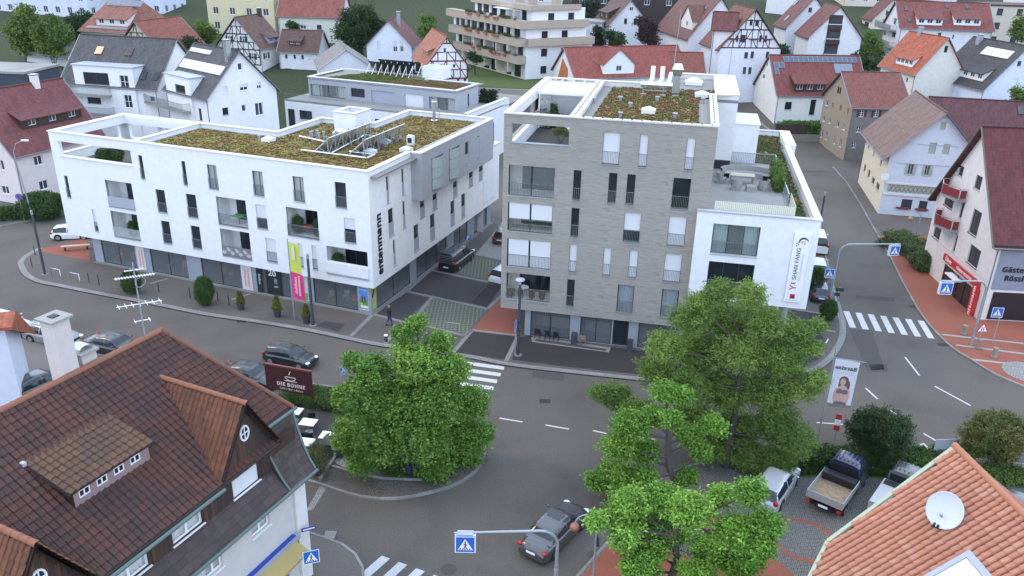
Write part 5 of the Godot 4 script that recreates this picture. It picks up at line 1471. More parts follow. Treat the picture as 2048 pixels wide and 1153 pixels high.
# ---------------------------------------------------------------- the tiled house in the lower left corner
func corner_house()->void:
	var B:=thing("tiled_house","nearest house in the lower left with mossy brown-red tiled roof, timber dormers and copper gutters","house",Vector3(-9.519,0,-30.571),65.5)
	var sl:=0.6406
	var F:=fr(Vector3(0,0,-0.3),Vector3(1,0,0))
	var pw: Material=plaster(0.52,0.51,0.50)
	var wins:=[[-2.9,4.85,-1.75,5.95],[-5.6,4.8,-4.65,5.95],[-8.6,4.8,-7.6,5.95],[-11.6,4.8,-10.6,5.95],[-14.6,4.8,-13.6,5.95]]
	wall(B,"front_wall",F,rect(-20,0,0.6,6.3),wins+[[-3.6,0.4,-0.9,2.6],[-7.4,0.4,-4.6,2.6]],pw,0.2)
	for w: Array in wins: window(B,F,w[0],w[1],w[2],w[3],{frame=M.frame_white,cols=2,curtain=M.curtain,drawn=0.5,bar=0.08,sill_mat=M.frame_white})
	for w: Array in [[-3.6,0.4,-0.9,2.6],[-7.4,0.4,-4.6,2.6]]:
		window(B,F,w[0],w[1],w[2],w[3],{cols=2,called="shop_window",frame=flat(0.4,0.08,0.03)})
	bx(B,"pilaster",plaster(0.66,0.65,0.64),F,-0.15,0,0.003,0.6,6.2,0.12)
	bx(B,"cornice",M.bluegrey,F,-20,2.95,0.003,-0.16,3.25,0.25)
	bx(B,"end_wall",pw,I3,0.45,0,-13.4,0.6,6.3,-0.32)
	bx(B,"rear_wall",pw,I3,-20,0,-13.5,0.6,8.0,-13.3)
	var aw:=Geo.new()
	aw.quad(Vector3(-8,2.75,1.0),Vector3(-0.5,2.75,1.0),Vector3(-0.5,3.1,0.0),Vector3(-8,3.1,0.0))
	aw.quad(Vector3(-8,2.62,1.0),Vector3(-0.5,2.62,1.0),Vector3(-0.5,2.75,1.0),Vector3(-8,2.75,1.0))
	var awn:=gp(B,"awning",aw,flat(0.35,0.27,0.1),F)
	bx(awn,"awning_roller",flat(0.02,0.05,0.3),I3,-8,3.1,0.01,-0.45,3.3,0.22)
	# skirt roof of dark shingles
	var sh:=rooftile(0.062,0.045,0.042)
	var sk:=Geo.new()
	sk.quad(Vector3(-20,6.0,0),Vector3(-0.65,6.0,0),Vector3(-0.65,6.9,-0.86),Vector3(-20,6.9,-0.86))
	sk.quad(Vector3(-20,5.9,0),Vector3(-0.65,5.9,0),Vector3(-0.65,6.0,0),Vector3(-20,6.0,0))
	gp(B,"skirt_roof",sk,sh)
	var sk2:=Geo.new()
	var pf:=[[0.0,6.0,1.2],[0.32,6.45,1.22],[0.62,7.0,1.27],[0.95,7.75,1.36],[1.38,8.72,1.55]]
	for i in 4:
		var a: Array=pf[i]; var b: Array=pf[i+1]
		sk2.quad(Vector3(-0.65,a[1],-a[0]),Vector3(a[2],a[1],-a[0]),Vector3(b[2],b[1],-b[0]),Vector3(-0.65,b[1],-b[0]))
		sk2.quad(Vector3(a[2],a[1],-a[0]),Vector3(a[2]-0.25,a[1],-13.0),Vector3(b[2]-0.5,b[1],-12.6),Vector3(b[2],b[1],-b[0]))
		sk2.quad(Vector3(-0.65,a[1],-a[0]-0.8),Vector3(-0.65,a[1],-a[0]),Vector3(-0.65,b[1],-b[0]),Vector3(-0.65,b[1],-b[0]-0.8))
	gp(B,"skirt_roof",sk2,sh)
	var cu:=Geo.new(); var cv:=Geo.new()
	for i in 4:
		var a: Array=pf[i]; var b: Array=pf[i+1]
		cu.bar(Vector3(a[2],a[1]+0.03,-a[0]),Vector3(b[2],b[1]+0.03,-b[0]),0.1,0.06)
		if i<3: cv.bar(Vector3(-0.65-i*0.03,a[1]+0.04,-a[0]+0.02),Vector3(-0.68-i*0.03,b[1]+0.04,-b[0]+0.02),0.09,0.06)
	gp(B,"copper_flashing",cu,M.copper)
	gp(B,"copper_flashing",cv,M.copper)
	for q: Array in [[Vector3(-20,5.93,0.08),Vector3(1.25,5.93,0.08)],[Vector3(-9.9,8.1,-0.42),Vector3(-3.9,8.1,-0.42)],[Vector3(-0.25,8.66,-1.28),Vector3(1.75,8.66,-1.28)]]:
		var gg:=Geo.new()
		gg.tube([q[0],q[1]],[0.085,0.085],8)
		gp(B,"gutter",gg,M.copper)
	# timber clad storey: upright boards, one by one where seen
	var K:=fr(Vector3(0,0,-0.85),Vector3(1,0,0))
	var bw:=[[-6.4,6.95,-4.82,7.92],[-9.3,6.95,-7.55,7.92]]
	wall(B,"clad_wall",K,rect(-9.85,6.4,-3.86,8.3),bw,M.wood_dark,0.15)
	wall(B,"clad_wall",K,rect(-20,6.4,-13.36,8.3),[],M.wood_dark)
	wall(B,"clad_wall",K,rect(-0.34,6.4,1.0,8.3),[],M.wood_dark)
	for w: Array in bw: window(B,K,w[0],w[1],w[2],w[3],{frame=M.frame_white,cols=2,curtain=M.white_paint,drawn=0.5,bar=0.09,sill_mat=M.frame_white})
	var bd:=[flat(0.035,0.024,0.02,0.75),flat(0.05,0.03,0.022,0.75),flat(0.075,0.038,0.022,0.75)]
	rng.seed=4
	for k in 48:
		var u:=-9.9+k*0.19
		var blocked:=false
		for w: Array in bw:
			if u+0.18>w[0]-0.02 and u<w[2]+0.02: blocked=true
		if blocked or (u>-3.95 and u<-0.2): continue
		bx(B,"board",bd[rng.randi_range(0,2)],K,u,6.85,0.004,u+0.18,8.2,0.03)
	# gabled dormers
	for uc: float in [-2.1,-11.6]:
		var wl: Array=[uc-1.0,6.9,uc+0.6,7.95]
		var D:=gable_end(B,K,uc,1.75,6.4,8.1,11.05,[wl])
		window(D,I3,wl[0],wl[1],wl[2],wl[3],{frame=M.frame_white,blind=1.0,blind_mat=M.blind,bar=0.08,sill_mat=M.frame_white})
		for k in 18:
			var u:=uc-1.72+k*0.19
			var y1: float=8.1+(1.75-maxf(absf(u-uc),absf(u+0.18-uc)))/1.75*2.95-0.05
			var y0:=6.6
			if u+0.18>wl[0]-0.02 and u<wl[2]+0.02: y0=wl[3]+0.06
			if y1-y0>0.3: bx(D,"board",bd[rng.randi_range(0,2)],I3,u,y0,0.004,u+0.18,y1,0.03)
		var og:=Geo.new()
		for k in 20:
			var a:=TAU*k/20; var b:=TAU*(k+1)/20
			og.bar(Vector3(uc+0.24*cos(a),9.65+0.34*sin(a),0.05),Vector3(uc+0.24*cos(b),9.65+0.34*sin(b),0.05),0.07,0.05,Vector3(0,0,1))
		og.bar(Vector3(uc-0.22,9.65,0.05),Vector3(uc+0.22,9.65,0.05),0.04,0.04,Vector3(0,0,1))
		og.bar(Vector3(uc,9.33,0.05),Vector3(uc,9.97,0.05),0.04,0.04,Vector3(0,0,1))
		var ov:=gp(D,"oval_window",og,M.frame_white)
		var el:=Geo.new()
		for k in 20:
			var a:=TAU*k/20; var b:=TAU*(k+1)/20
			el.tri(Vector3(uc,9.65,0.036),Vector3(uc+0.24*cos(a),9.65+0.34*sin(a),0.036),Vector3(uc+0.24*cos(b),9.65+0.34*sin(b),0.036))
		gp(D,"oval_pane",el,M.glass)
		# its two slopes
		var rise:=3.05; var run:=1.9
		var len:=sqrt(rise*rise+run*run)
		for s: int in [-1,1]:
			var dn:=Vector3(s*run,-rise,0)/len
			var ex:=Vector3(0,0,-1) if s<0 else Vector3(0,0,1)
			var nn:=dn.cross(ex)
			if nn.y<0: nn=-nn
			ex=nn.cross(dn)
			var top:=Vector3(uc,11.2,-0.55 if s<0 else -5.6)
			if ex.z>0: top.z=-5.6
			else: top.z=-0.55
			var RF:=Transform3D(Basis(ex,nn,dn),top)
			var base:=Geo.new()
			base.quad(Vector3(0,-0.04,len),Vector3(5.05,-0.04,len),Vector3(5.05,-0.04,0),Vector3(0,-0.04,0))
			base.quad(Vector3(0,-0.14,len),Vector3(0,-0.14,0),Vector3(5.05,-0.14,0),Vector3(5.05,-0.14,len))
			base.quad(Vector3(0,-0.14,len),Vector3(5.05,-0.14,len),Vector3(5.05,-0.04,len),Vector3(0,-0.04,len))
			var roof:=gp(B,"dormer_roof",base,flat(0.05,0.03,0.025),RF)
			lay_tiles(roof,I3,[Vector2(0,0),Vector2(5.05,0),Vector2(5.05,len),Vector2(0,len)],0.25,0.36,[Color(0.135,0.05,0.026),Color(0.155,0.058,0.029),Color(0.115,0.047,0.027),Color(0.17,0.066,0.034)],150,21+s)
		ridge_row(B,"ridge_tile",Vector3(uc,11.18,-5.4),Vector3(uc,11.18,-0.45),flat(0.24,0.095,0.05),0.12)
	# main slope
	var k2:=sqrt(1+sl*sl)
	var dn2:=Vector3(0,-sl,1).normalized()
	var ex2:=Vector3(1,0,0)
	var nn2:=dn2.cross(ex2)
	var RM:=Transform3D(Basis(ex2,nn2,dn2),Vector3(0,12.3,-6.9))
	var s_e:=6.4*k2; var s_r:=5.55*k2
	var slope:=[Vector2(-20,0),Vector2(-0.3,0),Vector2(1.55,s_r),Vector2(-0.35,s_r),Vector2(-0.35,s_e),Vector2(-20,s_e)]
	var mb:=Geo.new()
	mb.quad(Vector3(-20,-0.05,s_e),Vector3(-0.35,-0.05,s_e),Vector3(-0.35,-0.05,0),Vector3(-20,-0.05,0))
	mb.quad(Vector3(-0.35,-0.05,s_r),Vector3(1.55,-0.05,s_r),Vector3(-0.3,-0.05,0),Vector3(-0.35,-0.05,0))
	mb.quad(Vector3(-20,-0.2,s_e),Vector3(-0.35,-0.2,s_e),Vector3(-0.35,-0.05,s_e),Vector3(-20,-0.05,s_e))
	var main:=gp(B,"roof_slope",mb,flat(0.04,0.026,0.022),RM)
	lay_tiles(main,I3,slope,0.27,0.34,[Color(0.048,0.025,0.021),Color(0.056,0.027,0.021),Color(0.064,0.028,0.022),Color(0.072,0.029,0.022),Color(0.082,0.03,0.023)],300,31)
	var rb:=Geo.new()
	rb.quad(Vector3(1.4,8.2,-13.3),Vector3(-20,8.2,-13.3),Vector3(-20,12.25,-6.9),Vector3(-0.3,12.25,-6.9))
	rb.tri(Vector3(1.55,8.72,-1.35),Vector3(1.4,8.2,-13.3),Vector3(-0.3,12.25,-6.9))
	gp(B,"roof_slope",rb,rooftile(0.1,0.045,0.036))
	var rid:=flat(0.22,0.088,0.05)
	ridge_row(B,"ridge_tile",Vector3(-14,12.28,-6.9),Vector3(-0.3,12.28,-6.9),rid,0.14)
	ridge_row(B,"hip_tile",Vector3(1.58,8.76,-1.3),Vector3(-0.3,12.3,-6.85),flat(0.15,0.062,0.04),0.12)
	# shed dormer with four small windows
	var sf:=fr(Vector3(0,0,-2.78),Vector3(1,0,0))
	var sw:=[]
	for k in 4: sw.append([-8.42+k*0.76,9.94,-7.95+k*0.76,10.26])
	var SD:=wall(B,"shed_dormer",sf,rect(-8.65,9.5,-5.25,10.42),sw,plaster(0.26,0.19,0.19),0.06)
	for w: Array in sw: window(SD,I3,w[0],w[1],w[2],w[3],{frame=M.frame_white,cols=2,deep=0.06,sill=false,bar=0.045})
	var ck:=Geo.new()
	ck.tri(Vector3(-8.65,11.0,-4.9),Vector3(-8.65,9.5,-2.78),Vector3(-8.65,10.42,-2.78))
	ck.tri(Vector3(-5.25,9.5,-2.78),Vector3(-5.25,11.0,-4.9),Vector3(-5.25,10.42,-2.78))
	gp(SD,"dormer_cheek",ck,M.wood_dark,sf.affine_inverse())
	var d3:=Vector3(0,10.42-11.05,2.35).normalized()
	var RS:=Transform3D(Basis(Vector3(1,0,0),d3.cross(Vector3(1,0,0)),d3),Vector3(0,11.06,-4.95))
	var sb:=Geo.new()
	sb.quad(Vector3(-8.85,-0.04,2.36),Vector3(-5.0,-0.04,2.36),Vector3(-5.0,-0.04,0),Vector3(-8.85,-0.04,0))
	sb.quad(Vector3(-8.85,-0.14,2.36),Vector3(-5.0,-0.14,2.36),Vector3(-5.0,-0.04,2.36),Vector3(-8.85,-0.04,2.36))
	sb.quad(Vector3(-8.85,-0.14,0),Vector3(-8.85,-0.14,2.36),Vector3(-8.85,-0.04,2.36),Vector3(-8.85,-0.04,0))
	var sr:=gp(B,"dormer_roof",sb,flat(0.04,0.026,0.022),RS)
	lay_tiles(sr,I3,[Vector2(-8.85,0),Vector2(-5.0,0),Vector2(-5.0,2.4),Vector2(-8.85,2.4)],0.27,0.34,[Color(0.105,0.055,0.033),Color(0.118,0.058,0.034),Color(0.096,0.052,0.032),Color(0.084,0.048,0.032)],120,41)
	# chimneys
	var c1:=bx(B,"chimney",plaster(0.58,0.53,0.52),I3,-5.25,11.4,-7.75,-4.5,14.7,-7.0)
	bx(c1,"chimney_cap",M.concrete,I3,-0.5,1.652,-0.5,0.5,1.74,0.5)
	bx(c1,"chimney_mouth",M.black,I3,-0.16,1.74,-0.16,0.16,1.78,0.16)
	var c2:=bx(B,"chimney",plaster(0.5,0.48,0.44),I3,-4.25,11.4,-7.9,-3.55,12.75,-7.1)
	bx(c2,"chimney_cap",M.concrete,I3,-0.45,0.677,-0.5,0.45,0.78,0.5)
	var hood:=Geo.new()
	for k in 6:
		var a:=PI*k/6; var b:=PI*(k+1)/6
		hood.quad(Vector3(0.35*cos(a),0.8+0.22*sin(a),0.3),Vector3(0.35*cos(a),0.8+0.22*sin(a),-0.3),Vector3(0.35*cos(b),0.8+0.22*sin(b),-0.3),Vector3(0.35*cos(b),0.8+0.22*sin(b),0.3))
	gp(c2,"chimney_hood",hood,M.zinc)
	bx(B,"valley_cap",M.zinc,I3,-8.95,11.0,-4.95,-8.8,11.15,-4.75)

func aerial(parent_at: Vector3,yaw: float)->void:
	var A:=thing("television_aerial","tall television aerial with three combs of rods on the ridge of the nearest house","aerial",parent_at,yaw)
	var g:=Geo.new()
	g.cyl(Vector3.ZERO,Vector3(0,3.7,0),0.035,0.03,8)
	gp(A,"mast",g,M.pole)
	var rows:=[[3.05,1.5,14,0.3],[1.75,1.7,7,0.55],[3.35,0.7,4,0.16],[0.95,0.6,2,0.4]]
	for r: Array in rows:
		var c:=Geo.new()
		var dir:=Vector3(0.85,-0.05,0.5).normalized()
		var side:=Vector3(-0.5,0,0.85)
		c.bar(Vector3(0,r[0],0)-dir*r[1]*0.55,Vector3(0,r[0],0)+dir*r[1]*0.55,0.03,0.03)
		for k in r[2]:
			var p: Vector3=Vector3(0,r[0],0)+dir*r[1]*(k/maxf(1.0,r[2]-1.0)-0.5)
			c.bar(p-side*r[3]*0.5,p+side*r[3]*0.5,0.022,0.022)
		gp(A,"antenna_comb",c,M.frame_white)
	var l:=Geo.new()
	var ps:=[]; var rs:=[]
	for k in 13:
		var a:=TAU*k/12
		ps.append(Vector3(0.15+0.28*cos(a),2.75+0.22*sin(a),0.1)); rs.append(0.014)
	l.tube(ps,rs,5,false)
	gp(A,"antenna_loop",l,M.pole)

# ---------------------------------------------------------------- the terracotta roof in the lower right corner
func right_roof_house()->void:
	var B:=thing("terracotta_roof_house","house in the lower right corner under a bright terracotta pantile roof with pale green verge","house",Vector3(17.703,0,-27.194),-85.08)
	var sl:=tan(deg_to_rad(38.0))
	var k:=sqrt(1+sl*sl)
	var dn:=Vector3(0,-sl,1).normalized()     # left slope lies on +z of this frame
	var RF:=Transform3D(Basis(Vector3(1,0,0),dn.cross(Vector3(1,0,0)),dn),Vector3(0,11,0))
	var field:=[Vector2(0,0),Vector2(9,0),Vector2(9,8.5*k),Vector2(4.6,8.5*k),Vector2(1.81,5.83*k),Vector2(0.83,4.86*k)]
	var mb:=Geo.new()
	var pts:=[]
	for p: Vector2 in field: pts.append(Vector3(p.x,-0.05,p.y))
	for i in range(1,pts.size()-1): mb.tri(pts[0],pts[i+1],pts[i])
	for i in pts.size():
		var a: Vector3=pts[i]; var b: Vector3=pts[(i+1) % pts.size()]
		mb.quad(a,b,b-Vector3(0,0.2,0),a-Vector3(0,0.2,0))
	var roof:=gp(B,"roof_slope",mb,flat(0.07,0.03,0.02),RF)
	lay_tiles(roof,I3,field,0.27,0.335,[Color(0.40,0.17,0.105),Color(0.42,0.182,0.115),Color(0.385,0.16,0.097),Color(0.44,0.205,0.135),Color(0.41,0.17,0.10)],300,51,true)
	ridge_row(roof,"ridge_tile",Vector3(9,0.03,0.02),Vector3(-0.1,0.03,0.02),flat(0.37,0.15,0.085),0.13)
	var vg:=Geo.new()
	for q: Array in [[Vector3(-0.06,0.03,-0.05),Vector3(0.75,0.03,4.9*k)],[Vector3(0.75,0.03,4.9*k),Vector3(1.75,0.03,5.9*k)],[Vector3(1.75,0.03,5.9*k),Vector3(4.6,0.03,8.55*k)]]:
		vg.bar(q[0],q[1],0.17,0.09)
	gp(roof,"verge_trim",vg,flat(0.36,0.40,0.29,0.6),I3)
	var far:=Geo.new()
	far.quad(Vector3(9,11-6*sl,-6),Vector3(-0.2,11-6*sl,-6),Vector3(-0.2,10.95,0),Vector3(9,10.95,0))
	gp(B,"roof_slope",far,rooftile(0.36,0.145,0.085))
	# walls below
	var wg:=Geo.new()
	var foot:=[Vector2(0.3,0.0),Vector2(0.3,-5.6),Vector2(9,-5.6),Vector2(9,7.0),Vector2(4.9,7.0),Vector2(1.2,4.6)]
	wg.prism(foot,0,6.2)
	gp(B,"wall",wg,M.offwhite)
	var gw:=Geo.new()
	gw.poly([Vector3(1.1,6.2,4.6),Vector3(0.3,6.2,-5.6),Vector3(0.3,10.8,0.05)])
	gp(B,"gable_wall",gw,M.offwhite)
	# roof window with a raised sash
	var win:=Geo.new()
	win.bb(4.35,0.02,1.75*k,6.4,0.2,1.95*k)
	win.bb(4.35,0.02,1.95*k,4.55,0.2,4.0*k)
	win.bb(6.2,0.02,1.95*k,6.4,0.2,4.0*k)
	var rw:=gp(roof,"roof_window",win,M.pole)
	bx(rw,"pane",M.solar_white,I3,4.56,0.13,1.96*k,6.19,0.17,4.0*k)

func satellite_dish()->void:
	# stands on the terracotta slope
	var at:=Vector3(17.703,0,-27.194)+Basis(Vector3.UP,deg_to_rad(-85.08))*Vector3(2.75,9.5,2.0)
	var D:=thing("satellite_dish","white satellite dish on the terracotta roof in the lower right corner","satellite dish",at,0)
	var g:=Geo.new()
	g.cyl(Vector3(0,-0.25,0),Vector3(0,0.5,0),0.035)
	g.bar(Vector3(0,0.45,0),Vector3(-0.1,0.62,0.1),0.08,0.08)
	gp(D,"mount",g,M.pole)
	var aim:=Vector3(-0.5,0.42,0.62).normalized()
	var x:=Vector3.UP.cross(aim).normalized()
	var b:=Basis(x,aim.cross(x),aim)*1.05
	var d:=Geo.new()
	var n:=28
	for j in 5:
		for i in n:
			var q:=[]
			for w: Array in [[j+1,i],[j+1,i+1],[j,i+1],[j,i]]:
				var r: float=w[0]/5.0; var a: float=TAU*w[1]/n
				q.append(Vector3(0.58*r*cos(a),0.64*r*sin(a),0.13*(r*r-1)))
			d.quad(q[0],q[1],q[2],q[3])
	for i in n:
		var a:=TAU*i/n; var a2:=TAU*(i+1)/n
		d.bar(Vector3(0.58*cos(a),0.64*sin(a),-0.01),Vector3(0.58*cos(a2),0.64*sin(a2),-0.01),0.03,0.04,Vector3(0,0,1))
	var c:=Vector3(0.05,0.72,0.02)
	gp(D,"reflector",d,flat(0.5,0.53,0.58,0.5),Transform3D(b,c))
	var f:=Geo.new()
	f.bar(c+b*Vector3(0,-0.6,0),c+b*Vector3(0,-0.62,0.6),0.03,0.03)
	f.cyl(c+b*Vector3(-0.12,-0.58,0.58),c+b*Vector3(-0.12,-0.5,0.45),0.045)
	f.cyl(c+b*Vector3(0.0,-0.6,0.6),c+b*Vector3(0.0,-0.52,0.47),0.045)
	f.bar(c+b*Vector3(-0.2,-0.62,0.58),c+b*Vector3(0.12,-0.62,0.58),0.03,0.03)
	gp(D,"feed_arm",f,M.black)

# plain white house at the left edge
func edge_house()->void:
	var B:=thing("edge_house","white house wall with an orange tiled eave cut by the left edge","house",Vector3(-32.0,0,-45.9),19.0)
	var g:=Geo.new()
	g.bb(-9,0,-3.0,0,5.6,0)
	g.bb(-9,5.6,-1.6,0,6.0,0)
	gp(B,"wall",g,plaster(0.66,0.70,0.80))
	var r:=Geo.new()
	r.quad(Vector3(-9.4,6.0,0.5),Vector3(0.6,6.0,0.5),Vector3(0.6,6.45,-1.0),Vector3(-9.4,6.45,-1.0))
	r.quad(Vector3(0.6,3.4,-4.2),Vector3(-9.4,3.4,-4.2),Vector3(-9.4,6.45,-1.0),Vector3(0.6,6.45,-1.0))
	r.quad(Vector3(-9.4,5.8,0.5),Vector3(0.6,5.8,0.5),Vector3(0.6,6.0,0.5),Vector3(-9.4,6.0,0.5))
	r.poly([Vector3(0.6,5.8,0.5),Vector3(0.6,3.2,-4.2),Vector3(0.6,3.4,-4.2),Vector3(0.6,6.45,-1.0),Vector3(0.6,6.0,0.5)])
	gp(B,"roof",r,rooftile(0.36,0.1,0.05))

# ---------------------------------------------------------------- grey penthouse block behind the white building
func penthouse()->void:
	var B:=thing("penthouse_building","flat-roofed building with grey penthouse, glass corners and grassy roof behind the white corner building","building",Vector3(-8.129,0,-111.071),-22.26)
	var gm: Material=plaster(0.36,0.38,0.42)
	var F:=fr(Vector3.ZERO,Vector3(1,0,0))
	var ws:=[[-23.7,7.45,-17.6,9.15,4,"clear"],[-16.8,7.9,-14.5,9.15,2,"d"],[-13.4,7.3,-9.6,9.1,2,"blind"],[-8.0,7.3,-5.1,9.1,2,"blind"],[-4.2,7.35,-0.25,9.05,3,"clear"]]
	var hl:=[]
	for w: Array in ws: hl.append([w[0],w[1],w[2],w[3],0.2])
	wall(B,"penthouse_wall",F,rect(-24,7.2,0,10.1),hl,gm)
	for w: Array in ws:
		var o:={cols=w[4],sill=false,deep=0.2}
		if w[5]=="clear":
			o.curtain=flat(0.42,0.46,0.42,0.95); o.drawn=0.3
		if w[5]=="blind":
			o.blind=1.0; o.blind_mat=M.screen if w[0]<-9 else M.blind
		window(B,F,w[0],w[1],w[2],w[3],o)
	wall(B,"penthouse_wall",fr(Vector3.ZERO,Vector3(0,0,-1)),rect(0,7.2,7.0,10.1),[[3.5,7.5,4.0,9.2]],gm)
	window(B,fr(Vector3.ZERO,Vector3(0,0,-1)),3.5,7.5,4.0,9.2,{})
	wall(B,"penthouse_wall",fr(Vector3(-24,0,-9),Vector3(0,0,1)),rect(0,7.2,9,10.1),[],gm)
	wall(B,"penthouse_wall",fr(Vector3(0,0,-7),Vector3(-1,0,0)),rect(0,7.2,8,10.1),[],gm)
	bx(B,"roof_slab",M.gravel,I3,-24.0,9.8,-9.0,0,9.9,0)
	bx(B,"roof_slab",M.gravel,I3,-20,9.8,-16,-8,9.9,-9.0)
	var f:=[Vector2(-22.5,-1.0),Vector2(-0.8,-0.8),Vector2(-0.9,-6.4),Vector2(-9,-6.6),Vector2(-9,-9),Vector2(-19,-9)]
	var sd:=Geo.new()
	sd.prism(f,9.9,9.95)
	gp(B,"planted_roof",sd,M.grass)
	sedum_tufts(B,[f[0],Vector2(-12,-0.9),Vector2(-12,-8.9),f[5]],9.95,1500,15,[Color(0.08,0.12,0.02),Color(0.11,0.14,0.02),Color(0.15,0.15,0.03)],0.22)
	sedum_tufts(B,[Vector2(-12,-0.9),f[1],f[2],Vector2(-12,-6.5)],9.95,1500,16,[Color(0.20,0.10,0.04),Color(0.24,0.14,0.06),Color(0.16,0.14,0.04)],0.22)
	for q: Array in [[-24.1,0.1,0.1,-0.4],[-0.4,-0.4,0.1,-7.1],[-24.1,-0.4,-23.6,-9.1],[-8.5,-7.1,-0.4,-6.7],[-24.1,-9.4,-18,-9.0]]:
		bx(B,"parapet_coping",M.coping,I3,q[0],10.1,q[1],q[2],10.2,q[3])
	# lower storeys with the terrace on top
	wall(B,"lower_wall",fr(Vector3(0,0,3.2),Vector3(1,0,0)),rect(-26,0,3.2,7.2),[[-23.6,4.6,-21.4,5.9],[-11,4.5,-9,5.9],[-4,4.5,-2,5.9],[-25.6,2.2,-24.4,5.9]],M.white)
	for q: Array in [[-23.6,4.6,-21.4,5.9],[-11,4.5,-9,5.9],[-4,4.5,-2,5.9],[-25.6,2.2,-24.4,5.9]]:
		window(B,fr(Vector3(0,0,3.2),Vector3(1,0,0)),q[0],q[1],q[2],q[3],{cols=2})
	wall(B,"lower_wall",fr(Vector3(3.2,0,3.2),Vector3(0,0,-1)),rect(0,0,14,7.9),[],M.white)
	bx(B,"terrace_floor",M.concrete,I3,-26,7.0,-9,3.2,7.2,3.2)
	wall(B,"lower_wall",fr(Vector3(-26,0,-14),Vector3(0,0,1)),rect(0,0,17.2,7.2),[],M.white)
	bx(B,"terrace_coping",M.coping,I3,2.7,7.9,-10,3.3,8.0,3.25)
	bx(B,"lower_roof",M.gravel,I3,-26,6.9,-18,3.2,7.0,-9)
	railing(B,fr(Vector3(0,0,3.1),Vector3(1,0,0)),-26,2.7,7.22,8.1,0,M.rail,0.16)
	var sf:=Geo.new()
	for q: Array in [[-10.0,-9.0,-6.6,-8.8],[-10.0,-11.4,-6.6,-11.2],[-10.0,-11.2,-9.8,-9.0],[-6.8,-11.2,-6.6,-9.0]]:
		sf.bb(q[0],9.9,q[1],q[2],11.6,q[3])
	gp(B,"lift_shaft",sf,M.white)
	for z: float in [-8.8,-11.6]:
		var rk:=Geo.new()
		for k in 8:
			var x:=-19.0+k*1.05
			rk.bar(Vector3(x,9.9,z+1.3),Vector3(x+0.1,11.5,z),0.07,0.07)
			rk.bar(Vector3(x,9.9,z),Vector3(x,11.4,z),0.07,0.07)
		var o:=gp(B,"solar_rack",rk,M.frame_white)
		for k in 7:
			var pg:=Geo.new()
			var x:=-19.0+k*1.05
			pg.quad(Vector3(x+1.0,11.75,z+0.4),Vector3(x,11.75,z+0.4),Vector3(x,10.1,z-1.4),Vector3(x+1.0,10.1,z-1.4))
			pg.quad(Vector3(x,11.7,z+0.4),Vector3(x+1.0,11.7,z+0.4),Vector3(x+1.0,10.05,z-1.4),Vector3(x,10.05,z-1.4))
			gp(o,"solar_panel",pg,M.frame_dark)

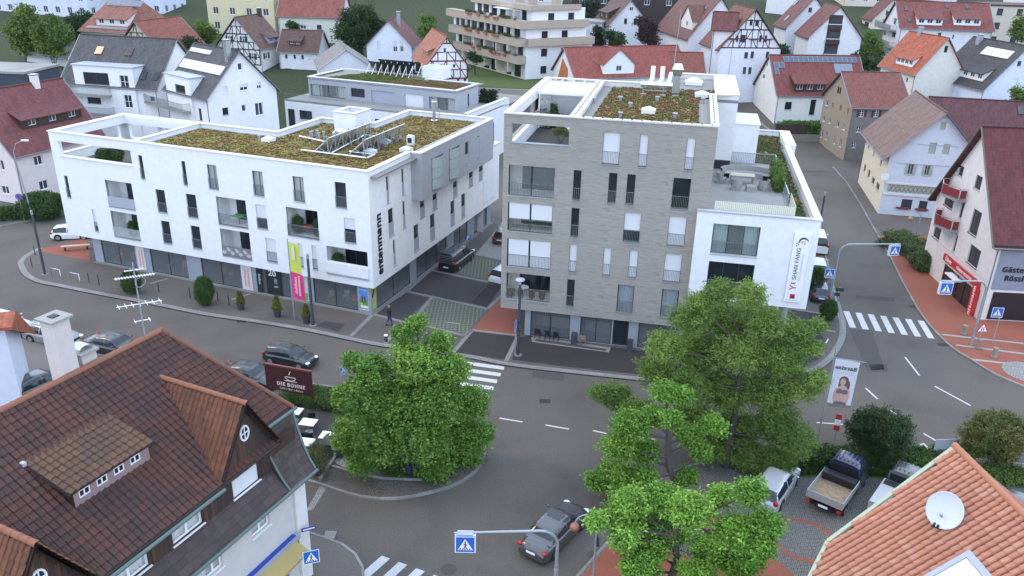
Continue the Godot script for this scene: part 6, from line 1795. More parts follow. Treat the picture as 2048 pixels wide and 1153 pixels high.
# ---------------------------------------------------------------- beige terraced flats in the background
func terraced_flats()->void:
	var B:=thing("terraced_flats","beige and white terraced apartment block with planted balconies in the background","building",Vector3(1.335,6.6,-145.21),-58.5)
	# local x runs towards the near corner; the corner is at x = 0; right wing face runs along -z
	var bm: Material=plaster(0.40,0.335,0.27)
	var wm: Material=M.white
	var fh:=2.95
	var data:=[[0.0,24.0,13.0,0.0],[fh,26.0,14.0,-0.3],[fh*2,27.0,12.6,0.2],[fh*3,20.5,11.0,0.4]]
	for k in 4:
		var y: float=data[k][0]; var L: float=data[k][1]; var R: float=data[k][2]; var o: float=-float(k>=3)*1.2
		var y1:=y+fh
		var F:=fr(Vector3(0,0,o),Vector3(1,0,0))
		var hl:=[]
		rng.seed=60+k
		var u:=-L+1.0
		while u<-1.8:
			var w:=rng.randf_range(1.2,2.4)
			hl.append([u,y+(0.15 if rng.randf()<0.7 else 1.0),minf(u+w,-0.8),y1-0.45,0.2])
			u+=w+rng.randf_range(0.5,1.3)
		wall(B,"wall",F,rect(-L,y,0,y1),hl,wm if k>0 else plaster(0.6,0.57,0.5))
		for w: Array in hl: window(B,F,w[0],w[1],w[2],w[3],{cols=2,deep=0.2,sill=false,frame=M.frame_dark})
		var E:=fr(Vector3(0,0,o),Vector3(0,0,-1))
		var el:=[]
		for q: float in [3.2,7.4]: el.append([q,y+0.8,q+1.3,y+2.1])
		wall(B,"wall",E,rect(0,y,R,y1),el,wm)
		for w: Array in el: window(B,E,w[0],w[1],w[2],w[3],{cols=1})
		# projecting balcony parapets
		if k<3:
			bx(B,"balcony",bm,I3,-L,y1-0.3,o+0.02,0.3,y1+0.95,o+1.7) if k<2 else bx(B,"balcony",bm,I3,-L,y1-0.3,o+0.02,0.9,y1+0.95,o+1.7)
			bx(B,"balcony_rim",M.concrete,I3,-L,y1+0.953,o+0.02,0.3,y1+1.02,o+1.75)
		if k>=1 and k<3:
			bx(B,"parapet_band",bm,I3,0.02,y1-0.3,-R,0.9,y1+0.95,o+0.01)
	# dividing walls of the lower balconies
	for k in 2:
		for i in 5:
			bx(B,"balcony_divider",plaster(0.6,0.57,0.5),I3,-3.5-i*4.2,fh*(k+0.32) ,0.03,-3.3-i*4.2,fh*(k+1)-0.31,1.6)
	bx(B,"roof_slab",M.gravel,I3,-20.6,fh*4+0.002,-11,0.3,fh*4+0.1,-0.6)
	bx(B,"roof_band",bm,I3,-20.8,fh*4-0.35,-0.9,0.5,fh*4+0.5,-0.4)
	bx(B,"roof_band",bm,I3,0.02,fh*4-0.35,-11,0.5,fh*4+0.5,-0.91)
	for q: Array in [[-6,-5],[-12,-6],[-3,-8]]:
		bx(B,"roof_box",bm,I3,q[0]-0.6,fh*4+0.1,q[1]-0.6,q[0]+0.6,fh*4+1.3,q[1]+0.6)
	bx(B,"glass_lean_to",M.frosted,I3,-5.5,fh*3+0.1,0.0,-1.5,fh*4-0.4,0.9)
	bx(B,"canopy",M.white_paint,I3,-9.5,fh*4-0.5,-0.3,-5.0,fh*4-0.4,1.2)
	# flower boxes and shrubs on the parapets
	rng.seed=71
	for k in 3:
		for i in 7:
			var u:=rng.randf_range(-19,-1.5)
			var fb:=bx(B,"flower_box",flat(0.32,0.08,0.05),I3,u,fh*(k+1)+0.7,1.72,u+1.1,fh*(k+1)+1.0,2.0)
	var pl:=[]; var pc:=[]
	for k in 3:
		for i in 26:
			var u:=rng.randf_range(-20,-0.5)
			for j in 14:
				pl.append(Transform3D(Basis(Vector3(rng.randf(),rng.randf(),rng.randf()).normalized(),rng.randf()*TAU).scaled(Vector3.ONE*0.2),Vector3(u+rng.randf_range(-0.3,0.3),fh*(k+1)+1.15+rng.randf_range(-0.1,0.3),1.5+rng.randf_range(-0.2,0.2))))
				pc.append(Color(0.06,0.10,0.02)*rng.randf_range(0.7,1.5) if rng.randf()<0.9 else Color(0.4,0.08,0.08))
	var o2:=copies(B,"balcony_plants",leaf_mesh(0),M.leafy,pl,pc)
	o2.set_meta("kind","stuff")

# ---------------------------------------------------------------- ground, roads, pavements
func rise(z: float)->float:
	var t:=maxf(0.0,-z-112.0)
	return t*t*0.00375 if t<20 else 1.5+0.15*(t-20)

func sheet(called: String,ps: Array,h: float,mat: Material,base:=-1.0)->MeshInstance3D:
	var g:=Geo.new()
	g.prism(ps,h if base<-0.5 else base,h)
	return structure(called,g,mat)

func band(ps: Array,w: float)->Array:     # outline of a strip of width w along a polyline
	var a:=[]; var b:=[]
	for i in ps.size():
		var d: Vector2=(ps[mini(i+1,ps.size()-1)]-ps[maxi(i-1,0)]).normalized()
		var n:=Vector2(-d.y,d.x)*w/2
		a.append(ps[i]+n); b.append(ps[i]-n)
	b.reverse()
	return a+b

func smooth(ps: Array,n:=4)->Array:
	var out:=[]
	for i in ps.size()-1:
		var p0: Vector2=ps[maxi(i-1,0)]; var p3: Vector2=ps[mini(i+2,ps.size()-1)]
		for k in n: out.append((ps[i] as Vector2).cubic_interpolate(ps[i+1],p0,p3,float(k)/n))
	out.append(ps[-1])
	return out

func kerb(ps: Array,w:=0.16,top:=0.125,mat: Material=null)->void:
	var K:=Node3D.new()
	K.name=numbered("kerb")
	add_child(K)
	K.set_meta("kind","structure")
	var c:=Curve2D.new()
	for p: Vector2 in ps: c.add_point(p)
	var L:=c.get_baked_length()
	var n:=int(L/1.0)
	var mats:=[M.granite,M.granite2,M.granite3]
	var mesh:=boxmesh(Vector3(snappedf(L/n,0.001)-0.015,top,w))
	rng.seed=int(L*100)
	for i in n:
		var a:=c.sample_baked(L*i/n); var b:=c.sample_baked(L*(i+1)/n)
		var d:=(b-a).normalized()
		mi(K,"kerb_stone",mesh,mats[rng.randi_range(0,2)],Transform3D(Basis(Vector3(d.x,0,d.y),Vector3.UP,Vector3(-d.y,0,d.x)),Vector3((a.x+b.x)/2,top/2,(a.y+b.y)/2)))

func strip(called: String,ps: Array,w: float,h: float,mat: Material)->void:
	sheet(called,band(ps,w),h,mat)

func ring(c: Vector2,r: float,n:=40)->Array:
	var out:=[]
	for k in n: out.append(c+Vector2(cos(TAU*k/n),sin(TAU*k/n))*r)
	return out

func ground()->void:
	var g:=Geo.new()
	for q: Array in [[-260,40,260,-112]]:
		g.quad(Vector3(q[0],0,q[1]),Vector3(q[2],0,q[1]),Vector3(q[2],0,q[3]),Vector3(q[0],0,q[3]))
	structure("road",g,M.asphalt)
	var t:=Geo.new()
	var zs:=[-112.0]
	while zs[-1]>-560.0: zs.append(zs[-1]-(2.0 if zs[-1]>-136 else 12.0))
	for j in zs.size()-1:
		var z0: float=zs[j]; var z1: float=zs[j+1]
		for i in 20:
			var x0:=-400.0+i*40
			t.quad(Vector3(x0,rise(z0),z0),Vector3(x0+40,rise(z0),z0),Vector3(x0+40,rise(z1),z1),Vector3(x0,rise(z1),z1))
	structure("hillside",t,M.hill)
	M.granite2=ground_mat(0.26,0.25,0.245)
	M.granite3=ground_mat(0.34,0.33,0.32)
	var P:=0.1
	# pavement round the two modern buildings
	var kn:=smooth(pv([-46.42,-74.71,-46.66,-72.77,-46.33,-71.00,-45.26,-69.37,-43.88,-67.76,-42.10,-66.47,-39.85,-65.65,-35.33,-64.05,-30.21,-62.38,-25.25,-60.61,-20.67,-59.44,-16.20,-58.12,-12.68,-56.81,-9.72,-55.78,-4.23,-54.67,-0.27,-53.29,3.91,-52.44,10.03,-51.42,14.69,-50.93,19.61,-51.63,22.70,-53.61,24.59,-55.61,26.55,-58.68,27.75,-61.70,28.28,-63.81,28.89,-66.37]))
	sheet("pavement",kn+[Vector2(30.6,-72.5),Vector2(32.4,-80),Vector2(33.6,-85.5),Vector2(36.2,-97),Vector2(38.3,-107),Vector2(39.2,-111.9),Vector2(-34,-111.9),Vector2(-38,-90)],P,M.pave,0.0)
	kerb(kn)
	strip("gutter_stones",kn.map(func(p): return p),0.5,P+0.004,M.granite)
	kerb([Vector2(28.9,-66.4),Vector2(30.6,-72.5),Vector2(32.4,-80),Vector2(33.6,-85.5),Vector2(36.2,-97),Vector2(38.3,-107)])
	var o:=P+0.006
	sheet("red_paving",pv([-46.27,-74.44,-43.52,-77.84,-40.03,-71.50,-45.69,-73.65]),o,M.red_pave)
	sheet("dark_paving",pv([-9.26,-66.14,-7.58,-71.10,-2.24,-68.35,-3.59,-64.00]),o,M.pave_dark)
	sheet("dark_paving",pv([-3.55,-64.06,-2.19,-68.23,-0.95,-67.79,-2.09,-63.26]),o,M.asphalt_new)
	sheet("dark_paving",pv([-11.49,-61.40,-9.53,-65.90,-7.14,-64.96,-8.76,-60.02]),o,M.pave_dark)
	sheet("grass_pavers",pv([-6.95,-64.81,-2.08,-62.80,-3.65,-58.10,-7.95,-60.06]),o,M.pavers)
	sheet("grass_pavers",pv([-5.65,-71.22,-3.99,-75.29,-1.03,-73.86,-0.96,-68.37]),o,M.pavers)
	sheet("gravel_yard",pv([-3.76,-75.72,-2.22,-82.11,-0.98,-87.27,-0.75,-74.28]),o,M.sett_light)
	sheet("red_paving",pv([-0.90,-65.44,0.64,-65.21,0.45,-58.15,-3.14,-58.94]),o,M.red_pave)
	sheet("dark_paving",pv([-4.24,-54.83,-3.03,-58.49,0.37,-57.79,-0.43,-53.91]),o,M.asphalt_new)
	sheet("dark_paving",pv([-8.49,-59.19,-4.09,-57.54,-4.63,-55.47,-9.02,-56.67]),o,M.pave_dark)
	sheet("dark_paving",pv([0.13,-53.94,0.69,-57.72,1.53,-58.03,9.98,-55.83,21.90,-59.69,25.22,-59.87,25.19,-57.91,23.68,-55.32,21.57,-53.48,18.99,-52.23,15.18,-51.53,10.12,-52.01,3.91,-53.05]),o,M.asphalt_new)
	sheet("dark_paving",pv([-15.67,-58.79,-15.16,-59.75,-13.44,-59.28,-13.70,-57.81]),o+0.002,M.pave_dark)
	sheet("dark_paving",pv([24.06,-64.39,26.56,-63.81,26.83,-61.17,23.19,-61.26]),o+0.002,M.pave_dark)
	sheet("light_paving",pv([1.60,-57.68,1.92,-57.96,7.79,-56.29,7.55,-55.45,1.67,-56.90]),o+0.004,M.granite)
	sheet("gravel_bed",pv([1.99,-57.44,7.42,-56.02,7.31,-55.68,1.87,-57.08]),o+0.008,M.pave_dark)
	for q: Array in [pv([-11.54,-61.21,-12.55,-57.17]),pv([-11.55,-61.30,-8.75,-59.92]),pv([-8.75,-59.92,-9.70,-56.03]),pv([-9.40,-66.25,-1.99,-62.86]),pv([-7.70,-71.34,-0.96,-68.25]),pv([-11.52,-61.60,-9.28,-66.36,-7.71,-71.47]),pv([-2.00,-62.96,-0.91,-65.77]),pv([-8.04,-60.15,-7.01,-64.97]),pv([-8.01,-59.87,-3.71,-57.74]),pv([-3.71,-57.74,-3.13,-58.76]),pv([-3.13,-58.76,0.49,-57.97]),pv([-4.38,-54.66,-3.12,-58.67]),pv([-0.31,-53.60,0.53,-57.71]),pv([23.05,-61.06,26.59,-60.04]),pv([24.04,-64.59,27.57,-63.27]),pv([-24.01,-63.51,-22.84,-64.87]),pv([-32.26,-66.51,-31.19,-67.74])]:
		strip("granite_band",q,0.32,o+0.012,M.granite)
	for q: Array in [pv([23.89,-56.39,24.60,-57.44]),pv([25.03,-57.90,25.51,-58.71]),pv([21.18,-54.39,21.69,-54.58])]:
		strip("bay_line",q,0.12,o+0.02,M.paint)
	# right hand pavement, red
	var kr:=smooth(pv([38.59,-50.82,37.30,-51.82,36.05,-53.83,35.51,-55.93,35.01,-58.00,35.33,-63.51,37.04,-71.66,38.89,-79.24,40.03,-84.73]))
	sheet("red_paving",kr+[Vector2(70,-86),Vector2(70,-48)],P,M.red_pave,0.0)
	kerb(kr)
	var kr2:=pv([40.03,-84.73,42.57,-96.28,44.63,-106.53,45.65,-114.73])
	sheet("pavement",kr2+[Vector2(72,-112.0),Vector2(72,-86.02),Vector2(60,-86.02)],P,M.pave,0.0)
	kerb(kr2)
	for q: Array in [pv([35.31,-60.06,41.25,-58.77]),pv([35.50,-58.20,40.63,-56.85]),pv([35.58,-55.77,39.53,-54.93])]:
		strip("granite_band",q,0.3,o+0.004,M.concrete)
	sheet("cobbled_island",ring(Vector2(38.735,-53.886),1.7,30),o+0.01,M.sett_light)
	# near right: square with setts, red bands and the planted strip
	var kp:=smooth(pv([2.41,-29.67,3.68,-31.60,6.21,-35.29,7.69,-37.76,9.31,-39.93,12.32,-41.56,16.91,-42.64,21.43,-43.10,25.14,-42.99,26.64,-42.79,29.13,-42.41,31.71,-42.00,34.54,-41.50]))
	sheet("square",kp+[Vector2(60,-38),Vector2(60,8),Vector2(0,8),Vector2(0.5,-24)],P,M.sett,0.0)
	kerb(kp)
	sheet("red_paving",pv([3.88,-31.60,6.33,-35.16,7.81,-37.63,9.38,-39.45,10.97,-37.89,12.08,-35.37,14.01,-32.77,15.26,-30.41,11.06,-27.27,2.98,-27.02,2.90,-30.00]),o,M.red_pave)
	for c: Vector2 in [Vector2(15.81,-34.556),Vector2(9.378,-34.479),Vector2(19.339,-33.316)]:
		sheet("red_ring",ring(c,1.75),o+0.006,M.red_pave)
		sheet("sett_circle",ring(c,1.48),o+0.012,M.sett)
	sheet("planted_strip",pv([16.80,-42.27,21.27,-42.67,24.95,-42.56,28.88,-41.93,32.94,-41.39,30.51,-37.32,25.79,-39.16,21.02,-40.40,16.12,-39.96]),o,M.grass)
	# café island
	var ki:=smooth(pv([-11.99,-38.83,-10.79,-38.41,-10.14,-38.11,-9.21,-37.67,-7.90,-37.26,-6.65,-37.18,-5.69,-37.35,-4.66,-37.73,-3.47,-38.29,-2.67,-38.87,-1.87,-39.96,-1.49,-41.01,-1.40,-42.24,-1.74,-43.82,-3.04,-45.76,-5.36,-47.53,-8.92,-48.68,-12.33,-49.27,-13.73,-49.61,-19.27,-50.83]))
	sheet("cafe_island",ki+pv([-20.19,-47.35,-15.87,-40.13]),P,M.sett_brown,0.0)
	kerb(ki)
	sheet("cafe_terrace",pv([-15.52,-47.57,-12.63,-46.75,-10.34,-45.31,-10.21,-43.01,-10.86,-38.97,-13.39,-39.74]),o,M.pave_dark)
	sheet("cobbles",pv([-10.58,-40.60,-9.64,-41.68,-8.67,-41.35,-9.26,-39.66]),o+0.004,M.sett_light)
	sheet("planting_bed",pv([-12.84,-47.70,-10.95,-48.45,-5.28,-46.77,-2.79,-44.47,-3.28,-40.40,-4.92,-39.02,-6.97,-39.13,-9.09,-41.97,-10.32,-43.56]),o+0.006,M.grass)
	kerb(pv([-10.39,-40.01,-9.23,-39.52,-7.98,-39.09,-6.93,-38.89,-4.91,-38.92]),0.12,0.2)
	kerb(pv([-10.78,-38.59,-10.50,-40.25,-10.07,-42.30]),0.15,0.3)
	sheet("sett_strip",pv([-11.00,-35.96,-10.62,-36.18,-10.31,-38.06,-10.71,-38.27]),0.006,M.sett_light)
	# lower left pavement by the tiled house
	var kl:=smooth(pv([-11.46,-34.59,-10.54,-34.28,-9.53,-33.87,-8.52,-33.41,-7.89,-32.92,-7.42,-32.34,-7.05,-31.54,-6.67,-29.69]))
	sheet("pavement",kl+pv([-6.27,-24.16,-10.36,-24.04,-13.56,-34.51]),P,ground_mat(0.17,0.145,0.125),0.0)
	kerb(kl,0.14)
	# left: pavement along the houses, parking, far pavement
	var ks:=pv([-42.19,-56.68,-37.69,-55.28,-34.87,-54.52,-30.36,-53.14,-24.95,-51.65,-19.27,-50.83])
	sheet("pavement",ks+pv([-20.19,-47.35,-18.76,-41.55,-32.42,-40.97]),P,ground_mat(0.19,0.165,0.15),0.0)
	kerb(ks)
	var kf:=pv([-55.31,-79.44,-54.04,-80.82,-52.07,-82.96,-49.58,-85.24])
	sheet("pavement",kf+[Vector2(-44,-111.9),Vector2(-120,-111.9),Vector2(-120,-80)],P,M.pave,0.0)
	kerb(kf)
	# painted markings
	var m:=0.008
	for k in 6:
		var a:=Vector2(-0.429,-52.978)+Vector2(-0.115,0.495)*2.0*k*1.0
		var d:=(Vector2(-4.016,-53.803)-Vector2(-0.429,-52.978)).normalized()*3.9
		var n:=Vector2(-0.02,0.5)
		sheet("zebra_stripe",[a,a+d,a+d+n,a+n],m,M.paint)
	for k in 7:
		var a:=Vector2(28.83,-64.502).lerp(Vector2(34.588,-62.912),k/6.0); var b:=Vector2(28.187,-61.203).lerp(Vector2(33.923,-59.53),k/6.0)
		var w:=Vector2(0.5,0.06)
		sheet("zebra_stripe",[a,a+w,b+w,b],m,M.paint)
	for k in 8:
		var a:=Vector2(-6.308,-32.686)+Vector2(0.93,0.42)*1.0*k
		var d:=(Vector2(-6.866,-31.791)-Vector2(-6.308,-32.686)).normalized()*3.2
		sheet("zebra_stripe",[a,a+Vector2(0.46,0.2),a+Vector2(0.46,0.2)+d,a+d],m,M.paint)
	for q: Array in [pv([-0.61,-45.93,0.90,-45.53]),pv([2.40,-45.23,3.91,-44.82]),pv([5.45,-44.71,6.29,-44.41]),pv([8.09,-44.20,9.32,-43.85]),pv([30.55,-56.08,30.36,-53.16]),pv([25.56,-51.10,25.81,-49.59]),pv([26.05,-48.16,26.47,-47.16]),pv([30.76,-51.64,32.03,-49.02]),pv([27.08,-45.32,27.69,-44.20])]:
		strip("lane_dash",q,0.14,m,M.paint)
	strip("stop_line",pv([20.44,-46.34,22.31,-46.18]),0.12,m,M.paint)
	for q: Array in [pv([26.26,-44.08,26.61,-44.21,26.74,-43.60,26.34,-43.42]),pv([26.61,-43.38,27.01,-43.51,27.11,-42.91,26.71,-42.74])]:
		sheet("give_way_block",q,m,M.paint)
	for q: Array in [pv([27.19,-54.70,28.65,-54.85,28.16,-53.58,26.98,-53.60]),pv([22.20,-49.29,23.79,-49.43,23.46,-48.36,22.04,-48.42]),pv([1.69,-52.48,4.01,-52.07,3.89,-51.04,1.60,-51.44]),pv([31.45,-68.19,34.75,-67.72,34.28,-66.81,30.96,-67.27]),pv([28.00,-60.77,29.91,-60.87,28.10,-53.96,26.70,-53.74])]:
		sheet("asphalt_patch",q,0.004,M.asphalt_patch)
	for p: Vector3 in [Vector3(2.449,0,-48.225),Vector3(-21.907,0,-59.553),Vector3(-31.783,0,-62.941),Vector3(34.566,0,-58.41),Vector3(35.577,0,-65.803),Vector3(36.154,0,-56.289)]:
		var dr:=Geo.new()
		dr.box(p+Vector3(0,0.006,0),Vector3(0.75,0.008,0.5))
		structure("drain_cover",dr,M.asphalt_new)
	for q: Array in [[Vector2(-2.825,-31.825),0.4],[Vector2(4.601,-33.093),0.38]]:
		sheet("manhole_cover",ring(q[0],q[1],20),0.012,M.asphalt_patch)
	var dm:=Geo.new()
	dm.box(Vector3(-9.222,0,-34.037)+Vector3(0,0.106,0),Vector3(0.6,0.02,0.6))
	structure("manhole_cover",dm,M.granite)
	# road going on up the hill behind
	var st:=Geo.new()
	var cl:=[[42.2,-112.0],[42.8,-122.0],[42.2,-132.0],[40.0,-141.0],[34.0,-150.0],[24.0,-158.0]]
	for i in cl.size()-1:
		var a: Array=cl[i]; var b: Array=cl[i+1]
		for k in 4:
			var z0:=lerpf(a[1],b[1],k/4.0); var z1:=lerpf(a[1],b[1],(k+1)/4.0)
			var x0:=lerpf(a[0],b[0],k/4.0); var x1:=lerpf(a[0],b[0],(k+1)/4.0)
			st.quad(Vector3(x0-3.6,rise(z0)+0.03,z0),Vector3(x0+16.0,rise(z0)+0.03,z0),Vector3(x1+16.0,rise(z1)+0.03,z1),Vector3(x1-3.6,rise(z1)+0.03,z1))
	structure("road",st,M.asphalt)
	var st2:=Geo.new()
	for k in 10:
		var z0:=-112.0-k*4.0; var z1:=z0-4.0
		st2.quad(Vector3(-9,rise(z0)+0.03,z0),Vector3(2,rise(z0)+0.03,z0),Vector3(2,rise(z1)+0.03,z1),Vector3(-9,rise(z1)+0.03,z1))
	structure("road",st2,M.asphalt)
	# underground garage with its lawn in front of the terraced flats
	var G:=thing("garage_block","concrete garage entrance with a lawn on its roof below the terraced flats","garage",Vector3(-3.6,2.5,-136.5),-6)
	bx(G,"retaining_wall",plaster(0.36,0.32,0.28),I3,-3.0,2.6,-12,16,3.9,0)
	bx(G,"side_wall",plaster(0.5,0.48,0.46),I3,-7.2,-2.5,-26,-3.02,3.6,-0.1)
	for k in 3: bx(G,"garage_door",flat(0.16,0.16,0.17),I3,-2.6+k*3.2,-2.5,-0.58,0.2+k*3.2,2.3,-0.5)
	bx(G,"garage_door",M.offwhite,I3,7.2,-2.5,-0.57,9.8,2.3,-0.5)
	bx(G,"lawn",M.grass,I3,-7.0,3.9,-30,16,4.02,-0.4)

# ---------------------------------------------------------------- plants
var leaves:={}
func leaf_mesh(kind: int)->ArrayMesh:
	if leaves.has(kind): return leaves[kind]
	var g:=Geo.new()
	rng.seed=900+kind
	var n: int=[9,8,14,7][kind]
	for i in n:
		var d:=Vector3(rng.randfn(),rng.randfn(),rng.randfn()).normalized()
		var p:=d*rng.randf_range(0.15,0.9)
		var along:=(d+Vector3(rng.randfn(),rng.randfn()-0.5,rng.randfn())*0.5).normalized()
		var side:=along.cross(Vector3(rng.randfn(),rng.randfn(),rng.randfn())).normalized()
		var L: float=[0.75,0.85,0.75,0.9][kind]; var w: float=[0.26,0.24,0.12,0.3][kind]
		var nn:=side.cross(along)
		g.tri(p,p+along*L*0.5-side*w+nn*0.06,p+along*L)
		g.tri(p,p+along*L,p+along*L*0.5+side*w+nn*0.06)
	leaves[kind]=g.mesh()
	return leaves[kind]

# all the leaf sprays of one plant as one mesh; tones rounded to a few so that sprays are shared
var sprays:={}
var leaf_count:=0
func leafage(parent: Node,called: String,kind: int,xs: Array,cs: Array)->void:
	var st:=SurfaceTool.new()
	st.begin(Mesh.PRIMITIVE_TRIANGLES)
	for i in xs.size():
		var c: Color=cs[i]
		var k:="%d_%d_%d_%d" % [kind,int(c.r*90),int(c.g*90),int(c.b*140)]
		if not sprays.has(k):
			var a:=leaf_mesh(kind).surface_get_arrays(0)
			var col:=PackedColorArray()
			col.resize(a[Mesh.ARRAY_VERTEX].size())
			col.fill(Color((int(c.r*90)+0.5)/90.0,(int(c.g*90)+0.5)/90.0,(int(c.b*140)+0.5)/140.0))
			a[Mesh.ARRAY_COLOR]=col
			var m:=ArrayMesh.new()
			m.add_surface_from_arrays(Mesh.PRIMITIVE_TRIANGLES,a)
			sprays[k]=m
		st.append_from(sprays[k],0,xs[i])
	leaf_count+=xs.size()
	mi(parent,called,st.commit(),M.leafy)

# blobs: [x, y, z, r] about the base; limbs reach from the trunk to each blob
func tree(called: String,label: String,base: Vector3,blobs: Array,trunk: Array,o:={})->Node3D:
	var T:=thing(called,label,"tree",base,0,o.get("group",""))
	var sd: int=o.get("seed",1)
	if o.get("lead",false):
		var tip:=Vector3(blobs[0][0],blobs[0][1],blobs[0][2])
		for k in range(2,6): trunk=trunk+[Vector3.ZERO.lerp(tip,k/5.2)+Vector3(0.12*sin(k*2.0),0,0.05)]
	rng.seed=sd
	var g:=Geo.new()
	var r0: float=o.get("r",0.18)
	var ps:=[]; var rs:=[]
	for i in trunk.size():
		ps.append(trunk[i]); rs.append(r0*lerpf(1.15,0.4,float(i)/maxf(1,trunk.size()-1)))
	g.tube(ps,rs,9)
	for b: Array in blobs:
		var c:=Vector3(b[0],b[1],b[2])
		var best: Vector3=trunk[0]
		for i in trunk.size()-1:
			for k in 5:
				var q: Vector3=trunk[i].lerp(trunk[i+1],k/5.0)
				if q.y<c.y-0.25 and (q-(c-Vector3(0,1.0,0))).length()<(best-(c-Vector3(0,1.0,0))).length() and q.y>0.8: best=q
		if best==trunk[0]: best=trunk[mini(1,trunk.size()-1)]
		var mid:=best.lerp(c,0.5)+Vector3(rng.randf_range(-0.15,0.15),-0.12,rng.randf_range(-0.15,0.15))
		g.tube([best,mid,c],[r0*0.38,r0*0.26,r0*0.1],6)
		if o.get("twigs",true):
			for k in 4:
				var d:=Vector3(rng.randfn(),rng.randf_range(-0.2,1.0),rng.randfn()).normalized()
				g.tube([c-d*0.1,c+d*b[3]*0.8],[r0*0.08,r0*0.03],4)
	gp(T,"trunk",g,o.get("bark",M.bark))
	var size: float=o.get("leaf",0.22)
	var dens: float=o.get("density",260.0)
	var cols: Array=o.get("colours",[Color(0.06,0.13,0.02)])
	var xs:=[]; var cs:=[]
	for b: Array in blobs:
		var n:=int(dens*b[3]*b[3])
		var c:=Vector3(b[0],b[1],b[2])
		var tone: Color=cols[rng.randi_range(0,cols.size()-1)]
		for i in n:
			var d:=Vector3(rng.randfn(),rng.randfn(),rng.randfn()).normalized()
			var rr: float=b[3]*pow(rng.randf(),0.42)*rng.randf_range(0.75,1.12)
			var lump:=1.0+0.22*sin(d.x*5.0+b[0]*3.0)*sin(d.z*6.0+b[2]*2.0)+0.15*sin(d.y*9.0+b[1])
			var p:=c+d*Vector3(1,o.get("squash",0.85),1)*rr*lump
			if p.y<o.get("floor",0.2): continue
			var s:=size*rng.randf_range(0.65,1.35)
			var ax:=Vector3(rng.randfn(),rng.randfn(),rng.randfn()).normalized()
			xs.append(Transform3D(Basis(ax,rng.randf()*TAU).scaled(Vector3(s,s*o.get("flat",0.8),s)),p))
			var v:=rng.randf_range(0.7,1.35)
			var tc:=tone.lerp(cols[rng.randi_range(0,cols.size()-1)],0.4)
			cs.append(Color(tc.r*v,tc.g*v,tc.b*v))
	leafage(T,"crown",o.get("kind",0),xs,cs)
	return T

# clipped or loose shrub: a box of leaves on stems
func shrub(called: String,label: String,category: String,at: Vector3,size: Vector3,o:={})->Node3D:
	var T:=thing(called,label,category,at,o.get("yaw",0.0),o.get("group",""))
	rng.seed=o.get("seed",7)
	var st:=Geo.new()
	for k in o.get("stems",4):
		var x:=rng.randf_range(-0.25,0.25)*size.x; var z:=rng.randf_range(-0.25,0.25)*size.z
		st.tube([Vector3(x,0,z),Vector3(x*1.6,size.y*0.7,z*1.6)],[0.03,0.012],5)
	gp(T,"stem",st,M.bark)
	var xs:=[]; var cs:=[]
	var cols: Array=o.get("colours",[Color(0.035,0.08,0.015),Color(0.05,0.10,0.02)])
	var n: int=o.get("count",900)
	for i in n:
		var d:=Vector3(rng.randf_range(-1,1),rng.randf_range(0,1),rng.randf_range(-1,1))
		var pick:=rng.randf()
		if pick<0.55: # keep to the outside
			var k:=rng.randi_range(0,2)
			if k==0: d.x=signf(d.x)*rng.randf_range(0.85,1.05)
			elif k==1: d.y=rng.randf_range(0.85,1.05)
			else: d.z=signf(d.z)*rng.randf_range(0.85,1.05)
		if o.get("round",false):
			var q:=Vector3(d.x,d.y*2-1,d.z)
			if q.length()>1.0: q=q.normalized()*rng.randf_range(0.85,1.05)
			d=Vector3(q.x,(q.y+1)/2,q.z)
		if o.get("cone",false):
			var k:=1.05-d.y*0.8
			d.x *= k; d.z *= k
		var w:=1.0+0.12*sin(d.x*4+d.y*7+i*0.001)+0.1*sin(d.z*5.0-d.y*5.0)
		var p:=Vector3(d.x*size.x/2*w,d.y*size.y,d.z*size.z/2*w)
		var s: float=o.get("leaf",0.13)*rng.randf_range(0.6,1.3)
		xs.append(Transform3D(Basis(Vector3(rng.randfn(),rng.randfn(),rng.randfn()).normalized(),rng.randf()*TAU).scaled(Vector3.ONE*s),p))
		var c: Color=cols[rng.randi_range(0,cols.size()-1)]
		var v:=rng.randf_range(0.65,1.4)
		cs.append(Color(c.r*v,c.g*v,c.b*v))
	leafage(T,"foliage",o.get("kind",0),xs,cs)
	return T

func grass_tufts(called: String,label: String,field: Array,h: float,count: int,sd: int,tall: float)->void:
	rng.seed=sd
	var g:=Geo.new()
	for k in 7:
		var a:=rng.randf()*TAU
		var d:=Vector3(cos(a),0,sin(a)); var e:=Vector3(-sin(a),0,cos(a))
		g.tri(d*0.1-e*0.06,d*0.1+e*0.06,d*rng.randf_range(0.3,0.7)+Vector3(0,rng.randf_range(0.7,1.1),0))
	var mesh:=g.mesh()
	var pg:=PackedVector2Array(field)
	var lo:=pg[0]; var hi:=pg[0]
	for p in pg:
		lo=lo.min(p); hi=hi.max(p)
	var xs:=[]; var cs:=[]
	while xs.size()<count:
		var p:=Vector2(rng.randf_range(lo.x,hi.x),rng.randf_range(lo.y,hi.y))
		if not Geometry2D.is_point_in_polygon(p,pg): continue
		var s:=tall*rng.randf_range(0.5,1.3)
		xs.append(Transform3D(Basis(Vector3.UP,rng.randf()*TAU).scaled(Vector3(s,s*rng.randf_range(0.6,1.2),s)),Vector3(p.x,h,p.y)))
		var v:=rng.randf_range(0.6,1.4)
		cs.append(Color(0.06*v,0.105*v,0.02*v))
	var o:=copies(self,called,mesh,M.leafy,xs,cs)
	o.set_meta("kind","stuff")
	tag(o,label,"grass")

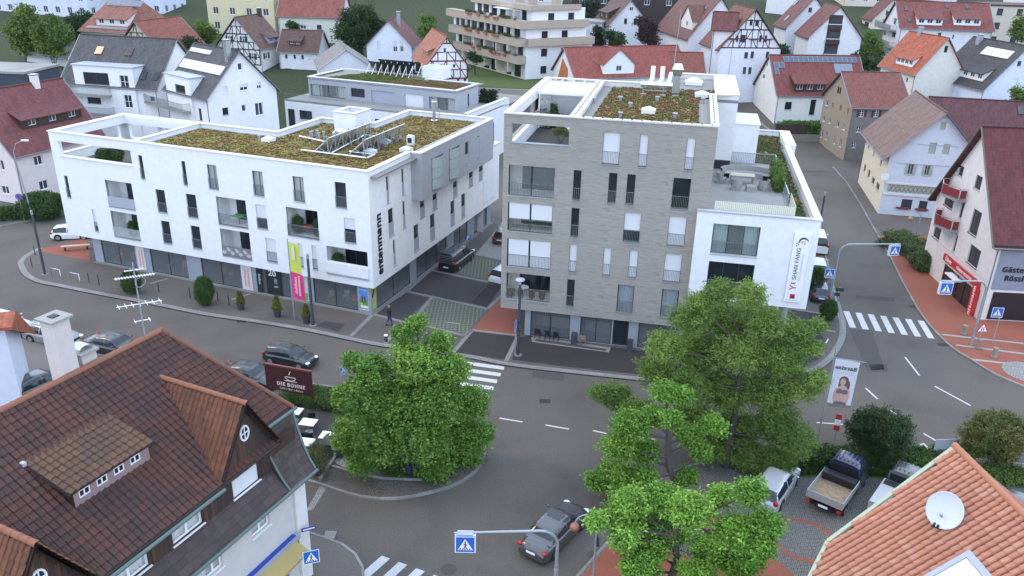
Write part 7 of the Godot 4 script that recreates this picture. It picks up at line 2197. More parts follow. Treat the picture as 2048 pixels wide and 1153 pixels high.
func plants()->void:
	var vivid:=[Color(0.131,0.256,0.033),Color(0.106,0.219,0.029),Color(0.181,0.306,0.044),Color(0.088,0.188,0.026)]
	var olive:=[Color(0.149,0.227,0.039),Color(0.115,0.202,0.033),Color(0.190,0.280,0.055),Color(0.098,0.176,0.029)]
	var lime:=[Color(0.167,0.324,0.039),Color(0.132,0.276,0.033),Color(0.207,0.384,0.055),Color(0.103,0.228,0.026)]
	var dark:=[Color(0.022,0.05,0.012),Color(0.03,0.065,0.015),Color(0.028,0.055,0.018)]
	tree("street_tree","broad bright green tree on the café island in front of the zebra crossing",Vector3(-5.2,0,-39.681),[[0.09,9.62,-0.34,0.55],[-0.67,9.13,-0.06,0.65],[1.27,8.33,-0.77,0.72],[-3.54,7.35,-0.12,0.55],[-0.60,7.89,-0.44,0.50],[-2.30,7.11,0.69,1.15],[0.04,7.80,0.68,1.30],[1.90,7.09,0.27,1.16],[-2.88,5.76,1.36,1.25],[-1.17,5.26,0.44,1.53],[1.11,5.62,0.94,1.51],[2.93,4.33,-1.03,1.22],[-3.90,2.47,-0.18,1.21],[-1.82,3.38,1.21,1.53],[0.33,3.46,1.23,1.62],[2.35,2.01,-1.05,1.48],[3.66,2.04,-1.28,0.77],[-3.14,1.37,0.68,1.03],[-1.48,0.10,-0.95,1.26],[0.99,0.89,0.32,1.16],[2.77,0.14,-1.43,1.09],[-3.84,5.91,1.12,0.66]],
		[Vector3(0,0,0),Vector3(0.05,1.5,0),Vector3(0.0,3.2,0.1),Vector3(-0.05,5.2,0.0),Vector3(0,7.4,0)],{r=0.2,seed=11,colours=vivid,leaf=0.21,density=470.0,kind=0})
	tree("feathery_tree","large feathery olive green tree in front of the white restaurant block",Vector3(13.152,0,-40.928),[[-1.76,11.59,-0.10,0.88],[-0.27,11.58,0.47,0.97],[-2.83,10.99,0.09,0.77],[-3.30,9.86,0.04,1.11],[-0.84,9.10,-1.57,1.44],[0.86,9.89,0.20,1.24],[2.66,9.62,0.60,0.77],[3.68,9.91,0.52,0.55],[-4.48,8.23,0.07,1.12],[-2.03,7.06,-1.68,1.53],[-0.29,8.11,0.23,1.51],[1.87,8.02,0.55,1.45],[-4.72,6.18,-0.84,1.05],[-3.07,5.69,-0.03,1.50],[-0.48,4.95,-0.86,1.65],[1.77,5.57,0.20,1.60],[3.24,6.45,1.09,1.12],[3.70,7.31,1.79,0.60],[-6.71,3.82,-1.79,1.03],[-7.73,4.19,-1.46,0.66],[-5.69,3.71,-0.30,0.94],[-2.48,3.24,-0.22,1.41],[0.53,2.13,-1.10,1.57],[2.51,3.41,0.36,1.51],[3.23,3.36,1.80,1.13],[-1.05,1.22,-0.26,1.08],[1.30,1.01,0.05,1.19],[2.79,1.30,0.92,1.05],[3.51,8.76,0.80,0.61]],
		[Vector3(0,0,0),Vector3(-0.1,1.8,0),Vector3(0.1,3.6,-0.1),Vector3(0.0,6.0,0.0),Vector3(0.1,8.6,0)],{r=0.22,seed=12,colours=olive,leaf=0.23,density=430.0,kind=2,flat=0.6,squash=0.75})
	tree("lime_tree","tall slim lime green tree with bare upright trunk beside the red paving",Vector3(9.286,0,-36.857),[[-1.05,7.21,-0.75,0.69],[-0.09,7.00,-0.64,0.58],[-1.53,5.77,-0.56,0.70],[-0.87,6.48,0.83,0.57],[0.52,4.59,-0.52,0.70],[1.76,5.32,-0.43,0.70],[-2.77,5.40,-0.20,0.96],[-3.26,4.05,-0.22,0.97],[-1.75,3.33,-0.86,0.82],[-3.42,1.27,-1.43,0.91],[-4.37,1.52,-0.50,0.61],[-2.69,1.75,-0.26,0.99],[-1.82,2.67,0.42,0.59],[1.04,4.09,0.12,0.59],[0.53,2.41,0.07,0.60]],
		[Vector3(0,0,0),Vector3(0.05,1.6,0)],{lead=true,r=0.2,seed=13,colours=lime,leaf=0.2,density=620.0,kind=1,bark=M.bark_grey})
	tree("lime_tree","spreading lime green tree nearest the camera with dark forked limbs",Vector3(7.914,0,-30.168),[[-2.12,4.89,-0.77,1.02],[-0.60,4.71,-1.42,1.04],[0.13,6.29,1.27,0.96],[1.71,6.13,-0.04,0.59],[2.65,7.22,1.14,0.69],[3.46,5.67,1.38,0.79],[2.19,5.24,1.25,0.88],[1.71,2.77,-0.30,0.94],[3.03,2.74,0.29,1.02],[-1.10,3.20,-0.39,1.03],[-2.49,4.17,0.48,0.77],[-1.69,2.77,0.82,1.01],[-0.13,3.54,-0.71,0.90],[0.74,2.69,1.29,0.82],[3.13,5.13,2.05,0.65],[-3.84,4.82,0.28,0.50],[-2.86,4.45,-0.57,0.61]],
		[Vector3(0,0,0),Vector3(0.0,1.4,0),Vector3(0.1,2.6,0.1),Vector3(-0.1,3.8,0),Vector3(0.1,4.8,0)],{r=0.2,seed=14,colours=lime,leaf=0.19,density=620.0,kind=1})
	tree("globe_tree","clipped dark green ball tree at the edge of the road junction",Vector3(23,0,-41.435),[[-0.04,1.68,-1.48,1.42],[-0.95,1.48,-1.19,1.11],[-0.40,2.85,0.85,1.11],[-1.06,3.39,-0.10,0.89],[0.17,3.11,0.06,0.77],[-1.29,1.63,-1.72,0.74],[-0.30,1.35,-0.45,1.21],[-1.67,3.05,-0.50,0.72]],
		[Vector3(0,0,0),Vector3(0,1.2,0),Vector3(0,2.4,0)],{r=0.1,seed=15,colours=dark,leaf=0.13,density=900.0,twigs=false})
	tree("globe_tree","yellowish green ball tree at the right edge above the terracotta roof",Vector3(29.544,0,-40.996),[[-0.86,2.46,-0.13,1.30],[-1.46,2.32,-0.62,1.02],[-0.02,2.60,0.16,1.12],[-0.90,3.01,-0.88,0.96],[0.39,2.77,-1.21,1.03],[0.93,2.89,-0.51,0.83],[-1.56,1.51,-0.45,0.72],[0.12,1.25,-0.54,1.09]],
		[Vector3(0,0,0),Vector3(0,1.2,0),Vector3(0,2.4,0)],{r=0.1,seed=16,colours=[Color(0.10,0.12,0.02),Color(0.07,0.10,0.02),Color(0.13,0.11,0.025)],leaf=0.13,density=800.0,twigs=false})
	# trees among the far houses
	var far:={density=60.0,leaf=0.55,r=0.25,twigs=false}
	var spots:=[
		["broadleaf_tree","rounded bright tree, left of the pair behind the dark roof",Vector3(-88.61,4.20,-150.00),[[2.07,10.79,1.04,1.92],[0.32,8.15,0.18,2.30],[2.19,8.59,-0.14,2.13],[0.39,5.94,-0.44,2.51]],0],
		["broadleaf_tree","rounded bright tree, right of the pair behind the dark roof",Vector3(-81.41,3.60,-146.00),[[0.33,10.21,-0.80,1.90],[-1.91,8.43,-1.40,2.10],[2.45,8.53,0.24,2.07],[-0.37,6.65,-1.11,2.45]],0],
		["broadleaf_tree","dark tree standing behind the pair of rounded trees",Vector3(-88.61,7.20,-170.00),[[0.10,4.67,0.57,2.00],[1.87,5.13,-0.08,2.00],[0.37,2.69,-0.16,2.01]],1],
		["broadleaf_tree","large dark green tree behind the brown-roofed house",Vector3(-31.51,6.45,-165.00),[[-1.33,7.49,-1.08,2.53],[1.50,8.63,0.79,2.50],[2.97,6.63,-1.40,2.15],[-2.02,5.34,0.95,2.32],[0.84,4.93,0.82,2.71],[-0.63,2.62,1.42,2.14]],1],
		["broadleaf_tree","light green bush beside the half-timbered house with green shutters",Vector3(-59.45,5.70,-160.00),[[0.05,6.83,0.47,1.50],[1.05,5.87,-0.34,1.52],[-0.35,4.83,-1.27,1.72]],0],
		["broadleaf_tree","slender light tree in front of the terraced flats",Vector3(-16.35,4.20,-150.00),[[-0.18,11.44,-0.77,1.06],[0.70,10.37,1.12,1.05],[-0.52,9.68,0.44,1.06],[0.84,11.43,-1.13,0.89]],0],
		["conifer","dark upright conifer behind the long red roof",Vector3(15.18,5.70,-160.00),[[-0.25,8.30,0.33,0.84],[-0.07,7.10,-0.82,1.04],[0.01,5.74,-0.77,1.14]],2],
		["broadleaf_tree","grey-green shrub between the conifer and the white gable",Vector3(17.98,5.40,-158.00),[[-0.70,7.72,-0.20,1.21],[0.65,7.21,1.42,1.20],[0.10,6.19,0.37,1.30]],1],
		["broadleaf_tree","dark purple-leaved shrub left of the red-brown roof",Vector3(24.50,5.70,-160.00),[[-1.31,9.64,0.12,1.40],[0.44,8.73,-0.42,1.32],[-0.69,7.43,0.38,1.50],[0.82,6.55,0.25,1.32]],3],
		["broadleaf_tree","green bush beside the orange roofed house",Vector3(69.50,6.45,-165.00),[[-0.97,6.64,-0.74,1.36],[0.50,5.33,-0.12,1.36],[-1.01,4.28,-0.72,1.47],[2.07,3.51,-1.40,1.18]],0],
		["broadleaf_tree","green tree at the right edge beside the dark grey roof",Vector3(94.51,5.70,-160.00),[[-1.44,11.35,1.03,1.48],[-1.69,9.58,1.16,1.39],[0.96,8.97,-1.08,1.51]],0],
		["broadleaf_tree","green bushes left of the orange roofed house, lower one",Vector3(62.33,4.50,-152.00),[[-0.94,6.12,-0.15,1.26],[0.88,5.25,-0.44,1.18],[1.91,5.30,1.05,1.08],[-1.73,4.98,-0.61,0.91]],1],
		["broadleaf_tree","dark green tree between the striped gable and the long white house",Vector3(80.26,9.00,-182.00),[[-1.26,5.76,0.96,1.27],[1.07,4.09,-1.21,1.39]],1],
		["broadleaf_tree","bright bush at the right edge beside the wine red barn roof",Vector3(71.95,0.14,-118.00),[[0.29,10.32,-1.48,1.01],[0.73,9.76,-0.72,1.07],[0.20,8.97,-1.07,0.94]],0],
		["conifer","dark thuja at the corner of the penthouse building, left one",Vector3(-4.75,0.24,-120.00),[[-0.00,8.13,0.43,0.58],[0.02,7.48,0.81,0.65],[-0.03,6.51,-0.55,0.66]],2],
		["conifer","dark thuja at the corner of the penthouse building, right one",Vector3(-3.58,0.24,-120.00),[[-0.03,8.03,-0.28,0.58],[-0.03,7.30,-0.32,0.66],[0.03,6.85,1.14,0.65]],2],
		["broadleaf_tree","leafy bush left of the half-timbered house with green shutters",Vector3(-58.34,4.20,-150.00),[[-0.14,6.73,0.28,1.16],[0.59,6.01,-0.88,1.17],[-0.42,5.07,-1.33,1.17]],1],
		["broadleaf_tree","dark shrub in front of the wide pale yellow house",Vector3(-46.67,8.10,-176.00),[[-0.37,3.68,0.19,0.93],[0.25,3.35,-1.36,0.94]],1],
		["broadleaf_tree","dark tree at the top edge above the white gable with long brown roof",Vector3(15.39,9.45,-185.00),[[-1.16,6.52,-0.09,1.40],[0.75,7.07,-0.17,1.40],[-0.26,5.25,0.42,1.29]],2],
		["broadleaf_tree","green tree behind the half-timbered house with wine red beams",Vector3(-7.62,4.20,-150.00),[[-0.38,5.73,1.29,0.80],[0.45,5.08,0.11,0.80]],1],
		["broadleaf_tree","round green tree at the top edge between the flats and the solar roof",Vector3(-86.31,8.40,-178.00),[[-1.03,3.19,-0.50,1.47],[0.41,2.67,-1.05,1.37],[-0.14,1.49,0.46,1.36]],1],
		["broadleaf_tree","small dark bush beside the tall half-timbered gable",Vector3(47.19,4.20,-150.00),[[-0.19,8.30,-0.30,0.80],[0.40,7.52,0.20,0.80]],1]]
	for i in spots.size():
		var s: Array=spots[i]
		var o:=far.duplicate()
		o.seed=40+i
		o.colours=[[Color(0.09,0.15,0.02),Color(0.07,0.13,0.02),Color(0.12,0.17,0.025)],dark,[Color(0.02,0.035,0.015),Color(0.025,0.045,0.02)],[Color(0.04,0.02,0.02),Color(0.05,0.03,0.025)]][s[4]]
		if s[4]==0 and i>1: o.leaf=0.45
		tree(s[0],s[1],s[2],s[3],[Vector3(0,-2,0),Vector3(0,1.5,0),Vector3(0,3.0,0)],o)
	# shrubs
	for q: Array in [[Vector3(-32.874,0,-64.362),2.1,"leafy column shrub behind the bicycle stands, nearest the aerial"],[Vector3(-25.799,0,-62.268),2.6,"leafy column shrub on the pavement in front of the shop windows"]]:
		shrub("column_shrub",q[2],"shrub",q[0]+Vector3(0,0.1,0),Vector3(1.35,q[1],1.35),{count=1600,seed=int(q[1]*10),round=true,group="column shrubs by the shops",colours=[Color(0.045,0.09,0.018),Color(0.06,0.11,0.025),Color(0.035,0.075,0.015)]})
	for q: Array in [[Vector3(-22.609,0,-61.649),"left potted conifer by the shop entrance"],[Vector3(-19.206,0,-60.375),"middle potted conifer by the shop entrance, the tallest"],[Vector3(-16.583,0,-59.386),"right potted conifer by the dark lamp post"]]:
		var P:=thing("potted_conifer",q[1],"potted plant",q[0]+Vector3(0,0.1,0),0,"potted conifers along the pavement")
		var pg:=Geo.new()
		pg.lathe(Vector3.ZERO,[[0.0,0.0],[0.24,0.0],[0.33,0.5],[0.36,0.52],[0.36,0.58],[0.31,0.58],[0.0,0.54]])
		gp(P,"pot",pg,M.planter)
		var xs:=[]; var cs:=[]
		rng.seed=int(q[0].x*10)+900
		for i in 420:
			var h:=rng.randf()
			var r:=(0.36 if q[1].begins_with("middle") else 0.32)*(1.05-h*0.85)*rng.randf_range(0.6,1.1); var a:=rng.randf()*TAU
			xs.append(Transform3D(Basis(Vector3(rng.randfn(),rng.randfn(),rng.randfn()).normalized(),rng.randf()*TAU).scaled(Vector3.ONE*0.11),Vector3(cos(a)*r,0.6+h*(1.25 if q[1].begins_with("middle") else 1.0),sin(a)*r)))
			var v:=rng.randf_range(0.7,1.4)
			cs.append(Color(0.13*v,0.14*v,0.025*v))
		leafage(P,"foliage",0,xs,cs)
	shrub("hedge","rounded grey-green bushes along the red pavement by the shop house","hedge",Vector3(41.386,0,-78.396),Vector3(3.0,1.5,8.0),{count=4200,seed=3,yaw=14.0,leaf=0.16,stems=8,colours=[Color(0.08,0.12,0.04),Color(0.10,0.15,0.06),Color(0.06,0.10,0.025)]})
	shrub("hedge","large round bush at the near end of the grey-green bushes","bush",Vector3(40.461,0,-74.895),Vector3(2.6,1.9,2.6),{count=1800,seed=4,round=true,leaf=0.16,colours=[Color(0.07,0.11,0.03),Color(0.09,0.13,0.04)]})
	shrub("hedge","clipped green hedge on the low wall before the solar panel house","hedge",Vector3(47.0,1.6,-128.5),Vector3(10,2.0,2.0),{count=1800,seed=5,leaf=0.3,stems=6,colours=[Color(0.06,0.14,0.015),Color(0.08,0.16,0.02)]})
	shrub("bush","round bush at the foot of the pale pink house","bush",Vector3(-51.153,0,-84.061),Vector3(4.6,2.8,3.6),{count=2200,seed=6,round=true,leaf=0.22})
	shrub("hedge","low clipped hedge in front of the pale pink house","hedge",Vector3(-54.576,0,-83.106),Vector3(5.0,1.3,1.4),{count=1300,seed=8,leaf=0.2,yaw=20.0})
	shrub("hedge","green hedge of low shrubs between the road and the parked pickup trucks","hedge",Vector3(21.553,0,-41.786),Vector3(9.5,0.9,1.3),{count=3600,seed=9,leaf=0.14,yaw=2.0,stems=9,colours=[Color(0.05,0.10,0.015),Color(0.07,0.12,0.02),Color(0.04,0.08,0.015)]})
	shrub("hedge","green hedge below the yellowish ball tree by the terracotta roof","hedge",Vector3(28.271,0,-39.726),Vector3(9.0,1.0,1.8),{count=3600,seed=10,leaf=0.14,yaw=-8.0,stems=9,colours=[Color(0.05,0.11,0.015),Color(0.08,0.13,0.02)]})
	shrub("tall_grass_bed","overgrown green border behind the café sign","shrubs",Vector3(-12.336,0,-46.95),Vector3(5.5,0.9,1.5),{count=3000,seed=17,yaw=-16.0,leaf=0.15,stems=9,kind=2,colours=[Color(0.07,0.13,0.02),Color(0.09,0.15,0.025),Color(0.05,0.10,0.015)]})
	shrub("straggly_shrub","straggly sparse shrub at the corner of the café terrace","shrub",Vector3(-11.008,0,-39.348),Vector3(1.0,1.9,1.0),{count=420,seed=18,leaf=0.1,stems=9,colours=[Color(0.11,0.13,0.04),Color(0.09,0.10,0.03)]})
	for q: Array in [[Vector3(27.409,0,-67.947),2.6,"taller upright evergreen beside the restaurant corner"],[Vector3(26.789,0,-62.624),1.7,"shorter upright evergreen near the zebra crossing at the restaurant"]]:
		shrub("evergreen_shrub",q[2],"shrub",q[0]+Vector3(0,0.1,0),Vector3(1.2,q[1],1.2),{count=1200,seed=int(q[1]*7),leaf=0.13,round=true,group="evergreens by the restaurant"})
	grass_tufts("bed_grass","grass and weeds under the street tree on the café island",pv([-11.16,-47.78,-5.27,-46.65,-2.95,-44.46,-3.45,-40.65,-4.94,-39.21,-6.99,-39.27,-8.93,-41.97]),0.11,2600,81,0.3)
	grass_tufts("strip_grass","long grass in the planted strip by the parked trucks",pv([16.75,-42.11,21.21,-42.50,24.88,-42.39,28.80,-41.78,32.85,-41.23,30.64,-37.54,25.86,-39.30,21.08,-40.55,16.16,-40.11]),0.11,5000,82,0.34)

# ---------------------------------------------------------------- vehicles
func loft(g: Geo,grid: Array,keep=null)->void:
	var R:=grid.size(); var C: int=grid[0].size()
	var nrm:=[]
	for i in R:
		var row:=[]
		for j in C:
			var du: Vector3=grid[mini(i+1,R-1)][j]-grid[maxi(i-1,0)][j]
			var dv: Vector3=grid[i][mini(j+1,C-1)]-grid[i][maxi(j-1,0)]
			var n:=du.cross(dv)
			row.append(n.normalized() if n.length()>1e-8 else Vector3.UP)
		nrm.append(row)
	for i in R-1:
		for j in C-1:
			if keep != null and not keep.call(i,j,(nrm[i][j]+nrm[i+1][j+1]).normalized(),(grid[i][j]+grid[i+1][j+1])/2): continue
			g.smooth_quad(grid[i][j],grid[i+1][j],grid[i+1][j+1],grid[i][j+1],nrm[i][j],nrm[i+1][j],nrm[i+1][j+1],nrm[i][j+1])

func lookup(t: Array,x: float)->float:
	for i in t.size()-1:
		if x<=t[i+1][0]:
			var k:=clampf((x-t[i][0])/(t[i+1][0]-t[i][0]),0,1)
			k=k*k*(3-2*k)
			return lerpf(t[i][1],t[i+1][1],k)
	return t[-1][1]

const CARS:={
	hatch={L=3.9,W=1.68,top=[[-1.95,0.72],[-1.88,0.92],[-0.9,0.93],[0.75,0.92],[1.55,0.78],[1.85,0.62],[1.95,0.5]],house=[[-1.86,0.9],[-1.5,1.36],[-0.6,1.43],[0.1,1.40],[1.05,0.9]],wb=[-1.22,1.2]},
	sedan={L=4.75,W=1.82,top=[[-2.37,0.7],[-2.28,0.92],[-1.5,0.98],[0.8,0.95],[1.9,0.83],[2.25,0.66],[2.37,0.5]],house=[[-1.75,0.95],[-0.9,1.37],[-0.2,1.43],[0.35,1.40],[1.25,0.93]],wb=[-1.38,1.42]},
	wagon={L=4.6,W=1.8,top=[[-2.3,0.7],[-2.22,0.95],[-1.5,0.96],[0.8,0.94],[1.8,0.83],[2.18,0.66],[2.3,0.5]],house=[[-2.22,0.93],[-1.85,1.36],[-0.8,1.45],[0.2,1.42],[1.15,0.92]],wb=[-1.35,1.38]},
	van={L=5.0,W=1.92,top=[[-2.5,1.0],[-2.46,1.12],[0.9,1.12],[1.7,1.05],[2.3,0.92],[2.5,0.6]],house=[[-2.47,1.1],[-2.38,1.9],[-1.5,1.97],[0.6,1.94],[1.75,1.06]],wb=[-1.45,1.5]},
}

func car(called: String,label: String,at: Vector3,yaw: float,kind: String,paint: Array,o:={})->Node3D:
	var T:=thing(called,label,o.get("cat","car"),at,yaw,o.get("group",""))
	var d: Dictionary=CARS[kind]
	var L: float=d.L; var W: float=d.W
	var pm:=flat(paint[0],paint[1],paint[2],0.3,0.0)
	pm.clearcoat_enabled=true
	pm.clearcoat=1.0
	pm.clearcoat_roughness=0.04
	# lower body
	var n:=30; var m:=18
	var grid:=[]
	for i in n+1:
		var x:=lerpf(-L/2,L/2,float(i)/n)
		var e:=absf(x)/(L/2)
		var hw:=W/2*(1.0-0.16*pow(e,7))*(1.0-0.0*e)
		var yt:=lookup(d.top,x)
		var yb:=0.2+0.12*pow(e,8)
		var row:=[]
		for j in m+1:
			var a:=PI*j/m
			var cx:=cos(a); var cy:=sin(a)
			var px:=signf(cx)*pow(absf(cx),0.42)*hw
			var k:=pow(cy,0.42)
			var y:=lerpf(yb,yt,k)
			px *= 1.0-0.06*pow(k,4)-0.03*(1-k)
			row.append(Vector3(x,y,px))
		grid.append(row)
	var g:=Geo.new()
	loft(g,grid)
	for e: Array in [[0,-1],[n,1]]:
		var c:=Vector3(grid[e[0]][0].x,0.5,0)
		for j in m:
			if e[1]>0: g.tri(c,grid[e[0]][j+1],grid[e[0]][j])
			else: g.tri(c,grid[e[0]][j],grid[e[0]][j+1])
	gp(T,"body",g,pm)
	# glasshouse split into glass and painted pillars by where each facet faces
	var hs: Array=d.house
	var x0: float=hs[0][0]; var x1: float=hs[-1][0]
	var gr:=[]
	var n2:=36; var m2:=24
	for i in n2+1:
		var x:=lerpf(x0,x1,float(i)/n2)
		var yt:=lookup(hs,x)
		var base:=lookup(d.top,x)-0.06
		var e:=absf((x-(x0+x1)/2)/((x1-x0)/2))
		var row:=[]
		for j in m2+1:
			var a:=PI*j/m2
			var cx:=cos(a); var k:=pow(sin(a),0.5)
			var y:=lerpf(base,maxf(yt,base+0.01),k)
			var hw:=(W/2-0.08)*(1.0-0.05*pow(e,3))-(y-base)*0.26
			row.append(Vector3(x,y,signf(cx)*pow(absf(cx),0.36)*hw))
		gr.append(row)
	var bp: float=o.get("b_pillar",(x0+x1)/2+0.1)
	var is_glass:=func(i,j,nn: Vector3,p: Vector3)->bool:
		var tj:=float(j)/m2
		if nn.y>0.86: return false
		var sidew:=absf(nn.z)>0.7
		if sidew:
			if absf(p.x-bp)<0.05 or p.x<x0+0.28 or p.x>x1-0.3: return false
			if o.get("panel_van",false) and p.x<bp-0.1: return false
			return p.y>lookup(d.top,p.x)+0.02
		if absf(nn.z)<0.52: return p.y>lookup(d.top,p.x)-0.02
		return false
	var gg:=Geo.new(); var pg:=Geo.new()
	loft(gg,gr,is_glass)
	loft(pg,gr,func(i,j,nn,p): return not is_glass.call(i,j,nn,p))
	gp(T,"roof",pg,pm if not o.has("roof") else o.roof)
	var glass_m:=flat(0.02,0.026,0.034,0.05)
	if o.get("panel_van",false):
		var gb:=Geo.new(); var gf:=Geo.new()
		loft(gb,gr,func(i,j,nn,p): return p.x<bp and is_glass.call(i,j,nn,p))
		loft(gf,gr,func(i,j,nn,p): return p.x>=bp and is_glass.call(i,j,nn,p))
		gp(T,"rear_glass",gb,glass_m)
		gp(T,"glass",gf,glass_m)
	else:
		gp(T,"glass",gg,glass_m)
	if o.get("sunroof",false):
		bx(T,"sunroof",glass_m,I3,bp-0.15,lookup(hs,bp)-0.05,-0.38,bp+0.4,lookup(hs,bp)+0.008,0.38)
	# wheels
	for x: float in d.wb:
		for s: int in [-1,1]:
			var arch:=Geo.new()
			var r:=0.37 if kind != "van" else 0.4
			arch.cyl(Vector3(x,0.33,s*(W/2-0.25)),Vector3(x,0.33,s*(W/2+0.004)),r,-1,18)
			gp(T,"wheel_arch",arch,M.black)
			var ty:=Geo.new()
			ty.cyl(Vector3(x,0.32,s*(W/2-0.2)),Vector3(x,0.32,s*(W/2+0.012)),0.32,-1,18)
			var tw:=gp(T,"wheel",ty,M.rubber)
			var rm:=Geo.new()
			rm.cyl(Vector3(x,0.32,s*(W/2+0.008)),Vector3(x,0.32,s*(W/2+0.02)),0.2,-1,14)
			gp(tw,"rim",rm,M.chrome)
	# lamps, plates, mirrors, trim
	var lm:=flat(0.75,0.78,0.8,0.1)
	var tl:=flat(0.42,0.01,0.015,0.2)
	for s: int in [-1,1]:
		var h:=Geo.new()
		h.ball(Vector3(L/2-0.2,lookup(d.top,L/2-0.2)-0.08,s*(W/2-0.3)),Vector3(0.2,0.09,0.2),Basis(),6)
		gp(T,"headlight",h,lm)
		var t:=Geo.new()
		t.ball(Vector3(-L/2+0.12,0.82 if kind != "van" else 1.1,s*(W/2-0.17)),Vector3(0.13,0.1 if kind=="sedan" else 0.17,0.15),Basis(),6)
		gp(T,"tail_light",t,tl)
		var mr:=Geo.new()
		mr.ball(Vector3(x1-0.42,lookup(d.top,x1-0.4)+0.1,s*(W/2+0.07)),Vector3(0.07,0.07,0.11),Basis(),5)
		gp(T,"mirror",mr,pm)
	var e1:=Geo.new()
	e1.box(Vector3(L/2-0.01,0.42,0),Vector3(0.06,0.1,0.52))
	gp(T,"number_plate",e1,M.white_paint)
	var e2:=Geo.new()
	e2.box(Vector3(-L/2+0.0,0.62,0),Vector3(0.06,0.11,0.52))
	gp(T,"number_plate",e2,M.white_paint)
	var e3:=Geo.new()
	e3.box(Vector3(L/2-0.06,0.56,0),Vector3(0.12,0.12,0.7))
	gp(T,"grille",e3,M.black)
	for s: float in [-0.985,0.985]:
		var e4:=Geo.new()
		e4.box(Vector3(s*(L/2),0.4,0),Vector3(0.1,0.2,W*0.72))
		gp(T,"bumper",e4,pm)
	if o.has("rails"):
		var rr:=Geo.new()
		for s: int in [-1,1]:
			rr.bar(Vector3(x0+0.6,lookup(hs,0)+0.05,s*(W/2-0.42)),Vector3(x1-1.3,lookup(hs,0)+0.05,s*(W/2-0.42)),0.04,0.05)
		gp(T,"roof_rail",rr,M.chrome)
	return T

func pickup(label: String,at: Vector3,yaw: float,paint: Array,covered: bool)->void:
	var T:=thing("pickup_truck",label,"truck",at,yaw,"pickup trucks by the square")
	var pm:=flat(paint[0],paint[1],paint[2],0.28,0.3)
	pm.clearcoat_enabled=true
	pm.clearcoat=1.0
	pm.clearcoat_roughness=0.05
	# cab lofted along x
	var grid:=[]
	var prof:=[[0.1,1.0],[0.16,2.0],[0.6,2.14],[1.3,2.12],[1.75,1.85],[2.15,1.25],[2.55,1.1],[2.72,0.8]]
	for i in 25:
		var x:=lerpf(0.1,2.72,i/24.0)
		var yt:=lookup(prof,x)
		var row:=[]
		for j in 15:
			var a:=PI*j/14
			var k:=pow(sin(a),0.4)
			row.append(Vector3(x,lerpf(0.45,yt,k),signf(cos(a))*pow(absf(cos(a)),0.4)*(0.96-maxf(0,lerpf(0.45,yt,k)-1.2)*0.1)))
		grid.append(row)
	var isg:=func(i,j,nn: Vector3,p: Vector3)->bool:
		if p.y<1.25: return false
		if nn.y>0.8: return false
		return absf(nn.z)>0.7 and p.x>0.5 and p.x<1.7 or absf(nn.z)<0.45 and p.x>1.5
	var g:=Geo.new(); var gl:=Geo.new()
	loft(g,grid,func(i,j,nn,p): return not isg.call(i,j,nn,p))
	loft(gl,grid,isg)
	g.quad(Vector3(0.1,0.45,-0.94),Vector3(0.1,0.45,0.94),Vector3(0.12,1.98,0.84),Vector3(0.12,1.98,-0.84))
	gp(T,"cab",g,pm)
	gp(T,"glass",gl,flat(0.02,0.026,0.034,0.05))
	bx(T,"rear_window",flat(0.015,0.017,0.02,0.1),I3,0.06,1.25,-0.74,0.095,1.85,0.74)
	for k in 6: bx(T,"roof_rib",pm,I3,0.35,2.125,-0.66+k*0.24,1.3,2.16,-0.6+k*0.24)
	# bed
	var al:=flat(0.42,0.43,0.44,0.5,0.5)
	bx(T,"bed_floor",M.wood,I3,-2.7,0.92,-0.98,0.0,1.0,0.98)
	if covered:
		var cv:=Geo.new()
		cv.quad(Vector3(-2.7,1.42,0.98),Vector3(0,1.42,0.98),Vector3(0,1.44,-0.98),Vector3(-2.7,1.44,-0.98))
		gp(T,"bed_cover",cv,al)
	for z: float in [-1.0,0.97]: bx(T,"side_board",al,I3,-2.72,0.95,z,0.0,1.4,z+0.03)
	bx(T,"tail_board",al,I3,-2.75,0.95,-1.0,-2.72,1.4,1.0)
	bx(T,"tool_box",M.black,I3,-0.6,1.01,-0.9,-0.05,1.45,0.9)
	bx(T,"chassis",M.black,I3,-2.6,0.45,-0.5,2.3,0.7,0.5)
	for x: float in [-1.75,1.75]:
		for s: int in [-1,1]:
			var ty:=Geo.new()
			ty.cyl(Vector3(x,0.35,s*0.7),Vector3(x,0.35,s*0.97),0.35,-1,18)
			var w:=gp(T,"wheel",ty,M.rubber)
			var rm:=Geo.new()
			rm.cyl(Vector3(x,0.35,s*0.965),Vector3(x,0.35,s*0.98),0.2,-1,14)
			gp(w,"rim",rm,M.chrome)
	for s: int in [-1,1]:
		bx(T,"tail_light",flat(0.42,0.02,0.015,0.2),I3,-2.8,0.68,s*0.85-0.12,-2.74,0.84,s*0.85+0.12)
		var mr:=Geo.new()
		mr.ball(Vector3(1.75,1.35,s*1.12),Vector3(0.07,0.16,0.1),Basis(),5)
		gp(T,"mirror",mr,M.black)
	bx(T,"number_plate",M.white_paint,I3,-2.79,0.66,-0.26,-2.75,0.78,0.26)

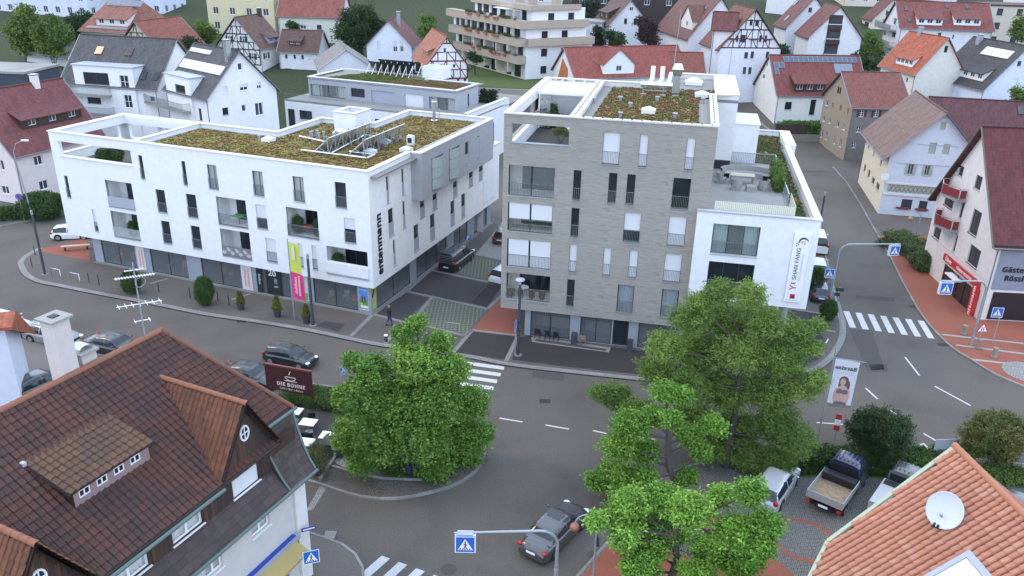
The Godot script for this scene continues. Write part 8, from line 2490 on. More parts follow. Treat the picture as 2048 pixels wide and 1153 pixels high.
func vehicles()->void:
	var black:=[0.012,0.012,0.014]
	var y:=-18.5
	car("driving_car","black three-door hatchback driving on the road beside the café sign",Vector3(-16.33,0,-52.017)+Vector3(0.2,0,-0.75),y,"hatch",black)
	car("parked_car","black saloon behind the café sign, half hidden by the tiled roof",Vector3(-18.217,0,-49.875),y,"sedan",black,{group="cars parked along the left street"})
	car("parked_car","silver grey estate car parked behind the tall chimney",Vector3(-34.93,0,-55.306),y,"wagon",[0.22,0.22,0.23],{rails=true,group="cars parked along the left street"})
	car("parked_car","black coupé parked between the chimney and the aerial",Vector3(-29.544,0,-53.793),y,"sedan",black,{group="cars parked along the left street"})
	car("parked_car","dark hatchback with its pale roof and rear window towards the camera, left of the chimney",Vector3(-31.939,0,-48.162),62.0,"hatch",[0.03,0.03,0.035])
	car("parked_car","silver car cut by the left edge above the orange eave",Vector3(-39.62,0,-57.101),y,"wagon",[0.5,0.51,0.53],{group="cars parked along the left street"})
	car("driving_car","dark grey saloon seen from behind below the hanging crossing sign",Vector3(2.589,0,-34.435),56.0,"sedan",[0.05,0.052,0.056],{sunroof=true})
	car("parked_van","black van with a roof rack and rear ladder in the alley",Vector3(-5.362,0,-73.181),69.0,"van",[0.012,0.012,0.016],{cat="van",panel_van=true,rails=true})
	car("parked_car","white car half hidden behind the left edge of the brick building",Vector3(-0.606,0,-69.941),60.0,"hatch",[0.7,0.7,0.7])
	car("parked_car","dark red car in the gravel yard behind the brick building",Vector3(-0.938,0,-80.581),75.0,"hatch",[0.12,0.02,0.02])
	car("parked_car","silver blue car under the feathery tree next to the pickup",Vector3(15.439,0,-38.758),55.0,"wagon",[0.45,0.48,0.52])
	car("parked_car","dark grey car at the right edge beside the terracotta ridge",Vector3(28.388,0,-37.108),52.0,"sedan",[0.08,0.085,0.09])
	car("parked_car","white car half hidden behind the left end of the white building",Vector3(-44.894,0,-78.017),10.0,"hatch",[0.72,0.72,0.72])
	car("parked_car","silver car on the right street behind the restaurant sign",Vector3(29.552,0,-73.669),76.0,"wagon",[0.45,0.46,0.48])
	car("parked_car","dark car behind the crossing sign at the restaurant corner",Vector3(27.718,0,-67.562),76.0,"hatch",[0.02,0.025,0.04])
	car("parked_van","white van showing behind the top corner of the restaurant block",Vector3(31.867,0,-80.48),76.0,"van",[0.72,0.72,0.72],{cat="van"})
	car("parked_car","pale blue car parked far off beside the orange roof, the nearer one",Vector3(62.5,rise(-146),-146),5.0,"hatch",[0.4,0.5,0.62])
	car("parked_car","white car parked far off beside the orange roof, the farther one",Vector3(59.0,rise(-149),-149),5.0,"hatch",[0.6,0.62,0.66])
	pickup("dark blue pickup truck with an open dropside bed",Vector3(19.13,0,-38.727),51.0,[0.015,0.022,0.06],false)
	pickup("silver pickup with a covered bed half hidden by the terracotta roof",Vector3(22.148,0,-37.755),51.0,[0.10,0.10,0.10],true)
	for n: Node in get_children():
		if n.name=="parked_van":
			var l:=Geo.new()
			for k in 5: l.bar(Vector3(-2.56,1.1+k*0.17,-0.75),Vector3(-2.56,1.1+k*0.17,0.75),0.03,0.03)
			for s: float in [-0.75,0.75]: l.bar(Vector3(-2.56,0.95,s),Vector3(-2.52,1.95,s),0.03,0.03)
			gp(n,"rear_rack",l,M.chrome)
			var r2:=Geo.new()
			for k in 6: r2.bar(Vector3(-2.2+k*0.5,2.02,-0.75),Vector3(-2.2+k*0.5,2.02,0.75),0.04,0.04)
			gp(n,"roof_rack",r2,M.rail)

# ---------------------------------------------------------------- signs, lamps, furniture, people
func crossing_face(parent: Node,F: Transform3D,s: float)->void:
	# blue square, white triangle, walker on stripes
	var g:=Geo.new()
	g.box(Vector3(0,0,0),Vector3(s,s,0.03))
	var b:=gp(parent,"sign_panel",g,M.blue_sign,F)
	var rim:=Geo.new()
	for q: Array in [[-0.5,-0.5,0.5,-0.46],[-0.5,0.46,0.5,0.5],[-0.5,-0.46,-0.46,0.46],[0.46,-0.46,0.5,0.46]]:
		rim.bb(q[0]*s,q[1]*s,0.014,q[2]*s,q[3]*s,0.02)
	gp(b,"sign_border",rim,M.white_paint)
	var t:=Geo.new()
	t.tri(Vector3(-0.38*s,-0.34*s,0.018),Vector3(0.38*s,-0.34*s,0.018),Vector3(0,0.36*s,0.018))
	gp(b,"sign_triangle",t,M.white_paint)
	var w:=Geo.new()
	w.ball(Vector3(0.0,0.17*s,0.022),Vector3(0.04,0.045,0.01)*s,Basis(),5)
	w.bar(Vector3(0,0.12*s,0.024),Vector3(0.0,-0.08*s,0.024),0.06*s,0.008,Vector3(0,0,1))
	w.bar(Vector3(0,-0.06*s,0.024),Vector3(0.08*s,-0.27*s,0.024),0.04*s,0.008,Vector3(0,0,1))
	w.bar(Vector3(0,-0.06*s,0.024),Vector3(-0.08*s,-0.27*s,0.024),0.04*s,0.008,Vector3(0,0,1))
	w.bar(Vector3(0,0.08*s,0.024),Vector3(0.09*s,-0.04*s,0.024),0.03*s,0.008,Vector3(0,0,1))
	w.bar(Vector3(0,0.08*s,0.024),Vector3(-0.09*s,-0.02*s,0.024),0.03*s,0.008,Vector3(0,0,1))
	for k in 5: w.bar(Vector3((-0.28+k*0.13)*s,-0.32*s,0.024),Vector3((-0.22+k*0.11)*s,-0.24*s,0.024),0.05*s,0.006,Vector3(0,0,1))
	gp(b,"walker",w,M.black)

# mast with a long arm carrying a lit crossing sign box; arm points along local -x
func gantry(label: String,base: Vector3,yaw: float,h: float,arm: float,face_turn: float,size:=0.9)->void:
	var T:=thing("crossing_gantry",label,"sign mast",base,yaw,"crossing sign gantries")
	var g:=Geo.new()
	var r:=0.9
	var ps:=[Vector3(0,0,0),Vector3(0,h-r,0)]; var rs:=[0.1,0.085]
	for k in range(1,6):
		var a:=PI/2*k/5
		ps.append(Vector3(-r+r*cos(a),h-r+r*sin(a),0)); rs.append(0.075)
	ps.append(Vector3(-arm,h+0.12,0)); rs.append(0.05)
	g.tube(ps,rs,12)
	gp(T,"mast",g,M.pole)
	var f:=Geo.new()
	f.cyl(Vector3(0,0,0),Vector3(0,0.9,0),0.12)
	gp(T,"mast_foot",f,M.pole)
	var F:=Transform3D(Basis(Vector3.UP,face_turn),Vector3(-arm+size*0.55,h-size*0.5,0))
	var b:=Geo.new()
	b.box(Vector3.ZERO,Vector3(size*1.04,size*1.06,0.26))
	var bxn:=gp(T,"sign_box",b,M.white_paint,F)
	crossing_face(bxn,Transform3D(Basis(),Vector3(0,0,0.146)),size)
	crossing_face(bxn,Transform3D(Basis(Vector3.UP,PI),Vector3(0,0,-0.146)),size)
	var lp:=Geo.new()
	lp.box(Vector3(0,size*0.57,0),Vector3(size*0.8,0.09,0.3))
	gp(bxn,"lamp_housing",lp,M.zinc)

func sign_post(called: String,label: String,base: Vector3,yaw: float,h: float,cat:="sign")->Node3D:
	var T:=thing(called,label,cat,base,yaw)
	var g:=Geo.new()
	g.cyl(Vector3.ZERO,Vector3(0,h,0),0.035,-1,8)
	gp(T,"post",g,M.pole)
	return T

func lamp_column(label: String,base: Vector3,h: float,mat: Material,head: String)->void:
	var T:=thing("street_lamp",label,"street lamp",base)
	var g:=Geo.new()
	g.cyl(Vector3.ZERO,Vector3(0,h,0),0.12,0.1,12)
	gp(T,"column",g,mat)
	var l:=Geo.new()
	if head=="tube":
		l.cyl(Vector3(0,h,0),Vector3(0,h+0.35,0),0.1,0.1,12)
		gp(T,"lamp_head",l,M.pole)
	else:
		l.lathe(Vector3(0,h,0),[[0.09,0.0],[0.1,0.25],[0.35,0.35],[0.33,0.42],[0.0,0.48]])
		gp(T,"lamp_head",l,M.zinc)
	var f:=Geo.new()
	f.cyl(Vector3.ZERO,Vector3(0,0.03,0),0.3)
	gp(T,"base_plate",f,M.granite)

func swan_lamp(label: String,base: Vector3,yaw: float,h: float,sign_disc: bool,shade: Material)->void:
	var T:=thing("street_lamp",label,"street lamp",base,yaw)
	var g:=Geo.new()
	var ps:=[Vector3.ZERO,Vector3(0,h-0.6,0)]; var rs:=[0.07,0.05]
	for k in range(1,9):
		var a:=PI*k/8
		ps.append(Vector3(-0.55+0.55*cos(a),h-0.6+0.5*sin(a),0)); rs.append(0.035)
	g.tube(ps,rs,9)
	gp(T,"post",g,M.pole)
	var s:=Geo.new()
	s.ball(Vector3(-1.1,h-0.78,0),Vector3(0.24,0.21,0.24),Basis(),8)
	gp(T,"lamp_shade",s,shade)
	if sign_disc:
		var d:=Geo.new()
		d.cyl(Vector3(0.06,2.3,0),Vector3(0.1,2.3,0),0.3,-1,20)
		gp(T,"sign_disc",d,M.frame_dark)
		var hk:=Geo.new()
		hk.tube([Vector3(0,3.6,0),Vector3(-0.4,3.5,0),Vector3(-0.55,3.62,0),Vector3(-0.55,3.75,0)],[0.02,0.02,0.02,0.02],6)
		gp(T,"banner_hook",hk,M.pole)

func flag(called: String,label: String,base: Vector3,yaw: float,h: float)->Node3D:
	var T:=thing(called,label,"flag",base,yaw)
	var g:=Geo.new()
	g.cyl(Vector3.ZERO,Vector3(0,h,0),0.05,0.04,10)
	gp(T,"pole",g,M.pole)
	return T

func cloth(T: Node,called: String,x0: float,x1: float,y0: float,y1: float,mat: Material,wave:=0.05,shear:=0.0)->MeshInstance3D:
	var g:=Geo.new()
	var n:=10; var m:=8
	for i in n:
		for j in m:
			var q:=[]
			for w: Array in [[i,j],[i+1,j],[i+1,j+1],[i,j+1]]:
				var u: float=w[0]/float(n); var v: float=w[1]/float(m)
				q.append([Vector3(lerpf(x0,x1,u),lerpf(y0,y1,v)+shear*u,wave*sin(u*5.0+v*2.2)*(0.3+u)),Vector2(u,1-v)])
			var nn: Vector3=((q[1][0]-q[0][0]) as Vector3).cross(q[3][0]-q[0][0]).normalized()
			for k: int in [0,2,1,0,3,2]:
				g.v.append(q[k][0]); g.n.append(nn); g.t.append(q[k][1])
	return gp(T,called,g,mat)

# smooth union of tapered capsules meshed as surface nets
func body_mesh(bones: Array,cell: float,blend: float)->ArrayMesh:
	var lo:=Vector3.INF; var hi:=-Vector3.INF
	for b: Array in bones:
		for p: Array in [[b[0],b[2]],[b[1],b[3]]]:
			lo=lo.min(p[0]-Vector3.ONE*(p[1]+0.04)); hi=hi.max(p[0]+Vector3.ONE*(p[1]+0.04))
	var nx:=int((hi.x-lo.x)/cell)+2; var ny:=int((hi.y-lo.y)/cell)+2; var nz:=int((hi.z-lo.z)/cell)+2
	var f:=PackedFloat32Array(); f.resize(nx*ny*nz)
	var own:=PackedInt32Array(); own.resize(nx*ny*nz)
	for z in nz:
		for y in ny:
			for x in nx:
				var p:=lo+Vector3(x,y,z)*cell
				var acc:=9.0; var near:=9.0; var who:=0
				for i in bones.size():
					var b: Array=bones[i]
					var a: Vector3=b[0]; var ab: Vector3=b[1]-a
					var t:=clampf((p-a).dot(ab)/ab.length_squared(),0,1)
					var dd: float=(p-a-ab*t).length()-lerpf(b[2],b[3],t)
					if dd<near:
						near=dd; who=i
					var h:=clampf(0.5+0.5*(acc-dd)/blend,0,1)
					acc=lerpf(acc,dd,h)-blend*h*(1-h)
				f[(z*ny+y)*nx+x]=acc
				own[(z*ny+y)*nx+x]=who
	var at:={}
	var col:={}
	for z in nz-1:
		for y in ny-1:
			for x in nx-1:
				var sum:=Vector3.ZERO; var cnt:=0
				for e: Array in [[0,1],[2,3],[4,5],[6,7],[0,2],[1,3],[4,6],[5,7],[0,4],[1,5],[2,6],[3,7]]:
					var a: int=e[0]; var b: int=e[1]
					var pa:=Vector3i(x+(a & 1),y+((a >> 1) & 1),z+(a >> 2)); var pb:=Vector3i(x+(b & 1),y+((b >> 1) & 1),z+(b >> 2))
					var va:=f[(pa.z*ny+pa.y)*nx+pa.x]; var vb:=f[(pb.z*ny+pb.y)*nx+pb.x]
					if (va<0) != (vb<0):
						sum+=Vector3(pa).lerp(Vector3(pb),va/(va-vb)); cnt+=1
				if cnt:
					at[Vector3i(x,y,z)]=lo+sum/cnt*cell
					col[Vector3i(x,y,z)]=bones[own[(z*ny+y)*nx+x]][4]
	var st:=SurfaceTool.new()
	st.begin(Mesh.PRIMITIVE_TRIANGLES)
	st.set_smooth_group(0)
	for z in range(1,nz-1):
		for y in range(1,ny-1):
			for x in range(1,nx-1):
				var v0:=f[(z*ny+y)*nx+x]
				for ax in 3:
					var d:=Vector3i(int(ax==0),int(ax==1),int(ax==2))
					var q:=Vector3i(x,y,z)+d
					var v1:=f[(q.z*ny+q.y)*nx+q.x]
					if (v0<0)==(v1<0): continue
					var u:=Vector3i(int(ax==1),int(ax==2),int(ax==0)); var w:=Vector3i(int(ax==2),int(ax==0),int(ax==1))
					var c:=Vector3i(x,y,z)
					var ks:=[c-u-w,c-w,c,c-u]
					if v0>0: ks.reverse()
					if ks.all(func(k): return at.has(k)):
						for i: int in [0,2,1,0,3,2]:
							st.set_color(col[ks[i]])
							st.add_vertex(at[ks[i]])
	st.index()
	st.generate_normals()
	return st.commit()

func person_walking(at: Vector3,yaw: float)->void:
	var T:=thing("person","person in a dark jacket and purple-blue trousers walking on the pavement by the shop corner","person",at,yaw)
	var J:=Color(0.012,0.014,0.022); var P:=Color(0.06,0.05,0.16); var S:=Color(0.36,0.2,0.14); var B:=Color(0.015,0.013,0.013)
	var v:=func(x,y,z): return Vector3(x,y,z)
	var bones:=[
		[v.call(0,0.98,0),v.call(0,1.38,0.02),0.15,0.17,J],[v.call(0,0.84,0),v.call(0,0.98,0),0.15,0.155,J],
		[v.call(-0.15,1.4,0),v.call(0.15,1.4,0),0.09,0.09,J],[v.call(0,1.42,0),v.call(0,1.56,0.02),0.06,0.055,S],
		[v.call(0,1.63,0.02),v.call(0,1.7,0.03),0.085,0.095,S],
		[v.call(-0.2,1.4,0),v.call(-0.27,1.13,-0.08),0.065,0.052,J],[v.call(-0.27,1.13,-0.08),v.call(-0.26,0.9,0.02),0.05,0.04,J],[v.call(-0.26,0.9,0.02),v.call(-0.26,0.8,0.05),0.035,0.03,S],
		[v.call(0.2,1.4,0),v.call(0.27,1.13,0.06),0.065,0.052,J],[v.call(0.27,1.13,0.06),v.call(0.27,0.92,0.2),0.05,0.04,J],[v.call(0.27,0.92,0.2),v.call(0.26,0.85,0.27),0.035,0.03,S],
		[v.call(-0.09,0.88,0),v.call(-0.1,0.48,0.14),0.105,0.075,P],[v.call(-0.1,0.48,0.14),v.call(-0.1,0.1,0.16),0.07,0.05,P],[v.call(-0.1,0.06,0.12),v.call(-0.1,0.045,0.32),0.05,0.042,B],
		[v.call(0.09,0.88,0),v.call(0.1,0.5,-0.04),0.105,0.075,P],[v.call(0.1,0.5,-0.04),v.call(0.1,0.14,-0.24),0.07,0.05,P],[v.call(0.1,0.09,-0.26),v.call(0.1,0.045,-0.08),0.05,0.042,B]]
	mi(T,"body",body_mesh(bones,0.026,0.04),M.tint)
	var h:=Geo.new()
	h.ball(Vector3(0,1.74,0.0),Vector3(0.1,0.085,0.115),Basis(),8)
	gp(T,"hair",h,flat(0.2,0.17,0.14))

func table_set(label: String,at: Vector3,yaw: float,bench: bool)->void:
	var T:=thing("cafe_table",label,"table",at,yaw,"white tables on the café terrace")
	bx(T,"table_top",M.white_paint,I3,-0.5,0.72,-0.4,0.5,0.76,0.4)
	var g:=Geo.new()
	g.cyl(Vector3(0,0.03,0),Vector3(0,0.72,0),0.04)
	g.cyl(Vector3(0,0,0),Vector3(0,0.04,0),0.26)
	gp(T,"table_leg",g,M.pole)

func chair(label: String,at: Vector3,yaw: float,m: Material,group: String)->void:
	var T:=thing("chair",label,"chair",at,yaw,group)
	bx(T,"seat",m,I3,-0.22,0.43,-0.22,0.22,0.47,0.22)
	bx(T,"backrest",m,I3,-0.22,0.5,-0.24,0.22,0.85,-0.2)
	for q: Array in [[-0.19,-0.19],[0.19,-0.19],[-0.19,0.19],[0.19,0.19]]:
		bx(T,"leg",m,I3,q[0]-0.02,0,q[1]-0.02,q[0]+0.02,0.43,q[1]+0.02)

func printed_flag_texture()->ImageTexture:
	# a poster: white ground, a line of print at the top, a half-length figure with long dark hair in a dark top
	var w:=128; var h:=256
	var im:=Image.create(w,h,false,Image.FORMAT_RGB8)
	im.fill(lin(0.62,0.62,0.70))
	var ell:=func(cx: float,cy: float,rx: float,ry: float,c: Color)->void:
		for y in range(maxi(0,int(cy-ry)),mini(h,int(cy+ry)+1)):
			for x in range(maxi(0,int(cx-rx)),mini(w,int(cx+rx)+1)):
				if pow((x-cx)/rx,2)+pow((y-cy)/ry,2)<=1: im.set_pixel(x,y,c)
	var skin:=lin(0.50,0.33,0.27); var hair:=lin(0.13,0.085,0.075); var top:=lin(0.15,0.11,0.17)
	for k in 9: im.fill_rect(Rect2i(18+k*11,72,7,2),lin(0.3,0.3,0.36))
	im.fill_rect(Rect2i(18,80,92,2),lin(0.4,0.4,0.46))
	ell.call(66,118,26,26,hair); ell.call(86,145,17,32,hair); ell.call(48,140,9,26,hair)
	ell.call(66,190,34,46,skin); ell.call(34,205,12,42,skin); ell.call(98,205,12,42,skin)
	ell.call(62,125,15,20,skin); ell.call(64,152,10,14,skin)
	ell.call(66,235,33,26,skin)
	ell.call(52,180,17,14,top); ell.call(82,182,17,14,top); im.fill_rect(Rect2i(36,182,62,10),top)
	ell.call(66,252,36,14,top)
	return img_tex(im)

func street()->void:
	# crossing signs
	gantry("long grey gantry with a lit crossing sign hanging over the near road",Vector3(2.49,0,-31.043),6.0,3.267,4.942,-0.1,0.95)
	gantry("grey gantry with a crossing sign over the right street by the restaurant",Vector3(28.415,0,-66.672)+Vector3(0,0.1,0),180.0,5.3,5.2,0.2+PI,0.9)
	gantry("grey gantry with a crossing sign in front of the red shop sign",Vector3(36.687,0,-58.175)+Vector3(0,0.1,0),8.0,5.6,4.0,-0.15,0.95)
	var s1:=sign_post("crossing_sign","crossing sign on a post beside the restaurant corner",Vector3(28.494,0,-66.896)+Vector3(-0.2,0.1,0.25),-8,2.9)
	crossing_face(s1,Transform3D(Basis(),Vector3(-0.35,2.55,0.06)),0.8)
	var s2:=sign_post("crossing_sign","crossing sign below the red vertical shop sign",Vector3(38.642,0,-58.628)+Vector3(0,0.1,0),-5,3.2)
	crossing_face(s2,Transform3D(Basis(),Vector3(-0.3,2.75,0.06)),0.85)
	var s3:=thing("crossing_sign","blue crossing sign bracketed to the corner of the tiled house","sign",Vector3(-8.694,3.4,-28.666),20)
	crossing_face(s3,I3,0.72)
	bx(s3,"bracket",M.pole,I3,-0.6,-0.05,-0.06,0.0,0.0,-0.02)
	var s4:=sign_post("crossing_sign","crossing sign fixed to the lamp at the brick building, seen edge on",Vector3(0.468,0,-54.593)+Vector3(-0.12,0.1,0),68,3.0)
	crossing_face(s4,Transform3D(Basis(),Vector3(0,2.55,0.06)),0.75)
	bx(s4,"white_plate",M.white_paint,I3,0.2,4.2,0.03,0.6,4.6,0.05)
	var s5:=sign_post("blue_sign","blue sign on a short post at the roadside left of the street tree",Vector3(-11.697,0,-49.782),60,1.5)
	crossing_face(s5,Transform3D(Basis(),Vector3(0,1.2,0.05)),0.6)
	var tr:=sign_post("warning_sign","red and white triangular warning sign between the stone bollards",Vector3(36.905,0,-57.67)+Vector3(0,0.1,0),0,1.9)
	for q: Array in [[0.48,M.red_paint,0.05],[0.36,M.white_paint,0.06]]:
		var g:=Geo.new()
		var s: float=q[0]
		g.tri(Vector3(-s,1.75-s*0.58,q[2]),Vector3(s,1.75-s*0.58,q[2]),Vector3(0,1.75+s*1.16,q[2]))
		gp(tr,"sign_triangle",g,q[1])
	for k in 2:
		var g:=Geo.new()
		g.bar(Vector3(-0.08+k*0.14,1.6,0.07),Vector3(-0.06+k*0.14,1.9,0.07),0.05,0.01,Vector3(0,0,1))
		gp(tr,"arrow",g,M.black)
	var ns:=sign_post("no_parking_sign","round blue and red no parking sign at the far left corner",Vector3(-52.506,0,-82.588)+Vector3(0,0.1,0),10,2.9)
	for q: Array in [[0.36,M.red_paint,0.04],[0.28,M.blue_sign,0.055]]:
		var g:=Geo.new()
		g.cyl(Vector3(0,2.7,q[2]-0.02),Vector3(0,2.7,q[2]),q[0],-1,20)
		gp(ns,"sign_disc",g,q[1])
	var ar:=sign_post("direction_sign","dark arrow signs on a post near the restaurant evergreens",Vector3(27.351,0,-62.656)+Vector3(0,0.1,0),-10,2.9)
	bx(ar,"arrow_plate",M.frame_dark,I3,-0.3,2.55,0.03,0.35,2.85,0.06)
	bx(ar,"arrow_plate",M.frame_dark,I3,-0.35,2.1,0.03,0.1,2.4,0.06)
	var pk:=sign_post("parking_sign","blue parking sign above the black van",Vector3(-4.389,0,-74.576)+Vector3(0,0.1,0),0,2.4)
	bx(pk,"sign_panel",M.blue_sign,I3,-0.25,1.95,0.03,0.25,2.45,0.05)
	wall_text(pk,"lettering","P",I3,Vector3(0,2.2,0.055),0.42,M.white_paint,0,1.0,false,0.01,true)
	var mv:=sign_post("marker_post","slim roadside post with small red and white signs by the planted strip",Vector3(20.337,0,-43.113),70,2.7)
	for k in 3: bx(mv,"sign_plate",[M.red_paint,M.white_paint,M.red_paint][k],I3,-0.05,1.5+k*0.4,-0.2,-0.02,1.85+k*0.4,0.15)
	var bs:=sign_post("road_sign","back of a grey direction board behind the terracotta roof tip",Vector3(26.781,0,-42.159),5,1.6)
	bx(bs,"board",M.screen,I3,-0.8,1.0,0.03,0.7,1.7,0.08)
	var sn:=thing("street_name_sign","small blue street name plate beside the tiled house corner","sign",Vector3(-9.296,3.3,-30.682),25)
	bx(sn,"plate",flat(0.03,0.05,0.25,0.4),I3,-0.35,-0.1,0,0.35,0.1,0.03)
	bx(sn,"name_line",M.white_paint,I3,-0.27,-0.03,0.03,0.27,0.03,0.036)
	# lamps
	lamp_column("dark lamp column at the rounded pavement corner on the left",Vector3(-42.486,0,-68.087)+Vector3(0,0.1,0),5.689,M.pole_dark,"tube")
	lamp_column("dark lamp column between the potted conifers and the shop corner",Vector3(-15.956,0,-58.957)+Vector3(0,0.1,0),5.745,M.pole_dark,"tube")
	lamp_column("dark lamp column with a round head in front of the brick building",Vector3(0.581,0,-54.679)+Vector3(0,0.1,0),5.807,M.pole_dark,"disc")
	lamp_column("slim dark lamp on the right street behind the planted roof edge",Vector3(33.413,0,-84.736),4.5,M.pole_dark,"tube")
	swan_lamp("swan neck lamp with a round copper shade at the red paving",Vector3(4.358,0,-31.378)+Vector3(0,0.1,0),8,4.007,true,flat(0.32,0.12,0.08,0.4))
	swan_lamp("swan neck lamp with an orange shade above the roadside bushes",Vector3(42.742,0,-81.906)+Vector3(0,0.1,0),5,3.735,false,flat(0.42,0.2,0.09,0.4))
	var cl:=thing("street_lamp","tall pale curved street lamp in front of the pale pink house","street lamp",Vector3(-51.388,0,-82.506),0)
	var cg:=Geo.new()
	cg.tube([Vector3.ZERO,Vector3(-0.5,6.0,0),Vector3(-0.6,7.6,0),Vector3(-0.2,8.5,0),Vector3(0.7,8.9,0)],[0.08,0.06,0.05,0.045,0.04],8)
	gp(cl,"post",cg,M.pole)
	bx(cl,"lamp_head",M.white_paint,I3,0.5,8.83,-0.12,1.2,8.97,0.12)
	# flags
	var f1:=flag("shop_flag","tall narrow flag in lime green and pink in front of the shop entrance",Vector3(-17.685,0,-59.888)+Vector3(0,0.1,0),-20,7.014)
	var ft: float=7.014
	cloth(f1,"green_cloth",0.06,1.05,ft-2.75,ft-0.25,flat(0.52,0.58,0.09),0.04,-0.12)
	var pc:=cloth(f1,"pink_cloth",0.06,1.2,ft-5.0,ft-2.75,flat(0.62,0.035,0.18),0.05,-0.16)
	wall_text(f1,"lettering","stuhlhaus",I3,Vector3(0.5,ft-3.85,0.1),0.24,M.white_paint,PI/2,1.0,false,0.01)
	wall_text(f1,"lettering","entenmann",I3,Vector3(0.82,ft-3.85,0.12),0.24,M.white_paint,PI/2,1.0,false,0.01)
	bx(f1,"pale_print",flat(0.6,0.62,0.5),I3,0.35,ft-1.7,0.05,0.6,ft-0.5,0.06)
	var hb: float=7.464
	var f2:=flag("advertising_flag","white advertising banner with a printed figure hung from a leaning pole at the junction",Vector3(19.127,0,-42.737),-8,1.0)
	for c in f2.get_children(): c.queue_free()
	f2.remove_child(f2.get_child(0))
	var pg:=Geo.new()
	pg.cyl(Vector3.ZERO,Vector3(0.0,hb,0),0.055,0.04,10)
	pg.bar(Vector3(0,hb-0.7,0),Vector3(1.85,hb-0.85,0),0.03,0.03)
	gp(f2,"pole",pg,M.pole)
	var fm:=StandardMaterial3D.new()
	fm.albedo_texture=printed_flag_texture()
	fm.roughness=0.8
	cloth(f2,"banner",0.1,1.5,hb-3.75,hb-0.75,fm,0.04,-0.12)
	wall_text(f2,"lettering","Bareiss",I3,Vector3(0.8,hb-1.32,0.07),0.24,M.black,-0.08,1.0,true,0.01,true,true)
	# café sign
	var cs:=thing("cafe_sign","dark red café sign board reading DIE BOHNE behind the tiled roof","sign",Vector3(-14.588,0,-46.845)+Vector3(0,0.1,0),-16)
	var wr:=flat(0.055,0.012,0.012,0.4)
	for x: float in [-1.72,1.66]:
		bx(cs,"post",wr,I3,x,0,-0.04,x+0.07,2.75,0.04)
	bx(cs,"board",wr,I3,-1.64,0.95,-0.03,1.65,2.7,0.03)
	bx(cs,"board_cap",flat(0.16,0.03,0.03,0.4),I3,-1.75,2.76,-0.08,1.76,2.86,0.08)
	var cw:=flat(0.62,0.56,0.5)
	wall_text(cs,"lettering","DIE BOHNE",I3,Vector3(0.15,1.5,0.036),0.27,cw,0,1.05,false,0.015,true)
	wall_text(cs,"lettering","Café | Bar | Bistro",I3,Vector3(0.15,1.17,0.036),0.15,cw,0,1.0,false,0.01)
	var cup:=Geo.new()
	for k in 12:
		var a:=PI+PI*k/12; var b:=PI+PI*(k+1)/12
		cup.bar(Vector3(0.15+0.38*cos(a),2.1+0.26*sin(a),0.036),Vector3(0.15+0.38*cos(b),2.1+0.26*sin(b),0.036),0.05,0.012,Vector3(0,0,1))
	cup.bar(Vector3(-0.23,2.1,0.036),Vector3(0.53,2.1,0.036),0.05,0.012,Vector3(0,0,1))
	cup.bar(Vector3(-0.3,1.8,0.036),Vector3(0.6,1.8,0.036),0.05,0.012,Vector3(0,0,1))
	cup.bar(Vector3(0.05,2.25,0.036),Vector3(0.2,2.55,0.036),0.06,0.012,Vector3(0,0,1))
	gp(cs,"cup_emblem",cup,cw)
	# café furniture
	var n:=0
	for q: Array in [[Vector3(-12.602,0,-43.573),"white café table nearest the planted border"],[Vector3(-11.03,0,-42.151),"white café table beside the dark counter"],[Vector3(-13.813,0,-44.853),"white café table half hidden behind the tiled eave"],[Vector3(-12.267,0,-41.409),"white café table at the straggly shrub"]]:
		table_set(q[1],q[0]+Vector3(0,0.11,0),-10,n==1)
		n+=1
	for q: Array in [[Vector3(-12.575,0,-44.263),"dark chair behind the white café table nearest the border",10],[Vector3(-12.523,0,-42.466),"dark chair in front of the white café table nearest the border",190],[Vector3(-13.706,0,-45.458),"dark chair behind the half hidden café table",0],[Vector3(-12.151,0,-41.943),"dark chair between the two lower café tables",20]]:
		chair(q[1],q[0]+Vector3(0,0.11,0),q[2],M.black,"dark café chairs")
	var ct:=thing("cafe_counter","dark boxy counter beside the white café table","counter",Vector3(-10.438,0,-41.382)+Vector3(0,0.11,0),-12)
	bx(ct,"cabinet",M.planter,I3,-0.8,0,-0.45,0.6,0.8,0.45)
	bx(ct,"counter_top",M.black,I3,-0.85,0.802,-0.5,0.65,0.85,0.5)
	var bn:=thing("park_bench","wooden bench under the street tree on the café island","bench",Vector3(-7.433,0,-40.231)+Vector3(0,0.11,0),-12)
	for k in 3: bx(bn,"seat_slat",M.wood,I3,-0.95,0.42,-0.2+k*0.15,0.95,0.46,-0.08+k*0.15)
	for k in 2: bx(bn,"back_slat",M.wood,I3,-0.95,0.6+k*0.16,-0.3,0.95,0.72+k*0.16,-0.26)
	for x: float in [-0.75,0.7]: bx(bn,"leg",M.rail,I3,x,0,-0.28,x+0.06,0.42,0.22)
	var lb:=thing("litter_bin","round dark blue litter bin beside the street tree trunk","bin",Vector3(-5.755,0,-39.416)+Vector3(0,0.11,0))
	var lg:=Geo.new()
	lg.lathe(Vector3.ZERO,[[0.0,0.15],[0.2,0.15],[0.24,0.75],[0.21,0.75],[0.19,0.3],[0.0,0.28]])
	gp(lb,"bin",lg,flat(0.03,0.04,0.08,0.5))
	var lp:=Geo.new()
	lp.cyl(Vector3(0.26,0,0),Vector3(0.26,0.9,0),0.03)
	gp(lb,"post",lp,M.rail)
	var wb:=thing("park_bench","pale wooden backless bench on the red paving at the left corner","bench",Vector3(-42.818,0,-74.406)+Vector3(0,0.1,0),17)
	bx(wb,"seat",flat(0.45,0.36,0.26),I3,-1.3,0.4,-0.22,1.3,0.48,0.22)
